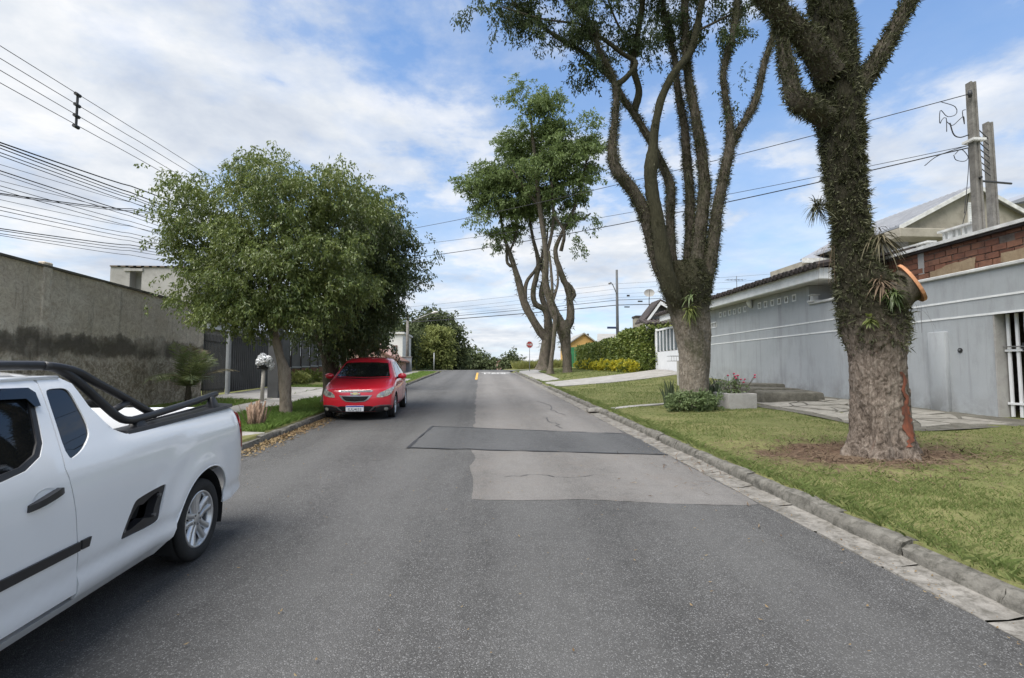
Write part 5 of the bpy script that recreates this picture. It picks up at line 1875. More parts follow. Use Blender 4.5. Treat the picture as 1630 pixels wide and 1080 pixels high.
# porch roof to the left of it
Yp = 27.0
c_bk = at_y(1322, 386, Yp + 4)
PH = thing('porch_annex', 'pale porch with small grey roof showing between the tree trunks', 'house', (17, Yp, 1))
a_, b_ = at_y(1277, 411, Yp), at_y(1345, 380, Yp)
part(MB().hexa([(a_[0], Yp, a_[2] - .12), (b_[0] + 2.5, Yp, a_[2] - .12), (b_[0] + 5, Yp + 4, c_bk[2] - .12), (c_bk[0], Yp + 4, c_bk[2] - .12)], [(a_[0], Yp, a_[2]), (b_[0] + 2.5, Yp, a_[2]), (b_[0] + 5, Yp + 4, c_bk[2]), (c_bk[0], Yp + 4, c_bk[2])]), 'roof', M['roof_metal'], PH)
part(MB().box(a_[0] - .02, b_[0] + 2.5, Yp - .08, Yp - .003, a_[2] - .28, a_[2] - .01), 'gutter', M['white_dirty'], PH)
part(MB().box(a_[0] + .25, a_[0] + .55, Yp + .3, Yp + .6, 1, a_[2] - .3), 'column', M['white_dirty'], PH)
part(MB().box(a_[0] + .1, b_[0] + 2.5, Yp + .2, Yp + .5, a_[2] - .75, a_[2] - .3), 'beam', M['house_plaster'], PH)
part(MB().box(a_[0] + .5, b_[0] + 2.5, Yp + .75, Yp + 4, 1, a_[2] - .02), 'wall', M['house_plaster'], PH)
# sliver of another roof at the right edge
Z2 = thing('neighbour_house', 'corner of a grey roofed house at the far upper right edge', 'house', (27, 24, 1))
a_ = at_y(1617, 322, 24)
part(MB().hexa([(a_[0] - .2, 24, a_[2] - .1), (a_[0] + 5, 24, a_[2] + 1.2), (a_[0] + 5, 29, a_[2] + 1.2), (a_[0] - .2, 29, a_[2] - .1)], [(a_[0] - .2, 24, a_[2] + .04), (a_[0] + 5, 24, a_[2] + 1.9), (a_[0] + 5, 29, a_[2] + 1.9), (a_[0] - .2, 29, a_[2] + .04)]), 'roof', M['roof_metal'], Z2)
part(MB().box(a_[0] + .3, a_[0] + 5, 24.3, 28.8, 1, a_[2] + .02), 'wall', M['house_plaster'], Z2)

# ------------------------------------------------------------------ twin poles behind the grey wall
def hpole(name, label, top, base, w0, w1, group=None):
    t, b = np.array(top), np.array(base)
    P = thing(name, label, 'pole', b, 0, group)
    d = t - b
    mb = MB()
    # double-T section: two flanges and a web
    for (x0, x1, y0, y1) in ((-1, -.35, -1, 1), (.35, 1, -1, 1)):
        mb.hexa([(x0 * w0, y0 * w0, 0), (x1 * w0, y0 * w0, 0), (x1 * w0, y1 * w0, 0), (x0 * w0, y1 * w0, 0)], [(d[0] + x0 * w1, d[1] + y0 * w1, d[2]), (d[0] + x1 * w1, d[1] + y0 * w1, d[2]), (d[0] + x1 * w1, d[1] + y1 * w1, d[2]), (d[0] + x0 * w1, d[1] + y1 * w1, d[2])])
    mb.obj('shaft', M['pole'], P, bevel=.008)
    MB().hexa([(-.35 * w0, -.7 * w0, 0), (.35 * w0, -.7 * w0, 0), (.35 * w0, .7 * w0, 0), (-.35 * w0, .7 * w0, 0)], [(d[0] - .35 * w1, d[1] - .7 * w1, d[2] - .01), (d[0] + .35 * w1, d[1] - .7 * w1, d[2] - .01), (d[0] + .35 * w1, d[1] + .7 * w1, d[2] - .01), (d[0] - .35 * w1, d[1] + .7 * w1, d[2] - .01)]).obj('web', M['pole'], P)
    return P


p1t, p1b = at_y(1545, 132, 11.6), at_y(1559, 440, 11.6)
p1b[0] = p1t[0]
p1b = np.array([p1t[0], 11.6, .6])
P1 = hpole('concrete_pole', 'taller of the two weathered concrete poles behind the grey wall', p1t, p1b, .105, .078, 'twin poles behind the grey wall')
p2t = at_y(1572, 196, 12.5)
p2b = np.array([p2t[0], 12.5, .6])
P2 = hpole('concrete_pole', 'shorter weathered concrete pole standing just right of the taller one', p2t, p2b, .105, .082, 'twin poles behind the grey wall')
for k in range(7):
    z = at_y(1560, 208 + k * 10.2, 12)[2]
    o = MB().tube([(p1t[0] + .1, 11.7, z), (p2t[0] - .1, 12.42, z)], .012, 6).obj('tie_rung', M['dark_metal'], P1)
    o.matrix_parent_inverse = rot_inv(P1)
z = at_y(1570, 288, 12)[2]
o = MB().tube([(p1t[0] - .05, 11.42, z - .15), (p1t[0] + .35, 12.0, z), (p2t[0] + .35, 12.3, z + .06)], .03, 6).obj('bracket', M['dark_metal'], P1)
o.matrix_parent_inverse = rot_inv(P1)
z = at_y(1548, 222, 11.5)[2]
o = MB().box(p1t[0] - .17, p1t[0] + .17, 11.44, 11.76, z - .03, z + .03).obj('strap', M['white_dirty'], P1)
o.matrix_parent_inverse = rot_inv(P1)
zi = at_y(1535, 150, 11.5)[2]
V, Fc = tube_arrays([(p1t[0] - .14, 11.5, zi - .09), (p1t[0] - .16, 11.48, zi), (p1t[0] - .14, 11.5, zi + .09)], [.035, .05, .035], 10)
o = mesh_obj('insulator', V, Fc, M['dark_metal'], P1, True)
o.matrix_parent_inverse = rot_inv(P1)


def wire_px(pts, Y, rad, par, nm='slack_cable', n=30):
    P = spline(np.array([at_y(a, b, Y) for a, b in pts]), n)
    o = MB().tube(P, rad, 6).obj(nm, simple_cable, par, True)
    o.matrix_parent_inverse = rot_inv(par)


simple_cable = M['cable']
wire_px([(1496, 162), (1520, 170), (1522, 182), (1508, 186), (1497, 176), (1496, 197), (1500, 190), (1506, 188), (1507, 210)], 11.45, .009, P1)
wire_px([(1507, 194), (1516, 200), (1528, 190), (1534, 186), (1535, 198), (1532, 178), (1537, 175)], 11.45, .009, P1)
wire_px([(1512, 196), (1518, 214), (1528, 219), (1542, 215)], 11.45, .014, P1)
wire_px([(1472, 264), (1490, 250), (1515, 240), (1541, 232)], 11.45, .010, P1)
wire_px([(1518, 247), (1522, 255), (1535, 257), (1541, 250), (1530, 238), (1520, 246)], 11.45, .009, P1)
wire_px([(1541, 236), (1542, 260), (1539, 300), (1535, 340)], 11.45, .008, P1)

# ------------------------------------------------------------------ poles across the way and overhead cables
def round_pole(name, label, base, h, r0, r1, group=None, mat=None):
    P = thing(name, label, 'pole', base, 0, group)
    V, Fc = tube_arrays([(0, 0, -.3), (0, 0, h * .5), (0, 0, h)], [r0, (r0 + r1) / 2, r1], 14)
    mesh_obj('shaft', V, Fc, mat or M['pole'], P, True)
    return P


PX, PY = -8.0, 30.0
hp = round_pole('utility_pole', 'concrete utility pole hidden in the round tree crown, carrying the street cables', (PX, PY, float(g(PY)) + .1), 8.6, .17, .11, 'utility poles')
MB().box(-.06, .06, -.9, .9, 7.9, 8.02).obj('crossarm', M['wood_post'], hp)
lp_b = at_y(648, 591, 47)
lp_t = at_y(654, 501, 47)
lp = round_pole('street_lamp', 'concrete lamp pole with long angled arm by the far left corner', (lp_b[0], 47, Tf(lp_b[0], 47)), lp_t[2] - Tf(lp_b[0], 47), .16, .12, 'utility poles')
tip = at_y(687, 499, 46.5)
st = at_y(655, 513, 46.8)
for nm, P_, rad in (('lamp_arm', [st, (st + tip) / 2 + [0, 0, .05], tip], .045),):
    o = MB().tube(P_, rad, 8).obj(nm, M['steel'], lp, True)
    o.matrix_parent_inverse = rot_inv(lp)
V, Fc = tube_arrays([tip, tip + [.25, -.05, .08], tip + [.6, -.1, .12]], [.05, .13, .06], 10)
o = mesh_obj('lamp_head', V, Fc, M['white_dirty'], lp, True)
o.matrix_parent_inverse = rot_inv(lp)
rp_x = at_y(983, 530, 57)[0]
rp_t = at_y(983, 430, 57)
rp = round_pole('utility_pole', 'tall thin dark pole with curved lamp arm right of the hedge end', (rp_x, 57, Tf(rp_x, 57)), rp_t[2] - Tf(rp_x, 57), .2, .13, 'utility poles', M['column_dark'])
P_ = [at_y(982, 470, 57), at_y(979, 462, 56.7), at_y(975, 453, 56.4), at_y(972, 450, 56.2)]
o = MB().tube(spline(np.array(P_), 10), .05, 7).obj('lamp_arm', M['steel'], rp, True)
o.matrix_parent_inverse = rot_inv(rp)
V, Fc = tube_arrays([at_y(973, 450, 56.2), at_y(971, 451, 56.1), at_y(969, 452, 56)], [.04, .14, .08], 8)
o = mesh_obj('lamp_head', V, Fc, M['steel'], rp, True)
o.matrix_parent_inverse = rot_inv(rp)
for k, (a, b, w_, h_) in enumerate(((1000, 471, 4, 2.5), (1019, 480, 7, 2), (998, 489, 8, 1.6))):
    p, q = at_y(a - w_ / 2, b - h_ / 2, 57.3), at_y(a + w_ / 2, b + h_ / 2, 57.3)
    part(MB().box(p[0], q[0], 57.2, 57.4, q[2], p[2]), 'cable_box', M['dark_metal'], rp)
sg = at_y(974, 522, 56.8)
bs = thing('street_name_sign', 'dark blue street name blade on the tall thin pole', 'sign', sg)
MB().box(-.55, .5, -.02, .02, -.12, .12).obj('blade', M['sign_blue'], bs, bevel=.01)
MB().tube([(.45, .0, 0), (.75, .2, 0)], .03, 6).obj('bracket', M['steel'], bs)


def cable(a, b, sag, rad, label, group, n=24):
    a, b = np.array(a, float), np.array(b, float)
    s = np.linspace(0, 1, n)[:, None]
    P = a * (1 - s) + b * s - np.array([0, 0, 1]) * (4 * sag * s * (1 - s))
    P0 = P[0].copy()
    o = MB().tube(P - P0, rad, 5).obj('overhead_cable', M['cable'], None, True, loc=P0)
    return tag(o, label, 'cable', group)


# bundle on the left: seen from the left picture edge to the crown
LX = -8.0


def zl(px_, py_):
    p = at_x(px_, py_, LX)
    return p[1], p[2]


def left_cable(ya, yb, xb, rad, label, group, far_z=None):
    y0, z0 = zl(0, ya)
    y1, z1 = zl(xb, yb)
    s1 = (z1 - z0) / (y1 - y0)
    z_end = z1 + s1 * (PY - y1) * .8
    A = np.array([[LX, y0 - 14, z0 - s1 * 6], [LX, y0 - 5, z0 - s1 * 4.5], [LX, y0, z0], [LX, (y0 + y1) / 2, (z0 + z1) / 2], [LX, y1, z1], [LX + .0, PY, z_end]])
    P = spline(A, 40)
    P0 = P[0].copy()
    o = MB().tube(P - P0, rad * .75, 5).obj('overhead_cable', M['cable'], None, True, loc=P0)
    return tag(o, label, 'cable', group)


tops = [(73, 272, 320), (93, 276, 304), (112, 277, 282), (132, 280, 268)]
for k, (a_, b_, x_) in enumerate(tops):
    left_cable(a_, b_, x_, .009, ['topmost of the four parallel power lines at upper left', 'second from top of the four parallel power lines at upper left', 'third from top of the four parallel power lines at upper left', 'lowest of the four parallel power lines at upper left'][k], 'power lines at upper left')
low = [(227, 326, .017), (231, 338, .017), (236, 343, .012), (243, 346, .011), (248, 352, .010), (262, 348, .006), (272, 366, .013), (277, 372, .008), (288, 360, .006), (296, 377, .008), (303, 384, .008), (308, 347, .013), (310, 350, .009), (318, 380, .006), (329, 391, .008), (335, 397, .008), (343, 402, .007), (364, 404, .012), (367, 409, .009), (372, 413, .008), (375, 421, .007)]
for k, (a_, b_, rd) in enumerate(low):
    left_cable(a_, b_, 288, rd, ORD[k] + ' telephone cable from the top of the bundle left of the round tree', 'telephone cable bundle on the left', 6.2 + (k % 5) * .18)
p0, p1 = at_x(119, 148, LX), at_x(121, 202, LX)
sp_ = thing('line_spacer', 'dark vertical spacer bar clamped across the four power lines', 'spacer', p1)
MB().tube([(0, 0, 0), (0, 0, p0[2] - p1[2])], .022, 8).obj('bar', M['dark_metal'], sp_)
for f in (0, .33, .67, 1):
    V, Fc = tube_arrays([(0, -.06, f * (p0[2] - p1[2])), (0, .06, f * (p0[2] - p1[2]))], .035, 8)
    mesh_obj('clamp', V, Fc, M['dark_metal'], sp_)
# across the street from the twin poles to the hidden pole
cable((p1t[0] - .18, 11.5, zi), (PX, PY, 9.25), .35, .011, 'single black cable from the tall pole top across the street', 'cables crossing the street')
c1 = at_y(1541, 232, 11.5)
cable(c1, (PX, PY, 8.55), .40, .008, 'thinner cable crossing the street below the top one', 'cables crossing the street')
cable(c1 + [0, 0, -.06], (PX, PY, 7.75), .45, .015, 'thick lowest cable crossing the street from the twin poles', 'cables crossing the street')
# lines along the cross street
NTH = ['topmost', 'second from top', 'third from top', 'fourth from top', 'fifth from top', 'lowest and thickest']
for k, (ya, yb, rd) in enumerate(((452, 482, .012), (460, 490, .012), (468, 494, .012), (474, 499, .012), (478, 502, .03), (486, 506, .045))):
    p, q = at_y(983, ya, 57), at_y(640, yb, 57)
    d = q - p
    cable(p - d * 2.2, p, .5, rd, NTH[k] + ' wire along the cross street right of the thin pole', 'wires along the cross street', 16)
    cable(p, p + d * 2.5, .6, rd, NTH[k] + ' wire along the cross street left of the thin pole', 'wires along the cross street', 24)

# ------------------------------------------------------------------ left side: stained wall, fence, gate
LXW = WALL_L
lw = thing('stained_wall', 'tall rough tan rendered wall with black stain band behind the pickup', 'wall', (LXW, 10, .5))
yw1 = Yof(322, LXW)
# gently uneven rendered face
ny_, nz_ = 90, 26
V, Fc = [], []
r = np.random.default_rng(77)
for i in range(ny_):
    y = -4 + (yw1 + 4) * i / (ny_ - 1)
    top = float(np.interp(y, [-4, 9, yw1], [3.72, 3.66, 3.50]))
    for j in range(nz_):
        z = .1 + (top - .1) * j / (nz_ - 1)
        V.append((LXW + .025 * math.sin(y * 3.1 + z * 2) * math.sin(z * 4.1 + y) + r.normal(0, .008), y, z))
for i in range(ny_ - 1):
    for j in range(nz_ - 1):
        a = i * nz_ + j
        Fc.append((a, a + nz_, a + nz_ + 1, a + 1))
n0 = len(V)
V += [(LXW - .2, v[1], v[2]) for v in V[:n0]]
for i in range(ny_ - 1):
    a = i * nz_ + nz_ - 1
    Fc.append((a, a + nz_, a + nz_ + n0, a + n0))
    for j in (0,):
        pass
e = (ny_ - 1) * nz_
Fc += [(e + j, e + j + n0, e + j + 1 + n0, e + j + 1) for j in range(nz_ - 1)]
o = mesh_obj('wall', V, Fc, M['stained'], lw, True)
o.matrix_parent_inverse = rot_inv(lw)
o.data.set_sharp_from_angle(angle=R(50))
yc_ = Yof(65, LXW)
part(MB().box(LXW - .1, LXW + .045, yc_ - .11, yc_ + .11,   .2, 3.74), 'pillar', M['stained'], lw, bevel=.02)
for k in range(14):
    y0 = -3.9 + k * (yw1 + 3.8) / 14
    y1 = -3.9 + (k + 1) * (yw1 + 3.8) / 14 - .01
    za, zb_ = [float(np.interp(v, [-4, 9, yw1], [3.72, 3.66, 3.50])) for v in (y0, y1)]
    part(MB().hexa([(LXW - .24, y0, za + .002), (LXW + .05, y0, za + .002), (LXW + .05, y1, zb_ + .002), (LXW - .24, y1, zb_ + .002)], [(LXW - .24, y0, za + .06), (LXW + .05, y0, za + .05), (LXW + .05, y1, zb_ + .05), (LXW - .24, y1, zb_ + .06)]), 'coping_slab', M['rock'], lw)

# dark picket fence between wall and gate
pf = thing('picket_fence', 'dark metal picket fence behind the small palm', 'fence', (LXW, yw1 + .6, .55))
ya, yb = yw1 + .02, Yof(360, LXW) - .08
for k in range(16):
    y = ya + (yb - ya) * (k + .5) / 16
    z0 = Tf(LXW, y)
    part(MB().box(LXW - .012, LXW + .012, y - .018, y + .018, z0 + .08, z0 + 2.05).add([(LXW - .012, y - .018, z0 + 2.05), (LXW + .012, y - .018, z0 + 2.05), (LXW + .012, y + .018, z0 + 2.05), (LXW - .012, y + .018, z0 + 2.05), (LXW, y, z0 + 2.16)], [(0, 1, 4), (1, 2, 4), (2, 3, 4), (3, 0, 4)]), 'picket', M['dark_metal'], pf)
for dz in (.25, 1.85):
    part(MB().box(LXW - .03, LXW - .013, ya, yb, Tf(LXW, ya) + dz - .02, Tf(LXW, ya) + dz + .02), 'rail', M['dark_metal'], pf)
sg_ = thing('sliding_gate', 'dark grey corrugated sheet gate with pickets along its top', 'gate', (LXW, 19.5, .6))
y0, y1 = Yof(364, LXW), Yof(431, LXW)
n = 46
for k in range(n):
    y = y0 + (y1 - y0) * (k + .5) / n
    z0 = Tf(LXW, y)
    hw = (y1 - y0) / n * .5
    part(MB().hexa([(LXW - .02, y - hw, z0 + .06), (LXW + .012 * (k % 2), y - hw + .004, z0 + .06), (LXW + .012 * (k % 2), y + hw - .004, z0 + .06), (LXW - .02, y + hw, z0 + .06)], [(LXW - .02, y - hw, z0 + 2.0), (LXW + .012 * (k % 2), y - hw + .004, z0 + 2.0), (LXW + .012 * (k % 2), y + hw - .004, z0 + 2.0), (LXW - .02, y + hw, z0 + 2.0)]), 'sheet_rib', M['gate_grey'], sg_)
    if k % 2 == 0:
        part(MB().box(LXW - .01, LXW + .008, y - .02, y + .02, z0 + 2.12, z0 + 2.36), 'picket', M['dark_metal'], sg_)
part(MB().hexa([(LXW - .04, y0, Tf(LXW, y0) + 2.0), (LXW + .05, y0, Tf(LXW, y0) + 2.0), (LXW + .05, y1, Tf(LXW, y1) + 2.0), (LXW - .04, y1, Tf(LXW, y1) + 2.0)], [(LXW - .04, y0, Tf(LXW, y0) + 2.13), (LXW + .05, y0, Tf(LXW, y0) + 2.13), (LXW + .05, y1, Tf(LXW, y1) + 2.13), (LXW - .04, y1, Tf(LXW, y1) + 2.13)]), 'top_rail', M['dark_metal'], sg_)
gp = Yof(361.5, LXW)
tag(MB().box(-.06, .06, -.06, .06, -.1, 2.42).obj('gate_post', M['post_grey'], None, loc=(LXW + .03, gp, Tf(LXW, gp)), bevel=.008), 'light grey square steel post between picket fence and sheet gate', 'post')
cp = on_ground(437, 634)
gc = thing('gate_column', 'dark grey square gate column behind the pale street tree trunk', 'column', (cp[0], cp[1], cp[2]))
MB().box(-.17, .17, -.17, .17, -.1, 2.30).obj('shaft', M['column_dark'], gc, bevel=.012)
MB().box(-.20, .20, -.20, .20, 2.30, 2.36).obj('cap', M['column_dark'], gc, bevel=.012)

# garden fence with dark screen further on
Yf0, Yf1 = Yof(447, LXW), Yof(548, LXW)
mf = thing('screened_fence', 'dark screened garden fence behind the street trees', 'fence', (LXW, Yf0, .6))
n = 8
for k in range(n):
    a_, b_ = Yf0 + (Yf1 - Yf0) * k / n, Yf0 + (Yf1 - Yf0) * (k + 1) / n
    part(MB().box(LXW - .07, LXW - .06, a_ + .05, b_ - .05, Tf(LXW, a_) + .75, Tf(LXW, a_) + 2.5), 'screen_panel', M['gate_grey'], mf)
    part(MB().box(LXW - .06, LXW, a_ - .03, a_ + .03, Tf(LXW, a_), Tf(LXW, a_) + 2.6), 'post', M['dark_metal'], mf)
    part(MB().box(LXW - .06, LXW + .08, a_ + .035, b_ - .035, Tf(LXW, a_) - .1, Tf(LXW, a_) + .16), 'base_stone', M['rock'], mf)
    part(MB().box(LXW - .04, LXW - .01, a_ + .03, b_ - .03, Tf(LXW, a_) + .80, Tf(LXW, a_) + .86), 'rail', M['post_grey'], mf)
gb = thing('garden_wall', 'low reddish brick garden wall behind the screened fence', 'wall', (LXW - 1.4, 27, .7))
part(MB().box(LXW - 1.6, LXW - 1.4, Yf0 + 1, Yf1, .5, 2.3), 'wall', simple('garden_brick', (.17, .085, .06), .9, 0, .3, 5, .4), gb)
r = np.random.default_rng(6)
for k in range(9):
    y = Yf0 + 1.2 + k * 1.55
    X = LXW + .35 + r.normal(0, .1)
    z = Tf(X, y)
    pl = thing('garden_plant', ORD[k] + ' small leafy plant from the gate column along the screened fence', 'plant', (X, y, z), 0, 'plants along the screened fence')
    V, Fc = foliage([(np.array([0, 0, .28]), np.array([.3, .5, .32]) * r.uniform(.7, 1.4), 1)], 45, 8, .2, .03, .2, -.3, 500 + k, 2.0)
    tag(np_obj('leaves', V, Fc, M['leaf_lime'] if k % 3 == 0 else M['leaf_hedge'], pl), kind='stuff')
    MB().tube([(0, 0, -.05), (.02, 0, .25)], .015, 5).obj('stem', M['bark_dark'], pl)

# raw concrete upper storey behind the stained wall
wb = thing('concrete_box_building', 'pale unfinished concrete upper storey showing above the stained wall', 'building', (-13, 20, .5))
p, q = at_y(176, 425, 20), at_y(300, 425, 20)
m0, m1 = at_y(207, 432, 20), at_y(226, 432, 20)
part(MB().box(p[0], m0[0], 20, 24, 1, p[2]), 'wall', M['raw_concrete'], wb)
part(MB().box(m1[0], q[0] + .4, 20, 24, 1, p[2]), 'wall', M['raw_concrete'], wb)
part(MB().box(m0[0], m1[0], 20.35, 24, 1, p[2] - .10), 'recess_wall', M['house_grey'], wb)
part(MB().box(m0[0] - .2, m1[0] + .05, 19.95, 20.05, p[2] - .16, p[2] - .06), 'lintel', M['raw_concrete'], wb)
for k in range(10):
    x = p[0] + (q[0] - p[0]) * k / 10
    part(MB().box(x, x + .4, 19.95, 20.3, p[2] + .003, p[2] + .05), 'roof_sheet_end', M['mortar'], wb)
# white house behind the gate, mostly hidden
h2 = thing('white_bungalow', 'white eaved bungalow glimpsed over the sheet gate through the leaves', 'house', (-14, 22, .6))
part(MB().box(-19, -11.2, 21, 27, .5, 3.2), 'wall', M['house_plaster'], h2)
part(MB().box(-19.5, -10.7, 20.4, 20.5, 3.15, 3.38), 'fascia', M['white_trim'], h2)
part(MB().box(-10.8, -10.7, 20.5, 27.5, 3.15, 3.38), 'fascia', M['white_trim'], h2)
part(MB().hexa([(-19.6, 20.3, 3.385), (-10.6, 20.3, 3.385), (-10.6, 27.6, 3.385), (-19.6, 27.6, 3.385)], [(-17, 23, 4.7), (-13, 23, 4.7), (-13, 25, 4.7), (-17, 25, 4.7)]), 'roof', M['roof_metal'], h2)

# far left houses and walls
ph = thing('pink_house', 'pink gabled house seen above the red car roof', 'house', (-9.5, 40, 1))
a_ = at_y(585, 560, 40)
gx0, gx1 = a_[0] - .5, a_[0] + 2.2
gz = at_y(590, 541, 40)[2]
part(MB().prism([(gx0 - 2, 40, .8), (gx1, 40, .8), (gx1, 40, gz - 1.6), (gx0 + .6, 40, gz + .1), (gx0 - 2, 40, gz + .9)], (0, 0, 0), (0, 6, 0)), 'wall', M['pink_wall'], ph)
part(MB().hexa([(gx0 - 2.1, 39.7, gz + .91), (gx1 + .3, 39.7, gz - 1.75), (gx1 + .3, 46.2, gz - 1.75), (gx0 - 2.1, 46.2, gz + .91)], [(gx0 - 2.1, 39.7, gz + 1.05), (gx1 + .3, 39.7, gz - 1.62), (gx1 + .3, 46.2, gz - 1.62), (gx0 - 2.1, 46.2, gz + 1.05)]), 'roof', simple('roof_clay', (.16, .085, .065), .85, 0, .25, 2, .3), ph)
wh = thing('white_house', 'white rendered house with brown window left of the lamp pole', 'house', (-9, 50, 1))
p, q = at_y(604, 532, 50), at_y(641, 532, 50)
part(MB().box(p[0], q[0], 50, 56, 1.0, p[2]), 'wall', M['white_wall'], wh)
wp, wq = at_y(625, 550, 49.9), at_y(632, 571, 49.9)
wi = part(MB().box(wp[0], wq[0], 49.93, 49.99, wq[2], wp[2]), 'window', simple('brown_frame', (.13, .07, .045), .7), wh)
o = MB().box(wp[0] + .08, wq[0] - .08, 49.90, 49.928, wq[2] + .1, wp[2] - .1).obj('pane', M['glass_pale'], wi)
part(MB().box(p[0] - .2, q[0] + .2, 49.8, 56.2, p[2] + .002, p[2] + .2), 'roof_slab', M['white_dirty'], wh)
p = at_y(613, 553, 44)
tag(MB().tube([(0, 0, -.5), (0, 0, p[2] + 1 - 1.2)], .16, 10).obj('dark_post', M['column_dark'], None, True, loc=(p[0], 44, 1.2)), 'dark round post in front of the white house', 'post')
gwl = thing('grey_corner_wall', 'grey painted garden wall beyond the red car at the left corner', 'wall', (-7, 45, 1.2))
p, q = at_y(618, 569, 45.5), at_y(655, 570, 45.5)
part(MB().box(p[0] - 1.5, q[0], 45.5, 45.7, 1.0, p[2]), 'wall', simple('corner_grey', (.235, .255, .28), .85, 0, .1, 2), gwl)
part(MB().box(p[0] - 1.55, q[0] + .05, 45.45, 45.75, p[2] + .002, p[2] + .06), 'coping', M['house_grey'], gwl)
pb = at_y(691, 562, 48.5)
tag(MB().tube([(0, 0, -.3), (0, 0, pb[2] - Tf(pb[0], 48.5))], .05, 8).obj('sign_post', M['post_grey'], None, True, loc=(pb[0], 48.5, Tf(pb[0], 48.5))), 'plain grey metal sign post at the far left corner', 'post')

# ------------------------------------------------------------------ beyond the crossing
def far_crown(label, name, blobs, mat, Y, n, leaf, seed, trunk=None, group='trees beyond the crossing'):
    t = thing(name, label, 'tree', group=group)
    for tk in (trunk or []):
        limb('trunk', t, tk, Y, M['bark_dark'], 8, None, .05, seed, res=.6)
    crown(t, mat, [blob(a, b, Y + dd_, rx, ry, rd) for a, b, dd_, rx, ry, rd in blobs], n, 14, leaf, leaf * .3, leaf * 3, .4, seed, shell=2.2)


far_crown('big dark rounded tree behind the lamp pole at the far left corner', 'broadleaf_tree', [(690, 520, 0, 30, 28, 3), (665, 545, 0, 24, 28, 3), (712, 545, 0, 22, 32, 3), (690, 560, 0, 40, 26, 3.5), (720, 575, 0, 16, 18, 2), (650, 570, 0, 20, 20, 2)], M['leaf_far'], 66, 1300, .5, 71, [[(690, 596, 0, 12), (690, 560, 0, 10), (690, 530, 0, 6)]])
far_crown('yellow-green feathery tree in front of the big dark corner tree', 'broadleaf_tree', [(692, 545, 0, 22, 20, 2), (684, 565, 0, 20, 20, 2), (704, 568, 0, 14, 18, 1.6), (700, 530, 0, 16, 10, 1.4), (683, 585, 0, 12, 8, 1.2)], M['leaf_lime'], 61.5, 700, .36, 72, [[(692, 596, 0, 6), (692, 570, 0, 5), (692, 545, 0, 3)]])
far_crown('small bright green bush at the foot of the yellow-green tree', 'broadleaf_tree', [(680, 582, 0, 10, 10, 1.0)], M['leaf_bush'], 60.5, 90, .25, 73, [[(680, 592, 0, 3), (680, 584, 0, 2)]])
far_crown('grey-green tree between white house and lamp pole', 'broadleaf_tree', [(640, 525, 0, 18, 20, 2), (632, 545, 0, 16, 18, 2), (645, 555, 0, 10, 20, 1.6)], M['leaf_far'], 58, 220, .45, 74, [[(640, 592, 0, 5), (640, 560, 0, 4)]])
far_crown('low wide dark tree at the end of the street', 'broadleaf_tree', [(748, 572, 0, 22, 14, 3), (735, 582, 0, 20, 9, 3), (770, 578, 0, 14, 9, 3)], M['leaf_far'], 105, 300, .7, 75, [[(745, 592, 0, 4), (746, 580, 0, 3)]])
far_crown('small dark tree right of the street end', 'broadleaf_tree', [(782, 576, 0, 9, 8, 2), (776, 583, 0, 10, 6, 2)], M['leaf_far'], 120, 120, .7, 76, [[(780, 592, 0, 2.5), (780, 580, 0, 2)]])
far_crown('rounded dark bush behind the stop sign', 'broadleaf_tree', [(816, 573, 0, 10, 7, 1.6), (806, 579, 0, 8, 6, 1.5)], M['leaf_far'], 75, 120, .45, 77, [[(814, 588, 0, 3), (815, 576, 0, 2)]])
for k, (x0, x1, yt, Y, mat, lab) in enumerate(((718, 732, 578, 110, 'white_wall', 'tiny white house under the far dark tree'), (791, 803, 577, 100, 'pink_wall', 'tiny red roofed house at the street end'), (752, 764, 584, 118, 'white_wall', 'small pale house front under the low wide tree'))):
    p, q = at_y(x0, yt, Y), at_y(x1, yt, Y)
    th = thing('far_house', lab, 'house', (p[0], Y, p[2]), 0, 'houses at the street end')
    part(MB().box(p[0], q[0], Y, Y + 5, -3, p[2]), 'wall', M[mat], th)
    part(MB().prism([(p[0] - .2, Y - .2, p[2] + .003), (q[0] + .2, Y - .2, p[2] + .003), ((p[0] + q[0]) / 2, Y - .2, p[2] + .55)], (0, 0, 0), (0, 5.4, 0)), 'roof', bpy.data.materials['roof_clay'], th)
# weeds on the bank, right of the far corner
r = np.random.default_rng(14)
n = 5200
x, y = r.uniform(4.6, 9.6, n), r.uniform(60.8, 66, n)
V, Fc, _ = blades('w', n, (4.2, 10.5, 60.6, 66), .35, .95, .035, 0, None, 91, .35)
tag(np_obj('tall_weeds', V, Fc, leafmat('weeds', [(.12, .15, .035), (.2, .22, .06), (.27, .26, .10)], .6, .3, .2)), 'tall bright weeds on the bank beyond the crossing', 'grass', kind='stuff')
# green sheet fence and orange house on the right far corner
gf = thing('green_sheet_fence', 'green sheet fence between corner trees and hedge', 'fence', (10, 60, 1.6))
p, q = at_y(908, 553, 61), at_y(935, 553, 61)
n = 9
for k in range(n):
    a_, b_ = p[0] + (q[0] + 2.5 - p[0]) * k / n, p[0] + (q[0] + 2.5 - p[0]) * (k + 1) / n - .03
    part(MB().box(a_, b_, 61, 61.05 + .03 * (k % 2), 1.5, p[2] + .05 * (k % 2)), 'sheet', M['green_sheet'], gf)
oh = thing('orange_house', 'orange gabled house behind the green fence and hedge', 'house', (14, 72, 1.5))
p, q, a_ = at_y(906, 552, 72), at_y(947, 546, 72), at_y(929, 532, 72)
part(MB().prism([(p[0], 72, 1), (q[0], 72, 1), (q[0], 72, q[2]), (a_[0], 72, a_[2]), (p[0], 72, p[2] + .3)], (0, 0, 0), (0, 8, 0)), 'wall', M['orange_wall'], oh)
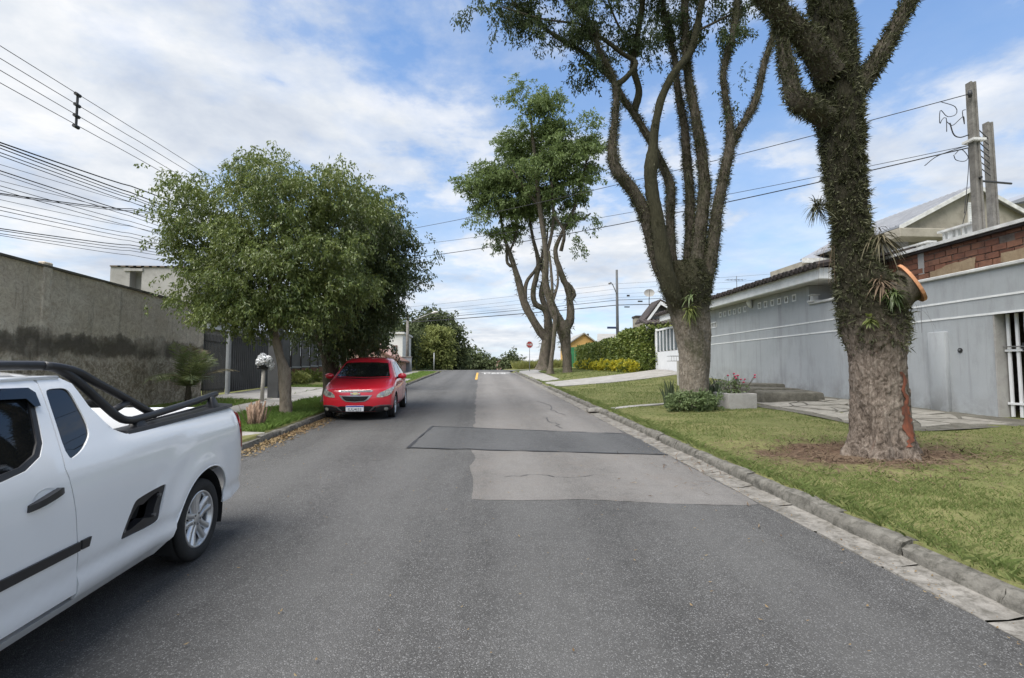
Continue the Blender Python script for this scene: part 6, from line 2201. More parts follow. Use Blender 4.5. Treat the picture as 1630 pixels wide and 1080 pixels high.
for u_, v_ in ((p, a_), (a_, q)):
    u2, v2 = u_.copy(), v_.copy()
    if u_ is p:
        u2 = p + [-.4, 0, .15]
    else:
        v2 = q + [.4, 0, -.2]
    part(MB().hexa([(u2[0], 71.6, u2[2] + .01), (v2[0], 71.6, v2[2] + .01), (v2[0], 80.2, v2[2] + .01), (u2[0], 80.2, u2[2] + .01)], [(u2[0], 71.6, u2[2] + .2), (v2[0], 71.6, v2[2] + .2), (v2[0], 80.2, v2[2] + .2), (u2[0], 80.2, u2[2] + .2)]), 'roof', M['house_grey'] if u_ is p else M['house_plaster'], oh)
p = at_y(943, 529, 70)
part(MB().box(p[0] - .1, p[0] + .15, 73, 73.2, 4, p[2]), 'chimney', M['dark_metal'], oh)
gr_ = thing('grey_roofed_shed', 'long low grey roof behind the hedge, right of the orange house', 'house', (18, 60, 1.5))
p, q = at_y(950, 546, 60), at_y(1012, 528, 60)
part(MB().hexa([(p[0], 60, p[2] - .15), (q[0] + 1, 60, p[2] - .15), (q[0] + 1, 66, q[2]), (p[0] + 1.5, 66, q[2])], [(p[0], 60, p[2]), (q[0] + 1, 60, p[2]), (q[0] + 1, 66, q[2] + .15), (p[0] + 1.5, 66, q[2] + .15)]), 'roof', M['house_grey'], gr_)
part(MB().box(p[0] + .4, q[0] + .8, 60.4, 65.8, 1, p[2] - .16), 'wall', M['white_wall'], gr_)

# stop sign
sx = at_y(843, 549, 45.5)
ss = thing('stop_sign', 'red octagonal stop sign on a thin post by the far right corner', 'sign', (sx[0], 45.5, Tf(sx[0], 45.5)))
hz_ = sx[2] - Tf(sx[0], 45.5)
MB().tube([(0, .03, -.3), (0, .03, hz_ + .35)], .03, 8).obj('post', M['post_grey'], ss, True)
oc = [(.32 * math.cos(R(22.5 + 45 * k)), 0, hz_ + .32 * math.sin(R(22.5 + 45 * k))) for k in range(8)]
MB().prism(oc, (0, 0, 0), (0, -.012, 0)).obj('rim', M['road_white'], ss)
oc = [(.285 * math.cos(R(22.5 + 45 * k)), -.014, hz_ + .285 * math.sin(R(22.5 + 45 * k))) for k in range(8)]
pl_ = MB().prism(oc, (0, 0, 0), (0, -.004, 0)).obj('plate', M['sign_red'], ss)
mb = MB()
for q in stroke_letters('PARE', .075, .14, .04, .022):
    mb.add([(p[0] - .21, -.0215 - .0004 * (len(mb.f) % 3), hz_ + p[1] - .07) for p in q], [(0, 1, 2, 3)])
mb.obj('lettering', M['road_white'], pl_)

# ------------------------------------------------------------------ small things, left
pp_ = at_x(299, 636, LXW + .75)
pal = thing('small_palm', 'small feathery palm in front of the stained wall end', 'palm', (pp_[0], pp_[1], Tf(pp_[0], pp_[1])))
V, Fc = tube_arrays([(0, 0, -.1), (.01, 0, .3), (0, 0, .62)], [.09, .08, .05], 10)
mesh_obj('trunk', V, Fc, M['bark_dark'], pal, True)
r = np.random.default_rng(44)
for k in range(22):
    az = k * 2.4 + r.normal(0, .2)
    el_ = r.uniform(.55, 1.42)
    L = r.uniform(1.5, 2.2)
    d = np.array([math.cos(az) * math.cos(el_), math.sin(az) * math.cos(el_), math.sin(el_)])
    if d[0] < -.1:
        d[0] *= .35
    s = np.linspace(0, 1, 12)
    P = np.array([0, 0, .5]) + d * (L * s)[:, None] - np.array([0, 0, 1]) * (.55 * L * s ** 2.2 * math.cos(el_ * .7))[:, None]
    side = np.cross(d, [0, 0, 1.0])
    side /= np.linalg.norm(side)
    V, Fc = [], []
    for i in range(1, 12):
        for rep in (0, .33, .66):
            p = P[i - 1] + (P[i] - P[i - 1]) * rep
            ll = .38 * math.sin(min(1, (i + rep) / 12 * 1.0 + .12) * math.pi) ** .6 + .04
            for sg2 in (-1, 1):
                t_ = (P[i] - P[i - 1]) / np.linalg.norm(P[i] - P[i - 1])
                dd_ = side * sg2 * .8 + t_ * .7 + np.array([0, 0, -.25]) + r.normal(0, .08, 3)
                n_ = len(V)
                V += [p, p + dd_ * ll * .5 + t_ * .014, p + dd_ * ll, p + dd_ * ll * .5 - t_ * .014]
                Fc += [(n_, n_ + 1, n_ + 2, n_ + 3)]
    V2, F2 = tube_arrays(P, np.linspace(.012, .003, 12), 5)
    n_ = len(V)
    V += list(V2)
    Fc += [tuple(i + n_ for i in f) for f in F2]
    mesh_obj('frond', V, Fc, M['palm_leaf'] if k % 6 else M['dead_frond'], pal)

mp_ = on_ground(417, 640)
mbx = thing('bin_post', 'white post topped with a crumpled white and black rubbish bag on the left verge', 'bin post', (mp_[0], mp_[1], mp_[2]))
hpx = (640 - 588) / F_PX * mp_[1]
MB().tube([(0, 0, -.1), (.01, 0, hpx * .5), (.03, 0, hpx)], .055, 12).obj('post', M['wood_post'], mbx, True)


def lump_mesh(c, rad, seed, n=14, amp=.22):
    r = np.random.default_rng(seed)
    V, Fc = [], []
    for i in range(n + 1):
        th = math.pi * i / n
        for j in range(n * 2):
            ph_ = math.pi * j / n
            d = np.array([math.sin(th) * math.cos(ph_), math.sin(th) * math.sin(ph_), math.cos(th)])
            k = 1 + amp * (math.sin(5 * d[0] + 3 * d[2] + seed) * math.cos(4 * d[1] + seed * 2) + .5 * math.sin(11 * d[0] + 9 * d[1] + 10 * d[2]))
            V.append(np.array(c) + d * rad * k)
    for i in range(n):
        for j in range(n * 2):
            a, b = i * n * 2 + j, i * n * 2 + (j + 1) % (n * 2)
            Fc.append((a, a + n * 2, b + n * 2, b))
    return V, Fc


bgs = thing('rubbish_bag', 'crumpled white and black plastic bag sitting on the white post', 'bag', (mp_[0] + .03, mp_[1], mp_[2] + hpx))
V, Fc = lump_mesh((0, 0, .05), np.array([.17, .16, .10]), 3, 14, .3)
mesh_obj('black_bag', V, Fc, M['bag_dark'], bgs, True)
for k, (c_, r_) in enumerate((((.0, -.02, .20), (.22, .19, .16)), ((.20, .0, .10), (.08, .09, .13)), ((-.05, -.02, .34), (.07, .06, .09)))):
    V, Fc = lump_mesh(c_, np.array(r_), 5 + 3 * k, 26, .20)
    V = [np.array(v) + rng.normal(0, .012, 3) for v in V]
    mesh_obj('white_bag', V, Fc, M['bag_white'], bgs)
mbx['label'] = 'slim white post with rubbish bag on top, left verge'

su = on_ground(407, 681)
stp = thing('tree_stump', 'splintered reddish stump of cut shoots at the left kerb behind the pickup', 'stump', (su[0], su[1], su[2]))
r = np.random.default_rng(8)
for k in range(22):
    a, rd = r.uniform(0, 6.28), r.uniform(0, .13)
    b = np.array([math.cos(a) * rd, math.sin(a) * rd, -.05])
    h_ = r.uniform(.34, .56) * (1 - rd * 1.2)
    t_ = b * [2.0, 1.6, 0] + [r.normal(0, .03), r.normal(0, .03), h_]
    MB().tube([b, (b + t_) / 2 + r.normal(0, .01, 3), t_], [r.uniform(.03, .05), r.uniform(.022, .036), r.uniform(.010, .026)], 8).obj('shoot', M['stump'], stp, True)
for k in range(7):
    a = r.uniform(0, 6.28)
    MB().tube([(math.cos(a) * .1, math.sin(a) * .1, 0), (math.cos(a) * .2, math.sin(a) * .2, .2), (math.cos(a) * (.2 + .15 * r.random()), math.sin(a) * .25, r.uniform(.3, .6))], [.008, .006, .003], 5).obj('twig', M['straw'], stp)

# ------------------------------------------------------------------ small things, right: plants and planter under the second tree
def bush(name, label, c, rad, n, per, ll, lw, mat, seed, cat='bush', group=None):
    t = thing(name, label, cat, c, 0, group)
    V, Fc = foliage([(np.array([0, 0, rad[2] * .8]), np.array(rad), 1)], n, per, ll, lw, ll * 1.3, -.1, seed, 2.6)
    tag(np_obj('leaves', V, Fc, mat, t), kind='stuff')
    for k in range(4):
        a = k * 1.6
        MB().tube([(0, 0, -.05), (math.cos(a) * rad[0] * .3, math.sin(a) * rad[1] * .3, rad[2] * .5), (math.cos(a) * rad[0] * .6, math.sin(a) * rad[1] * .6, rad[2])], .008, 5).obj('stem', M['bark_dark'], t)
    return t


c = on_ground(1112, 656)
bush('ground_bush', 'low pale green spreading bush at the foot of the second tree', c + [0, .3, 0], (.68, .45, .26), 330, 11, .075, .02, M['leaf_bush'], 601)


def snake_plant(label, cpx, n, seed, sx):
    c = on_ground(*cpx)
    t = thing('snake_plant', label, 'plant', c, 0, 'snake plants at the second tree')
    r = np.random.default_rng(seed)
    for k in range(n):
        b = np.array([r.normal(0, sx), r.normal(.15, .12), -.04])
        h_ = r.uniform(.45, .85)
        ln = r.normal(0, .12, 2)
        az = r.uniform(0, math.pi)
        u_ = np.array([math.cos(az), math.sin(az), 0])
        v_ = np.array([-math.sin(az), math.cos(az), 0])
        V, Fc = [], []
        for i, s in enumerate((0, .25, .55, .85, 1)):
            w_ = (.026, .034, .032, .018, .002)[i]
            p = b + np.array([ln[0] * s * s, ln[1] * s * s, h_ * s])
            tw = u_ * math.cos(s * .8) + v_ * math.sin(s * .8)
            V += [p - tw * w_, p + np.cross(tw, [0, 0, 1]) * .010, p + tw * w_]
        for i in range(4):
            Fc += [(i * 3, i * 3 + 1, i * 3 + 4, i * 3 + 3), (i * 3 + 1, i * 3 + 2, i * 3 + 5, i * 3 + 4)]
        mesh_obj('leaf', V, Fc, M['snake'], t, True)


snake_plant('dark upright snake plant clump left of the second tree trunk', (1076, 650), 20, 1, .10)
snake_plant('tall dark snake plant clump between second tree and planter box', (1140, 645), 34, 2, .20)
c = on_ground(1183, 651)
pln = thing('planter_box', 'weathered grey concrete planter box beside the second tree', 'planter', c, R(-4))
W_, D_, H_ = .36, .5, .38
MB().box(-W_, W_, 0, .07, -.05, H_).obj('side_panel', M['raw_concrete'], pln, bevel=.01)
MB().box(-W_, W_, D_ * 2 - .07, D_ * 2, -.05, H_).obj('side_panel', M['raw_concrete'], pln, bevel=.01)
MB().box(-W_, -W_ + .07, .072, D_ * 2 - .072, -.05, H_).obj('side_panel', M['raw_concrete'], pln, bevel=.01)
MB().box(W_ - .07, W_, .072, D_ * 2 - .072, -.05, H_).obj('side_panel', M['raw_concrete'], pln, bevel=.01)
MB().box(-W_ + .072, W_ - .072, .073, D_ * 2 - .073, 0, H_ - .08).obj('soil', M['soil'], pln)
pc = bush('planter_shrub', 'pink-flowered thorny shrub growing in the concrete planter box', c + [-.05, .45, H_ - .1], (.34, .3, .26), 60, 7, .08, .02, M['leaf_bush'], 602, 'shrub')
r = np.random.default_rng(3)
for k in range(12):
    p = np.array([r.normal(.12, .14), r.normal(-.1, .12), r.uniform(.38, .62)])
    V, Fc = lump_mesh(p, np.array([.03, .03, .02]), k, 5)
    mesh_obj('flower', V, Fc, M['flower'], pc, True)
    MB().tube([(p[0] * .5, p[1] * .5, .1), p], .006, 5).obj('stem', M['bark_dark'], pc)
# broken stone slabs piled against the house front
for k, (px_, py_, w_, d_, h_, rz, lab) in enumerate(((1226, 638, 1.1, 1.6, .34, .1, 'large dark stone slab step behind the planter box'), (1262, 641, .9, 1.1, .30, -.15, 'second dark stone slab right of the large slab step'), (1205, 632, 1.0, 1.4, .42, .3, 'rear dark stone slab against the grey house wall'), (1170, 634, .9, 1.4, .3, .2, 'dark stone slab left of the pile behind the planter box'))):
    p = on_ground(px_, py_)
    r = np.random.default_rng(90 + k)
    base = [np.array([(-w_, w_, w_, -w_)[i] * r.uniform(.8, 1.1), (0, 0, d_, d_)[i] + r.normal(0, .12), -.15]) for i in range(4)]
    top = [b * [.92, .95, 0] + [0, 0, h_ + r.normal(0, .05)] for b in base]
    tag(MB().hexa(base, top).obj('stone_slab', M['rock'], None, loc=p, bevel=.05, seg=2), lab, 'stone', 'stone slabs before the grey house')
    bpy.context.view_layer.objects.active = None
# wire litter basket on a post behind the second tree
b = at_y(1073, 575, 20.0)
zb = Tf(b[0], 20)
wbk = thing('wire_basket', 'white post with flat wire litter basket half hidden by second tree', 'basket', (b[0] + .2, 20, zb))
MB().box(-.07, .07, -.07, .07, -.1, b[2] - zb).obj('post', M['wood_post'], wbk, bevel=.01)
H0 = b[2] - zb
for dz in (0, .2):
    MB().tube([(-.4, -.25, H0 + dz), (.3, -.25, H0 + dz), (.3, .25, H0 + dz), (-.4, .25, H0 + dz), (-.4, -.25, H0 + dz)], .008, 5).obj('hoop', M['steel'], wbk)
for k in range(8):
    x = -.4 + .1 * k
    MB().tube([(x, -.25, H0), (x, -.25, H0 + .2)], .006, 5).obj('wire', M['steel'], wbk)
    MB().tube([(x, -.25, H0), (x, .25, H0)], .006, 5).obj('wire', M['steel'], wbk)
# pale broken slab lying in the right gutter
p = on_ground(956, 656)
tag(MB().hexa([(-.25, -.3, -.02), (.2, -.25, -.02), (.25, .3, -.02), (-.2, .25, -.02)], [(-.22, -.26, .05), (.17, -.22, .08), (.22, .26, .08), (-.17, .22, .05)]).obj('broken_slab', M['gutter'], None, loc=(GUT_R - .05, p[1], float(g(p[1])) + .05), bevel=.02, seg=2), 'pale broken concrete slab resting on the right kerb by the thin path', 'slab')

# ------------------------------------------------------------------ vehicles
def paint(name, col, flake=0.0):
    m = NT(name)
    m.base(m.ramp(m.noise(m.coord(), 2.5, 4, .6), [(.3, tuple(c * .96 for c in col)), (.7, col)])).rough(.32)
    m.set(Coat_Weight=1.0, Coat_Roughness=.04, Metallic=flake)
    return m.m


def dusty(name, col, rough):
    return simple(name, col, rough, 0, .25, 8)


M['white_paint'] = paint('white_paint', (.84, .855, .87))
M['red_paint'] = paint('red_paint', (.66, .016, .036), .0)
M['black_plastic'] = dusty('black_plastic', (.020, .020, .022), .42)
M['tyre'] = dusty('tyre', (.022, .022, .022), .85)
m = NT('tinted_glass')
m.base((.006, .007, .008)).rough(.02)
m.set(Specular_IOR_Level=.4, Coat_Weight=.35, Coat_Roughness=.01)
M['tint'] = m.m
m = NT('windscreen_glass')
m.base((.010, .011, .012)).rough(.03)
m.set(Specular_IOR_Level=.8, Coat_Weight=1.0, Coat_Roughness=.01, Coat_IOR=2.0)
M['screen'] = m.m
m = NT('wheel_silver')
m.base((.62, .63, .64)).rough(.3)
m.set(Metallic=.75)
M['alloy'] = m.m
M['chrome'] = simple('chrome', (.42, .42, .43), .3, .9, .05, 3)
M['lamp_lens'] = None
m = NT('lamp_lens')
m.base(m.ramp(m.noise(m.coord(), 22, 3, .6), [(.35, (.22, .22, .19)), (.65, (.50, .49, .42))])).rough(.12)
m.set(Coat_Weight=1.0, Coat_Roughness=.02)
M['lamp_lens'] = m.m
m = NT('tail_lens')
m.base((.30, .010, .010)).rough(.12)
m.set(Coat_Weight=1.0)
M['tail_lens'] = m.m
M['gunmetal'] = simple('gunmetal', (.15, .15, .15), .45, .3, .2, 6)
M['plate_white'] = simple('plate_white', (.66, .68, .70), .45, 0, .05, 5)
M['plate_blue'] = simple('plate_blue', (.03, .06, .30), .45, 0, .05, 5)
M['under'] = simple('underbody', (.012, .012, .012), .9, 0, .3, 6)


def surf_panel(name, outline, holes, fn, res, mat, par, flip=1, flange=.018, smooth=True, dens=None):
    """panel cut out in side view (y, z) and wrapped onto the surface x = fn(y, z); flip = -1 mirrors it"""
    ol = densify(outline, dens or res)
    hl = [densify(h, dens or res) for h in holes]
    V2, tri = cdt(ol, hl, res)
    x = fn(V2[:, 0], V2[:, 1])
    V = np.column_stack([x * flip, V2[:, 0], V2[:, 1]])
    F_ = [t if flip > 0 else t[::-1] for t in tri]
    n = len(V)
    ed = {}
    for t in F_:
        for a, b in ((t[0], t[1]), (t[1], t[2]), (t[2], t[0])):
            ed[(a, b)] = 1
    bd = [(a, b) for (a, b) in ed if (b, a) not in ed]
    if flange:
        ids = sorted({i for e in bd for i in e})
        mp = {i: n + k for k, i in enumerate(ids)}
        V = np.vstack([V, V[ids] - np.array([flange * flip, 0, 0])])
        F_ = F_ + [(b, a, mp[a], mp[b]) for a, b in bd]
    o = mesh_obj(name, V, F_, mat, par, smooth)
    if smooth:
        o.data.set_sharp_from_angle(angle=R(35))
    return o


def lathe_x(prof, n=40):
    """prof: (x, radius) -> ring mesh round the x axis"""
    V, Fc = [], []
    for (x, r_) in prof:
        for j in range(n):
            a = j * 2 * math.pi / n
            V.append((x, r_ * math.cos(a), r_ * math.sin(a)))
    for i in range(len(prof) - 1):
        for j in range(n):
            k = (j + 1) % n
            Fc.append((i * n + j, i * n + k, (i + 1) * n + k, (i + 1) * n + j))
    return V, [f[::-1] for f in Fc]


def wheel(par, loc, side, R_, rim_r, width, style, rot=0):
    """wheel with tyre, rim, spokes, hub; axle along x, outer face towards side"""
    w = bpy.data.objects.new('wheel', None)
    COL.objects.link(w)
    w.parent = par
    w.location = loc
    w.rotation_euler = (0, 0, 0 if side > 0 else math.pi)
    h = width / 2
    V, Fc = lathe_x([(-h * .8, rim_r), (-h, R_ * .86), (-h * .86, R_ * .97), (-h * .5, R_), (-h * .48, R_ * .985), (-h * .42, R_ * .985), (-h * .40, R_), (0, R_), (h * .40, R_), (h * .42, R_ * .985), (h * .48, R_ * .985), (h * .5, R_), (h * .84, R_ * .975), (h * .98, R_ * .90), (h, R_ * .82), (h * .94, rim_r * 1.06), (h * .82, rim_r)], 48)
    mesh_obj('tyre', V, Fc, M['tyre'], w, True)
    V, Fc = lathe_x([(h * .80, rim_r * 1.02), (h * .90, rim_r * .99), (h * .86, rim_r * .93), (h * .45, rim_r * .88), (-h * .7, rim_r * .86), (-h * .75, rim_r * .97)], 48)
    mesh_obj('rim', V, Fc, M['alloy'], w, True)
    V, Fc = lathe_x([(-h * .1, rim_r * .86), (-h * .1, .02)], 32)
    mesh_obj('brake_disc', V, Fc, M['under'], w, True)
    for k in range(5):
        a = rot + k * 2 * math.pi / 5
        ca, sa = math.cos(a), math.sin(a)
        mb = MB()
        # forked spoke: two prongs leaving the hub with a groove between
        for f in (-1, 1):
            pts = [(.020 * f, rim_r * .16, h * .62), (.026 * f, rim_r * .5, h * .60), (.045 * f * rim_r / .2, rim_r * .91, h * .74)]
            wd = [.026, .022, .026]
            V = []
            for (t_, r_, x_), w_ in zip(pts, wd):
                for (dt, dx) in ((-w_, -.02), (-w_ * .7, .006), (w_ * .7, .006), (w_, -.02)):
                    tt = t_ + dt
                    V.append((x_ + dx, r_ * ca - tt * sa, r_ * sa + tt * ca))
            Fc = [(i * 4 + j, i * 4 + j + 1, (i + 1) * 4 + j + 1, (i + 1) * 4 + j) for i in range(2) for j in range(3)]
            mb.add(V, Fc)
        # web between the prongs, set back
        V = []
        for r_, t_, x_ in ((rim_r * .18, .02, h * .55), (rim_r * .45, .022, h * .50)):
            for dt in (-t_, t_):
                V.append((x_, r_ * ca - dt * sa, r_ * sa + dt * ca))
        mb.add(V, [(0, 1, 3, 2)])
        mb.obj('spoke', M['alloy'], w, True)
    V, Fc = lathe_x([(h * .3, rim_r * .27), (h * .62, rim_r * .26), (h * .70, rim_r * .20), (h * .71, .001)], 24)
    mesh_obj('hub', V, Fc, M['alloy'], w, True)
    for k in range(5):
        a = rot + (k + .5) * 2 * math.pi / 5
        V, Fc = tube_arrays([(h * .62, rim_r * .2 * math.cos(a), rim_r * .2 * math.sin(a)), (h * .73, rim_r * .2 * math.cos(a), rim_r * .2 * math.sin(a))], .008, 6)
        mesh_obj('wheel_nut', V, Fc, M['gunmetal'], w)
    return w


# ---- white pickup
ya_ = R(2.2)
side_pt = np.array([-2.06, 3.66]) + np.array([-math.sin(ya_), math.cos(ya_)]) * .35
c_ = side_pt - np.array([math.cos(ya_), math.sin(ya_)]) * .83
truck = thing('pickup_truck', 'white small pickup with black tubular roll bar parked at the left edge', 'pickup', (c_[0], c_[1], float(g(c_[1])) + .004), ya_)
truck.rotation_euler = (math.atan(.0265), 0, ya_)


def WT(y, z):
    y, z = np.asarray(y, float), np.asarray(z, float)
    lower = np.interp(z, [.18, .26, .31, .36, .42, .47, .55, .70, .82, .92, 1.0, 1.05, 1.10], [.72, .785, .815, .824, .809, .824, .826, .828, .826, .815, .795, .765, .72])
    cab = np.interp(z, [.18, .26, .31, .36, .42, .47, .55, .70, .82, .92, 1.0, 1.1, 1.2, 1.3, 1.36, 1.40, 1.43], [.72, .785, .815, .824, .809, .824, .826, .828, .826, .815, .790, .748, .705, .660, .630, .600, .56])
    k = sstep(-1.0, -.72, y)
    x = cab * (1 - k) + lower * k
    r_ = np.hypot(y + .02, z - .29)
    x = x + .020 * np.exp(-((r_ - .40) / .085) ** 2) * (z < 1.0)
    # blister over the wheel: crease falling away towards the front
    cz = .97 - .62 * np.clip((-.05 - y) / .85, 0, 1) ** 1.7
    x = x + .008 * sstep(cz + .06, cz - .10, z) * sstep(-1.05, -.55, y) * (z > .3)
    t_ = np.clip((y - .42) / .5, 0, 1.2)
    x = x - .16 * t_ ** 2.4
    t2 = np.clip((-2.75 - y) / .8, 0, 1.2)
    return x - .22 * t2 ** 2.2


ARCH = [(.29, .335), (.305, .42), (.295, .50), (.255, .58), (.185, .64), (.09, .672), (-.01, .675), (-.11, .655), (-.20, .615), (-.28, .555), (-.345, .48), (-.40, .39), (-.445, .292)]
DOOR_R = [(-1.25, .315), (-1.258, .45), (-1.29, .73), (-1.335, .96), (-1.30, 1.2), (-1.275, 1.375)]
QUARTER = [(-1.244, .285)] + [(a + .006, b) for a, b in DOOR_R] + [(-1.262, 1.40), (-1.12, 1.40), (-1.06, 1.365), (-1.02, 1.24), (-.96, 1.15), (-.90, 1.09), (-.82, 1.052), (-.68, 1.045), (0, 1.063), (.40, 1.083), (.52, 1.080),
           (.60, 1.06), (.605, 1.03), (.625, .90), (.665, .70), (.86, .64), (.89, .60), (.89, .50), (.85, .42), (.76, .37), (.50, .345)] + ARCH + [(-.47, .285)]
QWIN = [(-1.305, .985), (-1.262, 1.31), (-1.245, 1.345), (-1.13, 1.345), (-1.10, 1.32), (-1.082, 1.15), (-1.10, 1.085), (-1.19, 1.02)]
VENT = [(-.515, .672), (-.54, .685), (-.80, .662), (-.835, .640), (-.935, .480), (-.925, .462), (-.62, .458), (-.575, .478)]
FWIN = [(-1.43, .985), (-1.335, 1.33), (-1.36, 1.352), (-1.66, 1.36), (-1.85, 1.31), (-2.18, 1.0), (-2.16, .955)]
DOOR = [(-2.27, .315)] + DOOR_R + [(-1.29, 1.40), (-1.70, 1.41), (-1.92, 1.34), (-2.27, .985)]


def soften(P, n=2):
    for _ in range(n):
        Q = []
        for i in range(len(P)):
            a, b = np.array(P[i]), np.array(P[(i + 1) % len(P)])
            Q += [tuple(a * .8 + b * .2), tuple(a * .2 + b * .8)]
        P = Q
    return P


QWIN, FWIN, VENT = soften(QWIN), soften(FWIN), soften(VENT)
inset = lambda P, d: [tuple(np.array(p) + (np.mean(P, axis=0) - np.array(p)) / np.linalg.norm(np.mean(P, axis=0) - np.array(p)) * d) for p in P]
for sd in (1, -1):
    surf_panel('rear_side_panel', QUARTER, [QWIN, VENT], WT, .035, M['white_paint'], truck, sd)
    dr = surf_panel('door', DOOR, [FWIN], WT, .05, M['white_paint'], truck, sd)
    surf_panel('quarter_window', inset(QWIN, -.004), [], lambda y, z: WT(y, z) - .008, .05, M['tint'], truck, sd, 0)
    surf_panel('door_window', inset(FWIN, -.004), [], lambda y, z: WT(y, z) - .012, .06, M['tint'], dr, sd, 0)
    surf_panel('window_seal', densify(inset(FWIN, -.004), .05), [densify(inset(FWIN, .028), .05)], lambda y, z: WT(y, z) - .004, .05, M['black_plastic'], dr, sd, .01)
    # wind deflector along the window top
    surf_panel('rain_deflector', [(-1.338, 1.27), (-1.332, 1.335), (-1.36, 1.36), (-1.66, 1.37), (-1.86, 1.32), (-1.84, 1.28), (-1.64, 1.32), (-1.40, 1.31), (-1.372, 1.268)], [], lambda y, z: WT(y, z) + .014, .05, M['tint'], dr, sd, .012)
    surf_panel('sill', [(-2.28, .225), (-.50, .225), (-.455, .28), (-2.28, .28)], [], lambda y, z: WT(y, z) - .006, .06, M['white_paint'], truck, sd, .03)
    surf_panel('side_moulding', [(-2.25, .525), (-1.262, .530), (-1.262, .575), (-2.25, .570)], [], lambda y, z: WT(y, z) + .012, .05, M['black_plastic'], dr, sd, .02)
    surf_panel('side_moulding', [(-1.25, .531), (-1.20, .530), (-1.185, .576), (-1.25, .576)], [], lambda y, z: WT(y, z) + .012, .05, M['black_plastic'], truck, sd, .02)
    # black step recess
    vt = surf_panel('step_vent', inset(VENT, -.002), [inset(VENT, .062)], lambda y, z: WT(y, z) + .002 - .02 * np.clip(1 - np.abs(z - .57) / .2, 0, 1), .04, M['black_plastic'], truck, sd, .05)
    surf_panel('recess', inset(VENT, .055), [], lambda y, z: WT(y, z) - .11, .08, M['under'], vt, sd, 0)
    for (vy, vz) in ((-.575, .625), (-.625, .515), (-.86, .60), (-.90, .505)):
        V, Fc = tube_arrays([(float(WT(vy, vz)) * sd - .02 * sd, vy, vz), (float(WT(vy, vz)) * sd - .002 * sd, vy, vz)], .011, 8)
        mesh_obj('screw', V, Fc, M['gunmetal'], vt)
    # handle with its cup
    hp_ = [(-1.575, .815), (-1.57, .845), (-1.40, .882), (-1.37, .875), (-1.372, .850), (-1.42, .845)]
    surf_panel('door_handle', hp_, [], lambda y, z: WT(y, z) + .030 - .02 * np.clip(np.abs(y + 1.47) / .1, 0, 1) ** 3, .02, M['black_plastic'], dr, sd, .03)
    cup = [(-1.47 + .075 * math.cos(a), .852 + .045 * math.sin(a)) for a in np.arange(20) * 2 * math.pi / 20]
    surf_panel('handle_cup', cup, [], lambda y, z: WT(y, z) + .0025 - .012 * np.clip(1 - np.hypot((y + 1.47) / .075, (z - .852) / .045), 0, 1), .012, M['white_paint'], dr, sd, 0)
    # arch lip
    P = spline(np.array([(WT(a, b) * sd - .004 * sd, a, b) for a, b in ARCH]), 60)
    MB().tube(P, .007, 6).obj('arch_lip', M['white_paint'], truck, True)
    # tail lamp wraps the corner
    TL_ = [(.61, 1.03), (.73, 1.0), (.79, .86), (.835, .70), (.845, .655), (.67, .712), (.632, .90)]
    surf_panel('tail_lamp', TL_, [], lambda y, z: WT(y, z) + .006, .04, M['tail_lens'], truck, sd, .03)
    # front wing and front wheel opening (ahead of the door)
    FA_ = [(-2.355, .29), (-2.36, .42), (-2.42, .55), (-2.53, .64), (-2.67, .67), (-2.81, .64), (-2.92, .55), (-2.98, .42), (-2.985, .30)]
    WING = [(-2.276, .285), (-2.276, .985), (-2.6, .96), (-3.0, .90), (-3.35, .80), (-3.5, .66), (-3.53, .45), (-3.45, .28)] + FA_[::-1]
    surf_panel('front_wing', WING, [], WT, .08, M['white_paint'], truck, sd)
    # wheel housings
    for cy in (-.02, -2.67):
        V, Fc = [], []
        n = 20
        for i in range(n + 1):
            a = -.35 + (math.pi + .7) * i / n
            for x_ in (.40, .80):
                V.append((x_ * sd, cy + .375 * math.cos(a), .29 + .375 * math.sin(a)))
        for i in range(n):
            Fc.append((i * 2, i * 2 + 1, i * 2 + 3, i * 2 + 2))
        V += [(.40 * sd, cy - .45, .1), (.40 * sd, cy + .45, .1), (.40 * sd, cy + .45, .72), (.40 * sd, cy - .45, .72)]
        k = len(V)
        Fc.append((k - 4, k - 3, k - 2, k - 1))
        mesh_obj('wheel_housing', V, Fc, M['under'], truck, True)
    wheel(truck, (sd * .715, 0, .292), sd, .296, .205, .185, 'double', .45)
    wheel(truck, (sd * .715, -2.67, .292), sd, .296, .205, .185, 'double', .1)
    # bed rail cap, black
    P = [(float(WT(y, 1.05)) - .025, y, 1.055 + (y + .75) * .022) for y in np.linspace(-.80, .61, 12)]
    V, Fc = [], []
    for p in P:
        for dx, dz in ((.028, -.012), (.022, .012), (-.085, .020), (-.095, -.03)):
            V.append(((p[0] + dx) * sd, p[1], p[2] + dz))
    Fc = [(i * 4 + j, i * 4 + j + 1, (i + 1) * 4 + j + 1, (i + 1) * 4 + j) for i in range(11) for j in range(3)] + [(0, 1, 2, 3), (47, 46, 45, 44)]
    o = mesh_obj('bed_rail_cap', V, [f if sd < 0 else f[::-1] for f in Fc], M['black_plastic'], truck)
    # inner bed wall
    mesh_obj('bed_wall', [(.66 * sd, -.9, .60), (.66 * sd, .67, .60), (.67 * sd, .67, 1.075), (.67 * sd, -.9, 1.05)], [(0, 1, 2, 3)], M['white_dirty'], truck)
    # roll bar, one tube per side: over the roof, down the pillar, along the rail
    bx_ = .60
    PB = [(.50, -2.05, 1.438), (.52, -1.7, 1.463), (.54, -1.25, 1.466), (.565, -1.10, 1.452), (.60, -1.00, 1.385), (.655, -.86, 1.235), (.69, -.78, 1.15), (.70, -.70, 1.118), (.70, -.55, 1.118), (.69, 0, 1.155), (.66, .50, 1.192)]
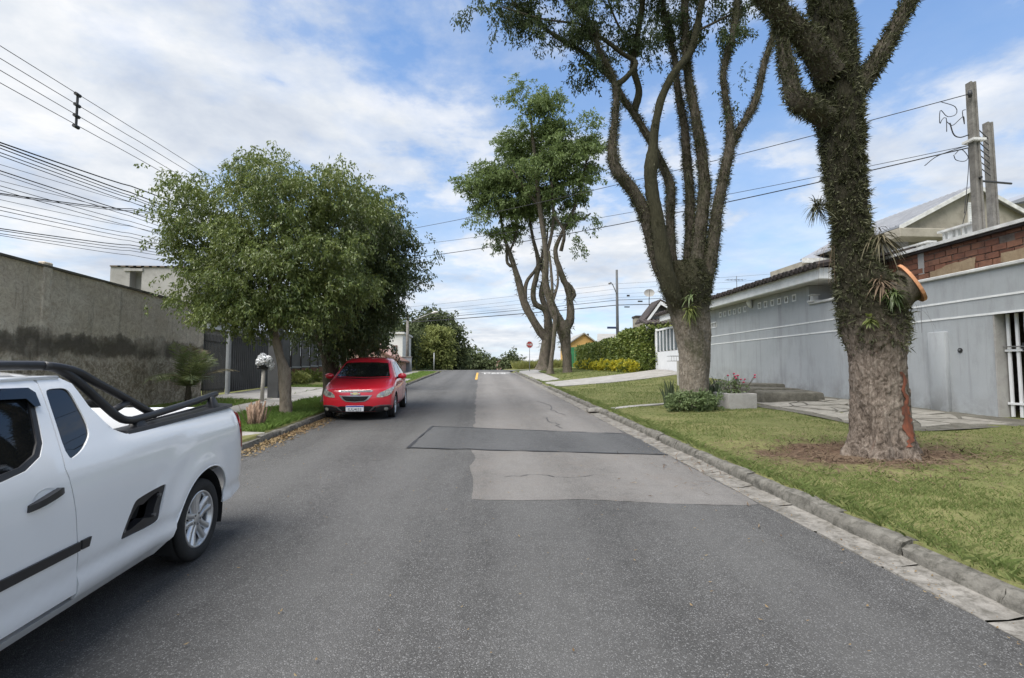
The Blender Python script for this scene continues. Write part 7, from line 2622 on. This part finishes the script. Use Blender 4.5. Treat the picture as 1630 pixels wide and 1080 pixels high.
    rb = MB().tube([(p[0] * sd, p[1], p[2]) for p in spline(np.array(PB), 70)], .024, 14).obj('roll_bar', M['black_plastic'], truck, True)
    MB().tube([(p[0] * sd, p[1], p[2]) for p in spline(np.array([(.56, -1.16, 1.462), (.575, -1.08, 1.452), (.60, -.985, 1.425), (.62, -.854, 1.355), (.65, -.668, 1.258), (.685, -.40, 1.115)]), 24)], .024, 12).obj('brace_tube', M['black_plastic'], rb, True)
    MB().tube([(.665 * sd, -.80, 1.185), (.655 * sd, -.62, 1.225)], .02, 10).obj('brace_link', M['black_plastic'], rb, True)
    for (fy, fz) in ((-.60, 1.118), (.36, 1.18)):
        MB().hexa([(.66 * sd, fy - .06, 1.06 + (fy + .75) * .022), (.74 * sd, fy - .06, 1.06 + (fy + .75) * .022), (.74 * sd, fy + .06, 1.06 + (fy + .75) * .022), (.66 * sd, fy + .06, 1.06 + (fy + .75) * .022)][::sd],
                  [(.68 * sd, fy - .03, fz), (.71 * sd, fy - .03, fz), (.71 * sd, fy + .03, fz), (.68 * sd, fy + .03, fz)][::sd]).obj('bar_foot', M['black_plastic'], rb, bevel=.012, seg=2)
    # low guard tube under the long rail
    MB().tube([(.665 * sd, -.52, 1.075), (.655 * sd, .0, 1.09), (.63 * sd, .5, 1.105)], .013, 8).obj('guard_tube', M['black_plastic'], rb, True)
    # door mirror
    V, Fc = lump_mesh((.93 * sd, -2.12, 1.02), np.array([.10, .06, .075]), 4, 10, .03)
    mesh_obj('mirror', V, Fc, M['black_plastic'], truck, True)
    # head lamp
    surf_panel('head_lamp', [(-3.05, .82), (-3.4, .74), (-3.5, .62), (-3.3, .62)], [], lambda y, z: WT(y, z) + .006, .06, M['lamp_lens'], truck, sd, .03)
MB().tube([(-.64, -.86, 1.235), (0, -.86, 1.25), (.64, -.86, 1.235)], .022, 12).obj('roll_bar_crosspiece', M['black_plastic'], truck, True)
MB().tube([(-.545, -1.2, 1.465), (0, -1.2, 1.478), (.545, -1.2, 1.465)], .022, 12).obj('roll_bar_crosspiece', M['black_plastic'], truck, True)
# roof
V, Fc = [], []
ys = [-2.02, -1.95, -1.8, -1.5, -1.25, -1.12, -1.07]
zr = [1.375, 1.405, 1.425, 1.432, 1.425, 1.412, 1.385]
xs = np.linspace(-1, 1, 13)
for y, z in zip(ys, zr):
    for x in xs:
        V.append((x * .603, y, z + .022 * (1 - x * x) - .030 * abs(x) ** 6))
Fc = [(i * 13 + j, i * 13 + j + 1, (i + 1) * 13 + j + 1, (i + 1) * 13 + j) for i in range(len(ys) - 1) for j in range(12)]
mesh_obj('roof', V, Fc, M['white_paint'], truck, True)
for sd in (1, -1):
    MB().tube([(.598 * sd, -1.98, 1.385), (.60 * sd, -1.5, 1.402), (.60 * sd, -1.13, 1.40)], .012, 8).obj('roof_gutter', M['white_paint'], truck, True)
mesh_obj('rear_window', [(-.62, -1.07, 1.36), (.62, -1.07, 1.36), (.72, -.93, 1.08), (-.72, -.93, 1.08)], [(0, 1, 2, 3)], M['tint'], truck)
mesh_obj('cab_back', [(-.74, -.925, 1.09), (.74, -.925, 1.09), (.76, -.90, .55), (-.76, -.90, .55)], [(0, 1, 2, 3)], M['white_paint'], truck)
mesh_obj('windscreen', [(-.57, -2.0, 1.375), (.57, -2.0, 1.375), (.70, -2.55, .985), (-.70, -2.55, .985)], [(3, 2, 1, 0)], M['tint'], truck)
V, Fc = [], []
for i, (y, z) in enumerate(((-2.5, .99), (-2.8, .95), (-3.2, .86), (-3.45, .74), (-3.55, .6), (-3.56, .4), (-3.48, .25))):
    for x in xs:
        V.append((x * (.74 - .08 * (i > 3)), y + .12 * abs(x) ** 3 * (i > 2), z - .05 * abs(x) ** 3))
mesh_obj('bonnet', V, [(i * 13 + j, (i + 1) * 13 + j, (i + 1) * 13 + j + 1, i * 13 + j + 1) for i in range(6) for j in range(12)], M['white_paint'], truck, True)
MB().box(-.665, .665, -.9, .69, .56, .60).obj('bed_floor', M['gunmetal'], truck)
MB().box(-.66, .66, .67, .73, .55, 1.06).obj('tailgate', M['white_paint'], truck, bevel=.02, seg=2)
V, Fc = [], []
for (z, dy) in ((.33, .0), (.40, .06), (.50, .085), (.60, .075), (.64, .02)):
    for x in np.linspace(-1, 1, 15):
        V.append((x * .665, .76 + dy + .05 * (1 - abs(x) ** 3), z))
mesh_obj('rear_bumper', V, [(i * 15 + j, (i + 1) * 15 + j, (i + 1) * 15 + j + 1, i * 15 + j + 1) for i in range(4) for j in range(14)], M['white_paint'], truck, True)
MB().box(-.62, .62, -3.3, .60, .20, .40).obj('chassis', M['under'], truck)
MB().box(-.70, .70, -2.3, -.94, .30, .95).obj('cabin_interior', M['under'], truck)

# ---- red hatchback
CY = 12.05
car = thing('hatchback_car', 'red compact hatchback parked facing us at the left kerb', 'car', (-2.93, CY, float(g(CY)) + .004), R(2.6))
car.rotation_euler = (math.atan(.0265), 0, R(2.6))
yS = [0, 0, 0, 0, .06, .16, .3, .5, .72, .95, 1.12, 1.35, 1.6, 1.8, 2.05, 2.4, 2.75, 3.05, 3.3, 3.5, 3.66, 3.78, 3.86, 3.9, 3.9, 3.9]
kS = [.05, .4, .75, 1, 1, 1, 1, 1, 1, 1, 1, 1, 1, 1, 1, 1, 1, 1, 1, 1, 1, 1, 1, .97, .6, .05]
ti = lambda y, a, b: float(np.interp(y, a, b))
V = []
NP = 21
for y, k in zip(yS, kS):
    w = ti(y, [0, .1, .3, .6, 1.2, 2, 3, 3.6, 3.9], [.79, .815, .838, .848, .85, .852, .848, .82, .76])
    zb = ti(y, [0, .2, .6, 3.3, 3.7, 3.9], [.20, .18, .19, .20, .24, .30])
    belt = ti(y, [0, .3, .7, 1.1, 2, 3, 3.5, 3.9], [.66, .76, .85, .90, .94, .985, 1.0, .95])
    zt = ti(y, [0, .15, .3, .6, .95, 1.12, 1.35, 1.6, 1.8, 2.05, 2.4, 2.75, 3.05, 3.3, 3.5, 3.66, 3.78, 3.9], [.74, .80, .84, .905, .965, 1.07, 1.215, 1.345, 1.415, 1.462, 1.478, 1.468, 1.438, 1.385, 1.30, 1.16, 1.04, .96])
    xt = ti(y, [0, .95, 1.12, 1.35, 1.6, 1.8, 2.1, 2.8, 3.3, 3.6, 3.9], [.66, .70, .70, .665, .625, .60, .585, .58, .565, .57, .62])
    up = zt - belt
    half = [(0, zb), (w * .55, zb), (w * .86, zb + .01), (w * .965, zb + .07), (w * .99, zb + .17), (w, .52), (w * .998, .64), (w * .985, min(.76, belt - .04)), (w * .955, belt)]
    if y > 1.0:
        cabx = w * .955
        half += [(cabx + (xt - cabx) * .45, belt + up * .42), (cabx + (xt - cabx) * .88, belt + up * .80), (xt * .97, zt - .035), (xt * .86, zt - .004), (xt * .5, zt + .012), (0, zt + .02)]
    else:
        half += [(w * .90, belt + up * .45), (w * .84, belt + up * .70), (w * .74, zt - .012), (w * .56, zt + .004), (w * .3, zt + .010), (0, zt + .014)]
    sec = half + [(-a, b) for a, b in half[-2:0:-1]]
    for a, b in sec:
        V.append([a * k, y, .5 + (b - .5) * (k if k < 1 else 1)])
V = np.array(V)
ns = len(half) * 2 - 2
yy = V[:, 1].copy()
ax_, zz_ = np.abs(V[:, 0]), V[:, 2]
fade = np.clip(1 - yy / .9, 0, 1) ** 1.3
V[:, 1] += fade * (.30 * (ax_ / .85) ** 3.2 + np.interp(zz_, [.15, .24, .36, .52, .62, .72, .80, .9], [.10, .05, .012, 0, .015, .05, .10, .15]))
fr_ = np.clip(1 - (3.9 - yy) / .6, 0, 1) ** 1.3
V[:, 1] -= fr_ * (.20 * (ax_ / .85) ** 3 + np.interp(zz_, [.2, .5, .75, 1.0], [.08, 0, .03, .10]))
Fc = [(i * ns + j, (i + 1) * ns + j, (i + 1) * ns + (j + 1) % ns, i * ns + (j + 1) % ns) for i in range(len(yS) - 1) for j in range(ns)]
Fc += [tuple(range(ns)), tuple((len(yS) - 1) * ns + j for j in range(ns))[::-1]]
body = mesh_obj('body', V, Fc, M['red_paint'], car, True)
bm = bmesh.new()
bm.from_mesh(body.data)
bmesh.ops.remove_doubles(bm, verts=bm.verts, dist=1e-4)
bmesh.ops.recalc_face_normals(bm, faces=bm.faces)
bm.to_mesh(body.data)
bm.free()
sub = body.modifiers.new('s', 'SUBSURF')
sub.levels = sub.render_levels = 2
cutters = []
for (cy, sd) in ((.82, 1), (.82, -1), (3.35, 1), (3.35, -1)):
    Vc, Fcc = tube_arrays([(sd * .55, cy, .30), (sd * 1.2, cy, .30)], .345, 40)
    co_ = mesh_obj('cutter', Vc, Fcc, M['under'])
    co_.parent = car
    b_ = body.modifiers.new('b', 'BOOLEAN')
    b_.operation = 'DIFFERENCE'
    b_.solver = 'EXACT'
    b_.object = co_
    cutters.append(co_)
bpy.context.view_layer.update()
dg = bpy.context.evaluated_depsgraph_get()
me = bpy.data.meshes.new_from_object(body.evaluated_get(dg))
body.modifiers.clear()
body.data = me
me.materials.clear()
me.materials.append(M['red_paint'])
me.materials.append(M['under'])
for p in me.polygons:
    n_ = np.array(p.normal)
    c0_ = np.array(p.center)
    p.use_smooth = True
    for cy in (.82, 3.35):
        d = math.hypot(c0_[1] - cy, c0_[2] - .30)
        if abs(c0_[0]) < .82 and d < .349 and abs(c0_[0]) > .54:
            p.material_index = 1
for o in cutters:
    bpy.data.objects.remove(o)
me.set_sharp_from_angle(angle=R(32))
bvh = BVHTree.FromPolygons([tuple(v.co) for v in me.vertices], [tuple(p.vertices) for p in me.polygons])


def decal(name, poly, mat, par, axis='y', off=.004, res=.03, sd=1, smooth=True, holes=(), thick=.012):
    """piece moulded on the car skin: outline in front view (x, z) or side view (y, z)"""
    V2, tri = cdt(densify(poly, res), [densify(h, res) for h in holes], res)
    out = []
    for a, b in V2:
        if axis == 'y':
            h = bvh.ray_cast(Vector((a, -2, b)), Vector((0, 1, 0)))
            d = Vector((0, -1, 0))
        else:
            h = bvh.ray_cast(Vector((sd * 2, a, b)), Vector((-sd, 0, 0)))
            d = Vector((sd, 0, 0))
        if h[0] is None:
            h = bvh.find_nearest(Vector((a, .3, b)) if axis == 'y' else Vector((sd * .8, a, b)))
        nn = h[1] if h[1].dot(d) > 0 else -h[1]
        out.append(np.array(h[0] + nn * off))
    n = len(out)
    F_ = list(tri)
    # orient outward
    if F_:
        t = F_[0]
        nrm_ = np.cross(out[t[1]] - out[t[0]], out[t[2]] - out[t[0]])
        if nrm_ @ np.array(d) < 0:
            F_ = [f[::-1] for f in F_]
    ed = {}
    for t in F_:
        for a, b in ((t[0], t[1]), (t[1], t[2]), (t[2], t[0])):
            ed[(a, b)] = 1
    bd = [(a, b) for (a, b) in ed if (b, a) not in ed]
    ids = sorted({i for e in bd for i in e})
    mp = {i: n + k for k, i in enumerate(ids)}
    V_ = np.vstack([np.array(out), np.array(out)[ids] - np.array(d) * thick])
    F_ = F_ + [(b, a, mp[a], mp[b]) for a, b in bd]
    o = mesh_obj(name, V_, F_, mat, par, smooth)
    o.data.set_sharp_from_angle(angle=R(35))
    return o


decal('windscreen', [(-.66, 1.00), (0, .985), (.66, 1.00), (.60, 1.17), (.54, 1.33), (.25, 1.35), (-.25, 1.35), (-.54, 1.33), (-.60, 1.18)], M['screen'], car, off=.005, res=.06)
bn = decal('bonnet_edge', [(-.66, .962), (0, .945), (.66, .962), (.64, .978), (0, .966), (-.64, .978)], M['black_plastic'], car, off=.006, res=.05)
for sd in (1, -1):
    sx_ = lambda P: [(a * sd, b) for a, b in P][::sd]
    hl = decal('head_lamp', sx_([(.47, .545), (.49, .60), (.55, .655), (.66, .70), (.76, .745), (.825, .775), (.822, .70), (.79, .62), (.72, .570), (.60, .545)]), M['lamp_lens'], car, off=.006, res=.03)
    decal('lamp_bulb', sx_([(.60 + .045 * math.cos(a), .625 + .04 * math.sin(a)) for a in np.arange(12) * .5236]), M['chrome'], hl, off=.010, res=.03)
    fg = decal('fog_surround', sx_([(.42, .225), (.48, .31), (.56, .335), (.74, .335), (.79, .30), (.78, .235), (.70, .205), (.52, .20)]), M['black_plastic'], car, off=.006, res=.03)
    decal('fog_lamp', sx_([(.68 + .045 * math.cos(a), .265 + .04 * math.sin(a)) for a in np.arange(12) * .5236]), M['lamp_lens'], fg, off=.012, res=.03)
    decal('bumper_trim', sx_([(.30, .225), (.42, .34), (.56, .365), (.74, .362), (.80, .33), (.795, .31), (.735, .342), (.56, .342), (.44, .318), (.34, .222)]), M['gunmetal'], car, off=.011, res=.03)
    # side glass
    decal('front_side_window', [(1.42, .965), (2.28, .985), (2.30, 1.36), (2.05, 1.375), (1.85, 1.335), (1.60, 1.17)], M['tint'], car, 'x', .004, .07, sd)
    decal('rear_side_window', [(2.36, .985), (3.02, 1.03), (3.22, 1.10), (3.20, 1.18), (2.95, 1.31), (2.38, 1.36)], M['tint'], car, 'x', .004, .07, sd)
    decal('door_seam', [(1.18, .34), (1.19, .34), (1.20, .96), (1.19, .96)], M['under'], car, 'x', .002, .05, sd)
    decal('door_seam', [(2.325, .30), (2.335, .30), (2.335, .98), (2.325, .98)], M['under'], car, 'x', .002, .05, sd)
    decal('sill_trim', [(1.20, .20), (2.98, .20), (2.98, .235), (1.20, .235)], M['chrome'] if sd > 0 else M['red_paint'], car, 'x', .006, .08, sd)
    decal('door_handle', [(2.05, .80), (2.24, .815), (2.24, .845), (2.05, .83)], M['red_paint'], car, 'x', .022, .03, sd)
    decal('door_handle', [(2.82, .83), (3.0, .845), (3.0, .875), (2.82, .86)], M['red_paint'], car, 'x', .022, .03, sd)
    mr = bpy.data.objects.new('door_mirror', None)
    COL.objects.link(mr)
    mr.parent = car
    V, Fc = lump_mesh((.93 * sd, 1.40, 1.0), np.array([.115, .07, .075]), 4, 12, .03)
    mesh_obj('shell', V, Fc, M['red_paint'], mr, True)
    MB().tube([(.78 * sd, 1.43, .95), (.88 * sd, 1.42, .97)], .03, 8).obj('arm', M['black_plastic'], mr, True)
    wheel(car, (sd * .745, .82, .300), sd, .302, .205, .185, 'd', .2)
    wheel(car, (sd * .745, 3.35, .300), sd, .302, .205, .185, 'd', .6)
decal('upper_grille_bar', [(-.36, .672), (.36, .672), (.40, .695), (.36, .712), (-.36, .712), (-.40, .695)], M['chrome'], car, off=.010, res=.03)
decal('upper_grille_slot', [(-.33, .684), (.33, .684), (.35, .694), (.33, .702), (-.33, .702), (-.35, .694)], M['under'], car, off=.013, res=.03)
lg = decal('grille_frame', [(-.38, .60), (-.30, .50), (-.22, .452), (0, .435), (.22, .452), (.30, .50), (.38, .60), (.30, .592), (-.30, .592)], M['chrome'], car, off=.008, res=.03)
decal('grille_mesh', [(-.31, .575), (-.26, .505), (-.20, .472), (0, .457), (.20, .472), (.26, .505), (.31, .575), (0, .570)], M['under'], lg, off=.012, res=.03)
for k in range(4):
    z = .485 + k * .022
    hw = .19 + .03 * k
    decal('grille_bar', [(-hw, z), (hw, z), (hw, z + .006), (-hw, z + .006)], M['black_plastic'], lg, off=.017, res=.05)
# emblem: flat gold-silver cross bar with slanted ends
em = decal('emblem', [(-.105, .612), (-.045, .612), (-.052, .596), (.045, .596), (.052, .612), (.115, .612), (.105, .648), (.045, .648), (.052, .664), (-.045, .664), (-.052, .648), (-.115, .648)], M['chrome'], car, off=.020, res=.03)
decal('emblem_core', [(-.085, .619), (-.036, .619), (-.042, .604), (.036, .604), (.042, .619), (.095, .619), (.088, .641), (.036, .641), (.042, .656), (-.036, .656), (-.042, .641), (-.092, .641)], simple('emblem_gold', (.60, .48, .22), .3, .6, .1), em, off=.026, res=.03)
decal('lower_intake', [(-.42, .215), (.42, .215), (.50, .30), (.34, .345), (-.34, .345), (-.50, .30)], M['under'], car, off=.004, res=.04)
decal('chin_strip', [(-.62, .185), (.62, .185), (.60, .207), (.42, .214), (-.42, .214), (-.60, .207)], M['gunmetal'], car, off=.012, res=.04)
# number plate, flat
pz, py_ = .295, -.022
pl = MB().box(-.205, .205, py_ - .012, py_, pz - .068, pz + .068).obj('number_plate', M['plate_white'], car, bevel=.004)
MB().box(-.200, .200, py_ - .0145, py_ - .0125, pz + .036, pz + .064).obj('blue_band', M['plate_blue'], pl)
fnt = bpy.data.curves.new('plate_text', 'FONT')
fnt.body = 'IUU4J33'
fnt.size = .092
fnt.align_x = 'CENTER'
fnt.extrude = .0008
to = bpy.data.objects.new('t', fnt)
COL.objects.link(to)
bpy.context.view_layer.update()
tm = bpy.data.meshes.new_from_object(to.evaluated_get(bpy.context.evaluated_depsgraph_get()))
bpy.data.objects.remove(to)
tm.materials.append(M['under'])
lt = bpy.data.objects.new('plate_lettering', tm)
COL.objects.link(lt)
lt.parent = pl
lt.location = (0, py_ - .0142, pz - .052)
lt.rotation_euler = (math.pi / 2, 0, 0)
MB().box(-.012, .012, 2.05, 2.30, 1.487, 1.50).obj('roof_aerial_base', M['black_plastic'], car, bevel=.004)
V, Fc = tube_arrays([(0, 3.1, 1.45), (0, 3.4, 1.62)], .006, 6)
mesh_obj('roof_aerial', V, Fc, M['black_plastic'], car)
MB().box(-.70, .70, .5, 3.5, .17, .30).obj('chassis', M['under'], car)
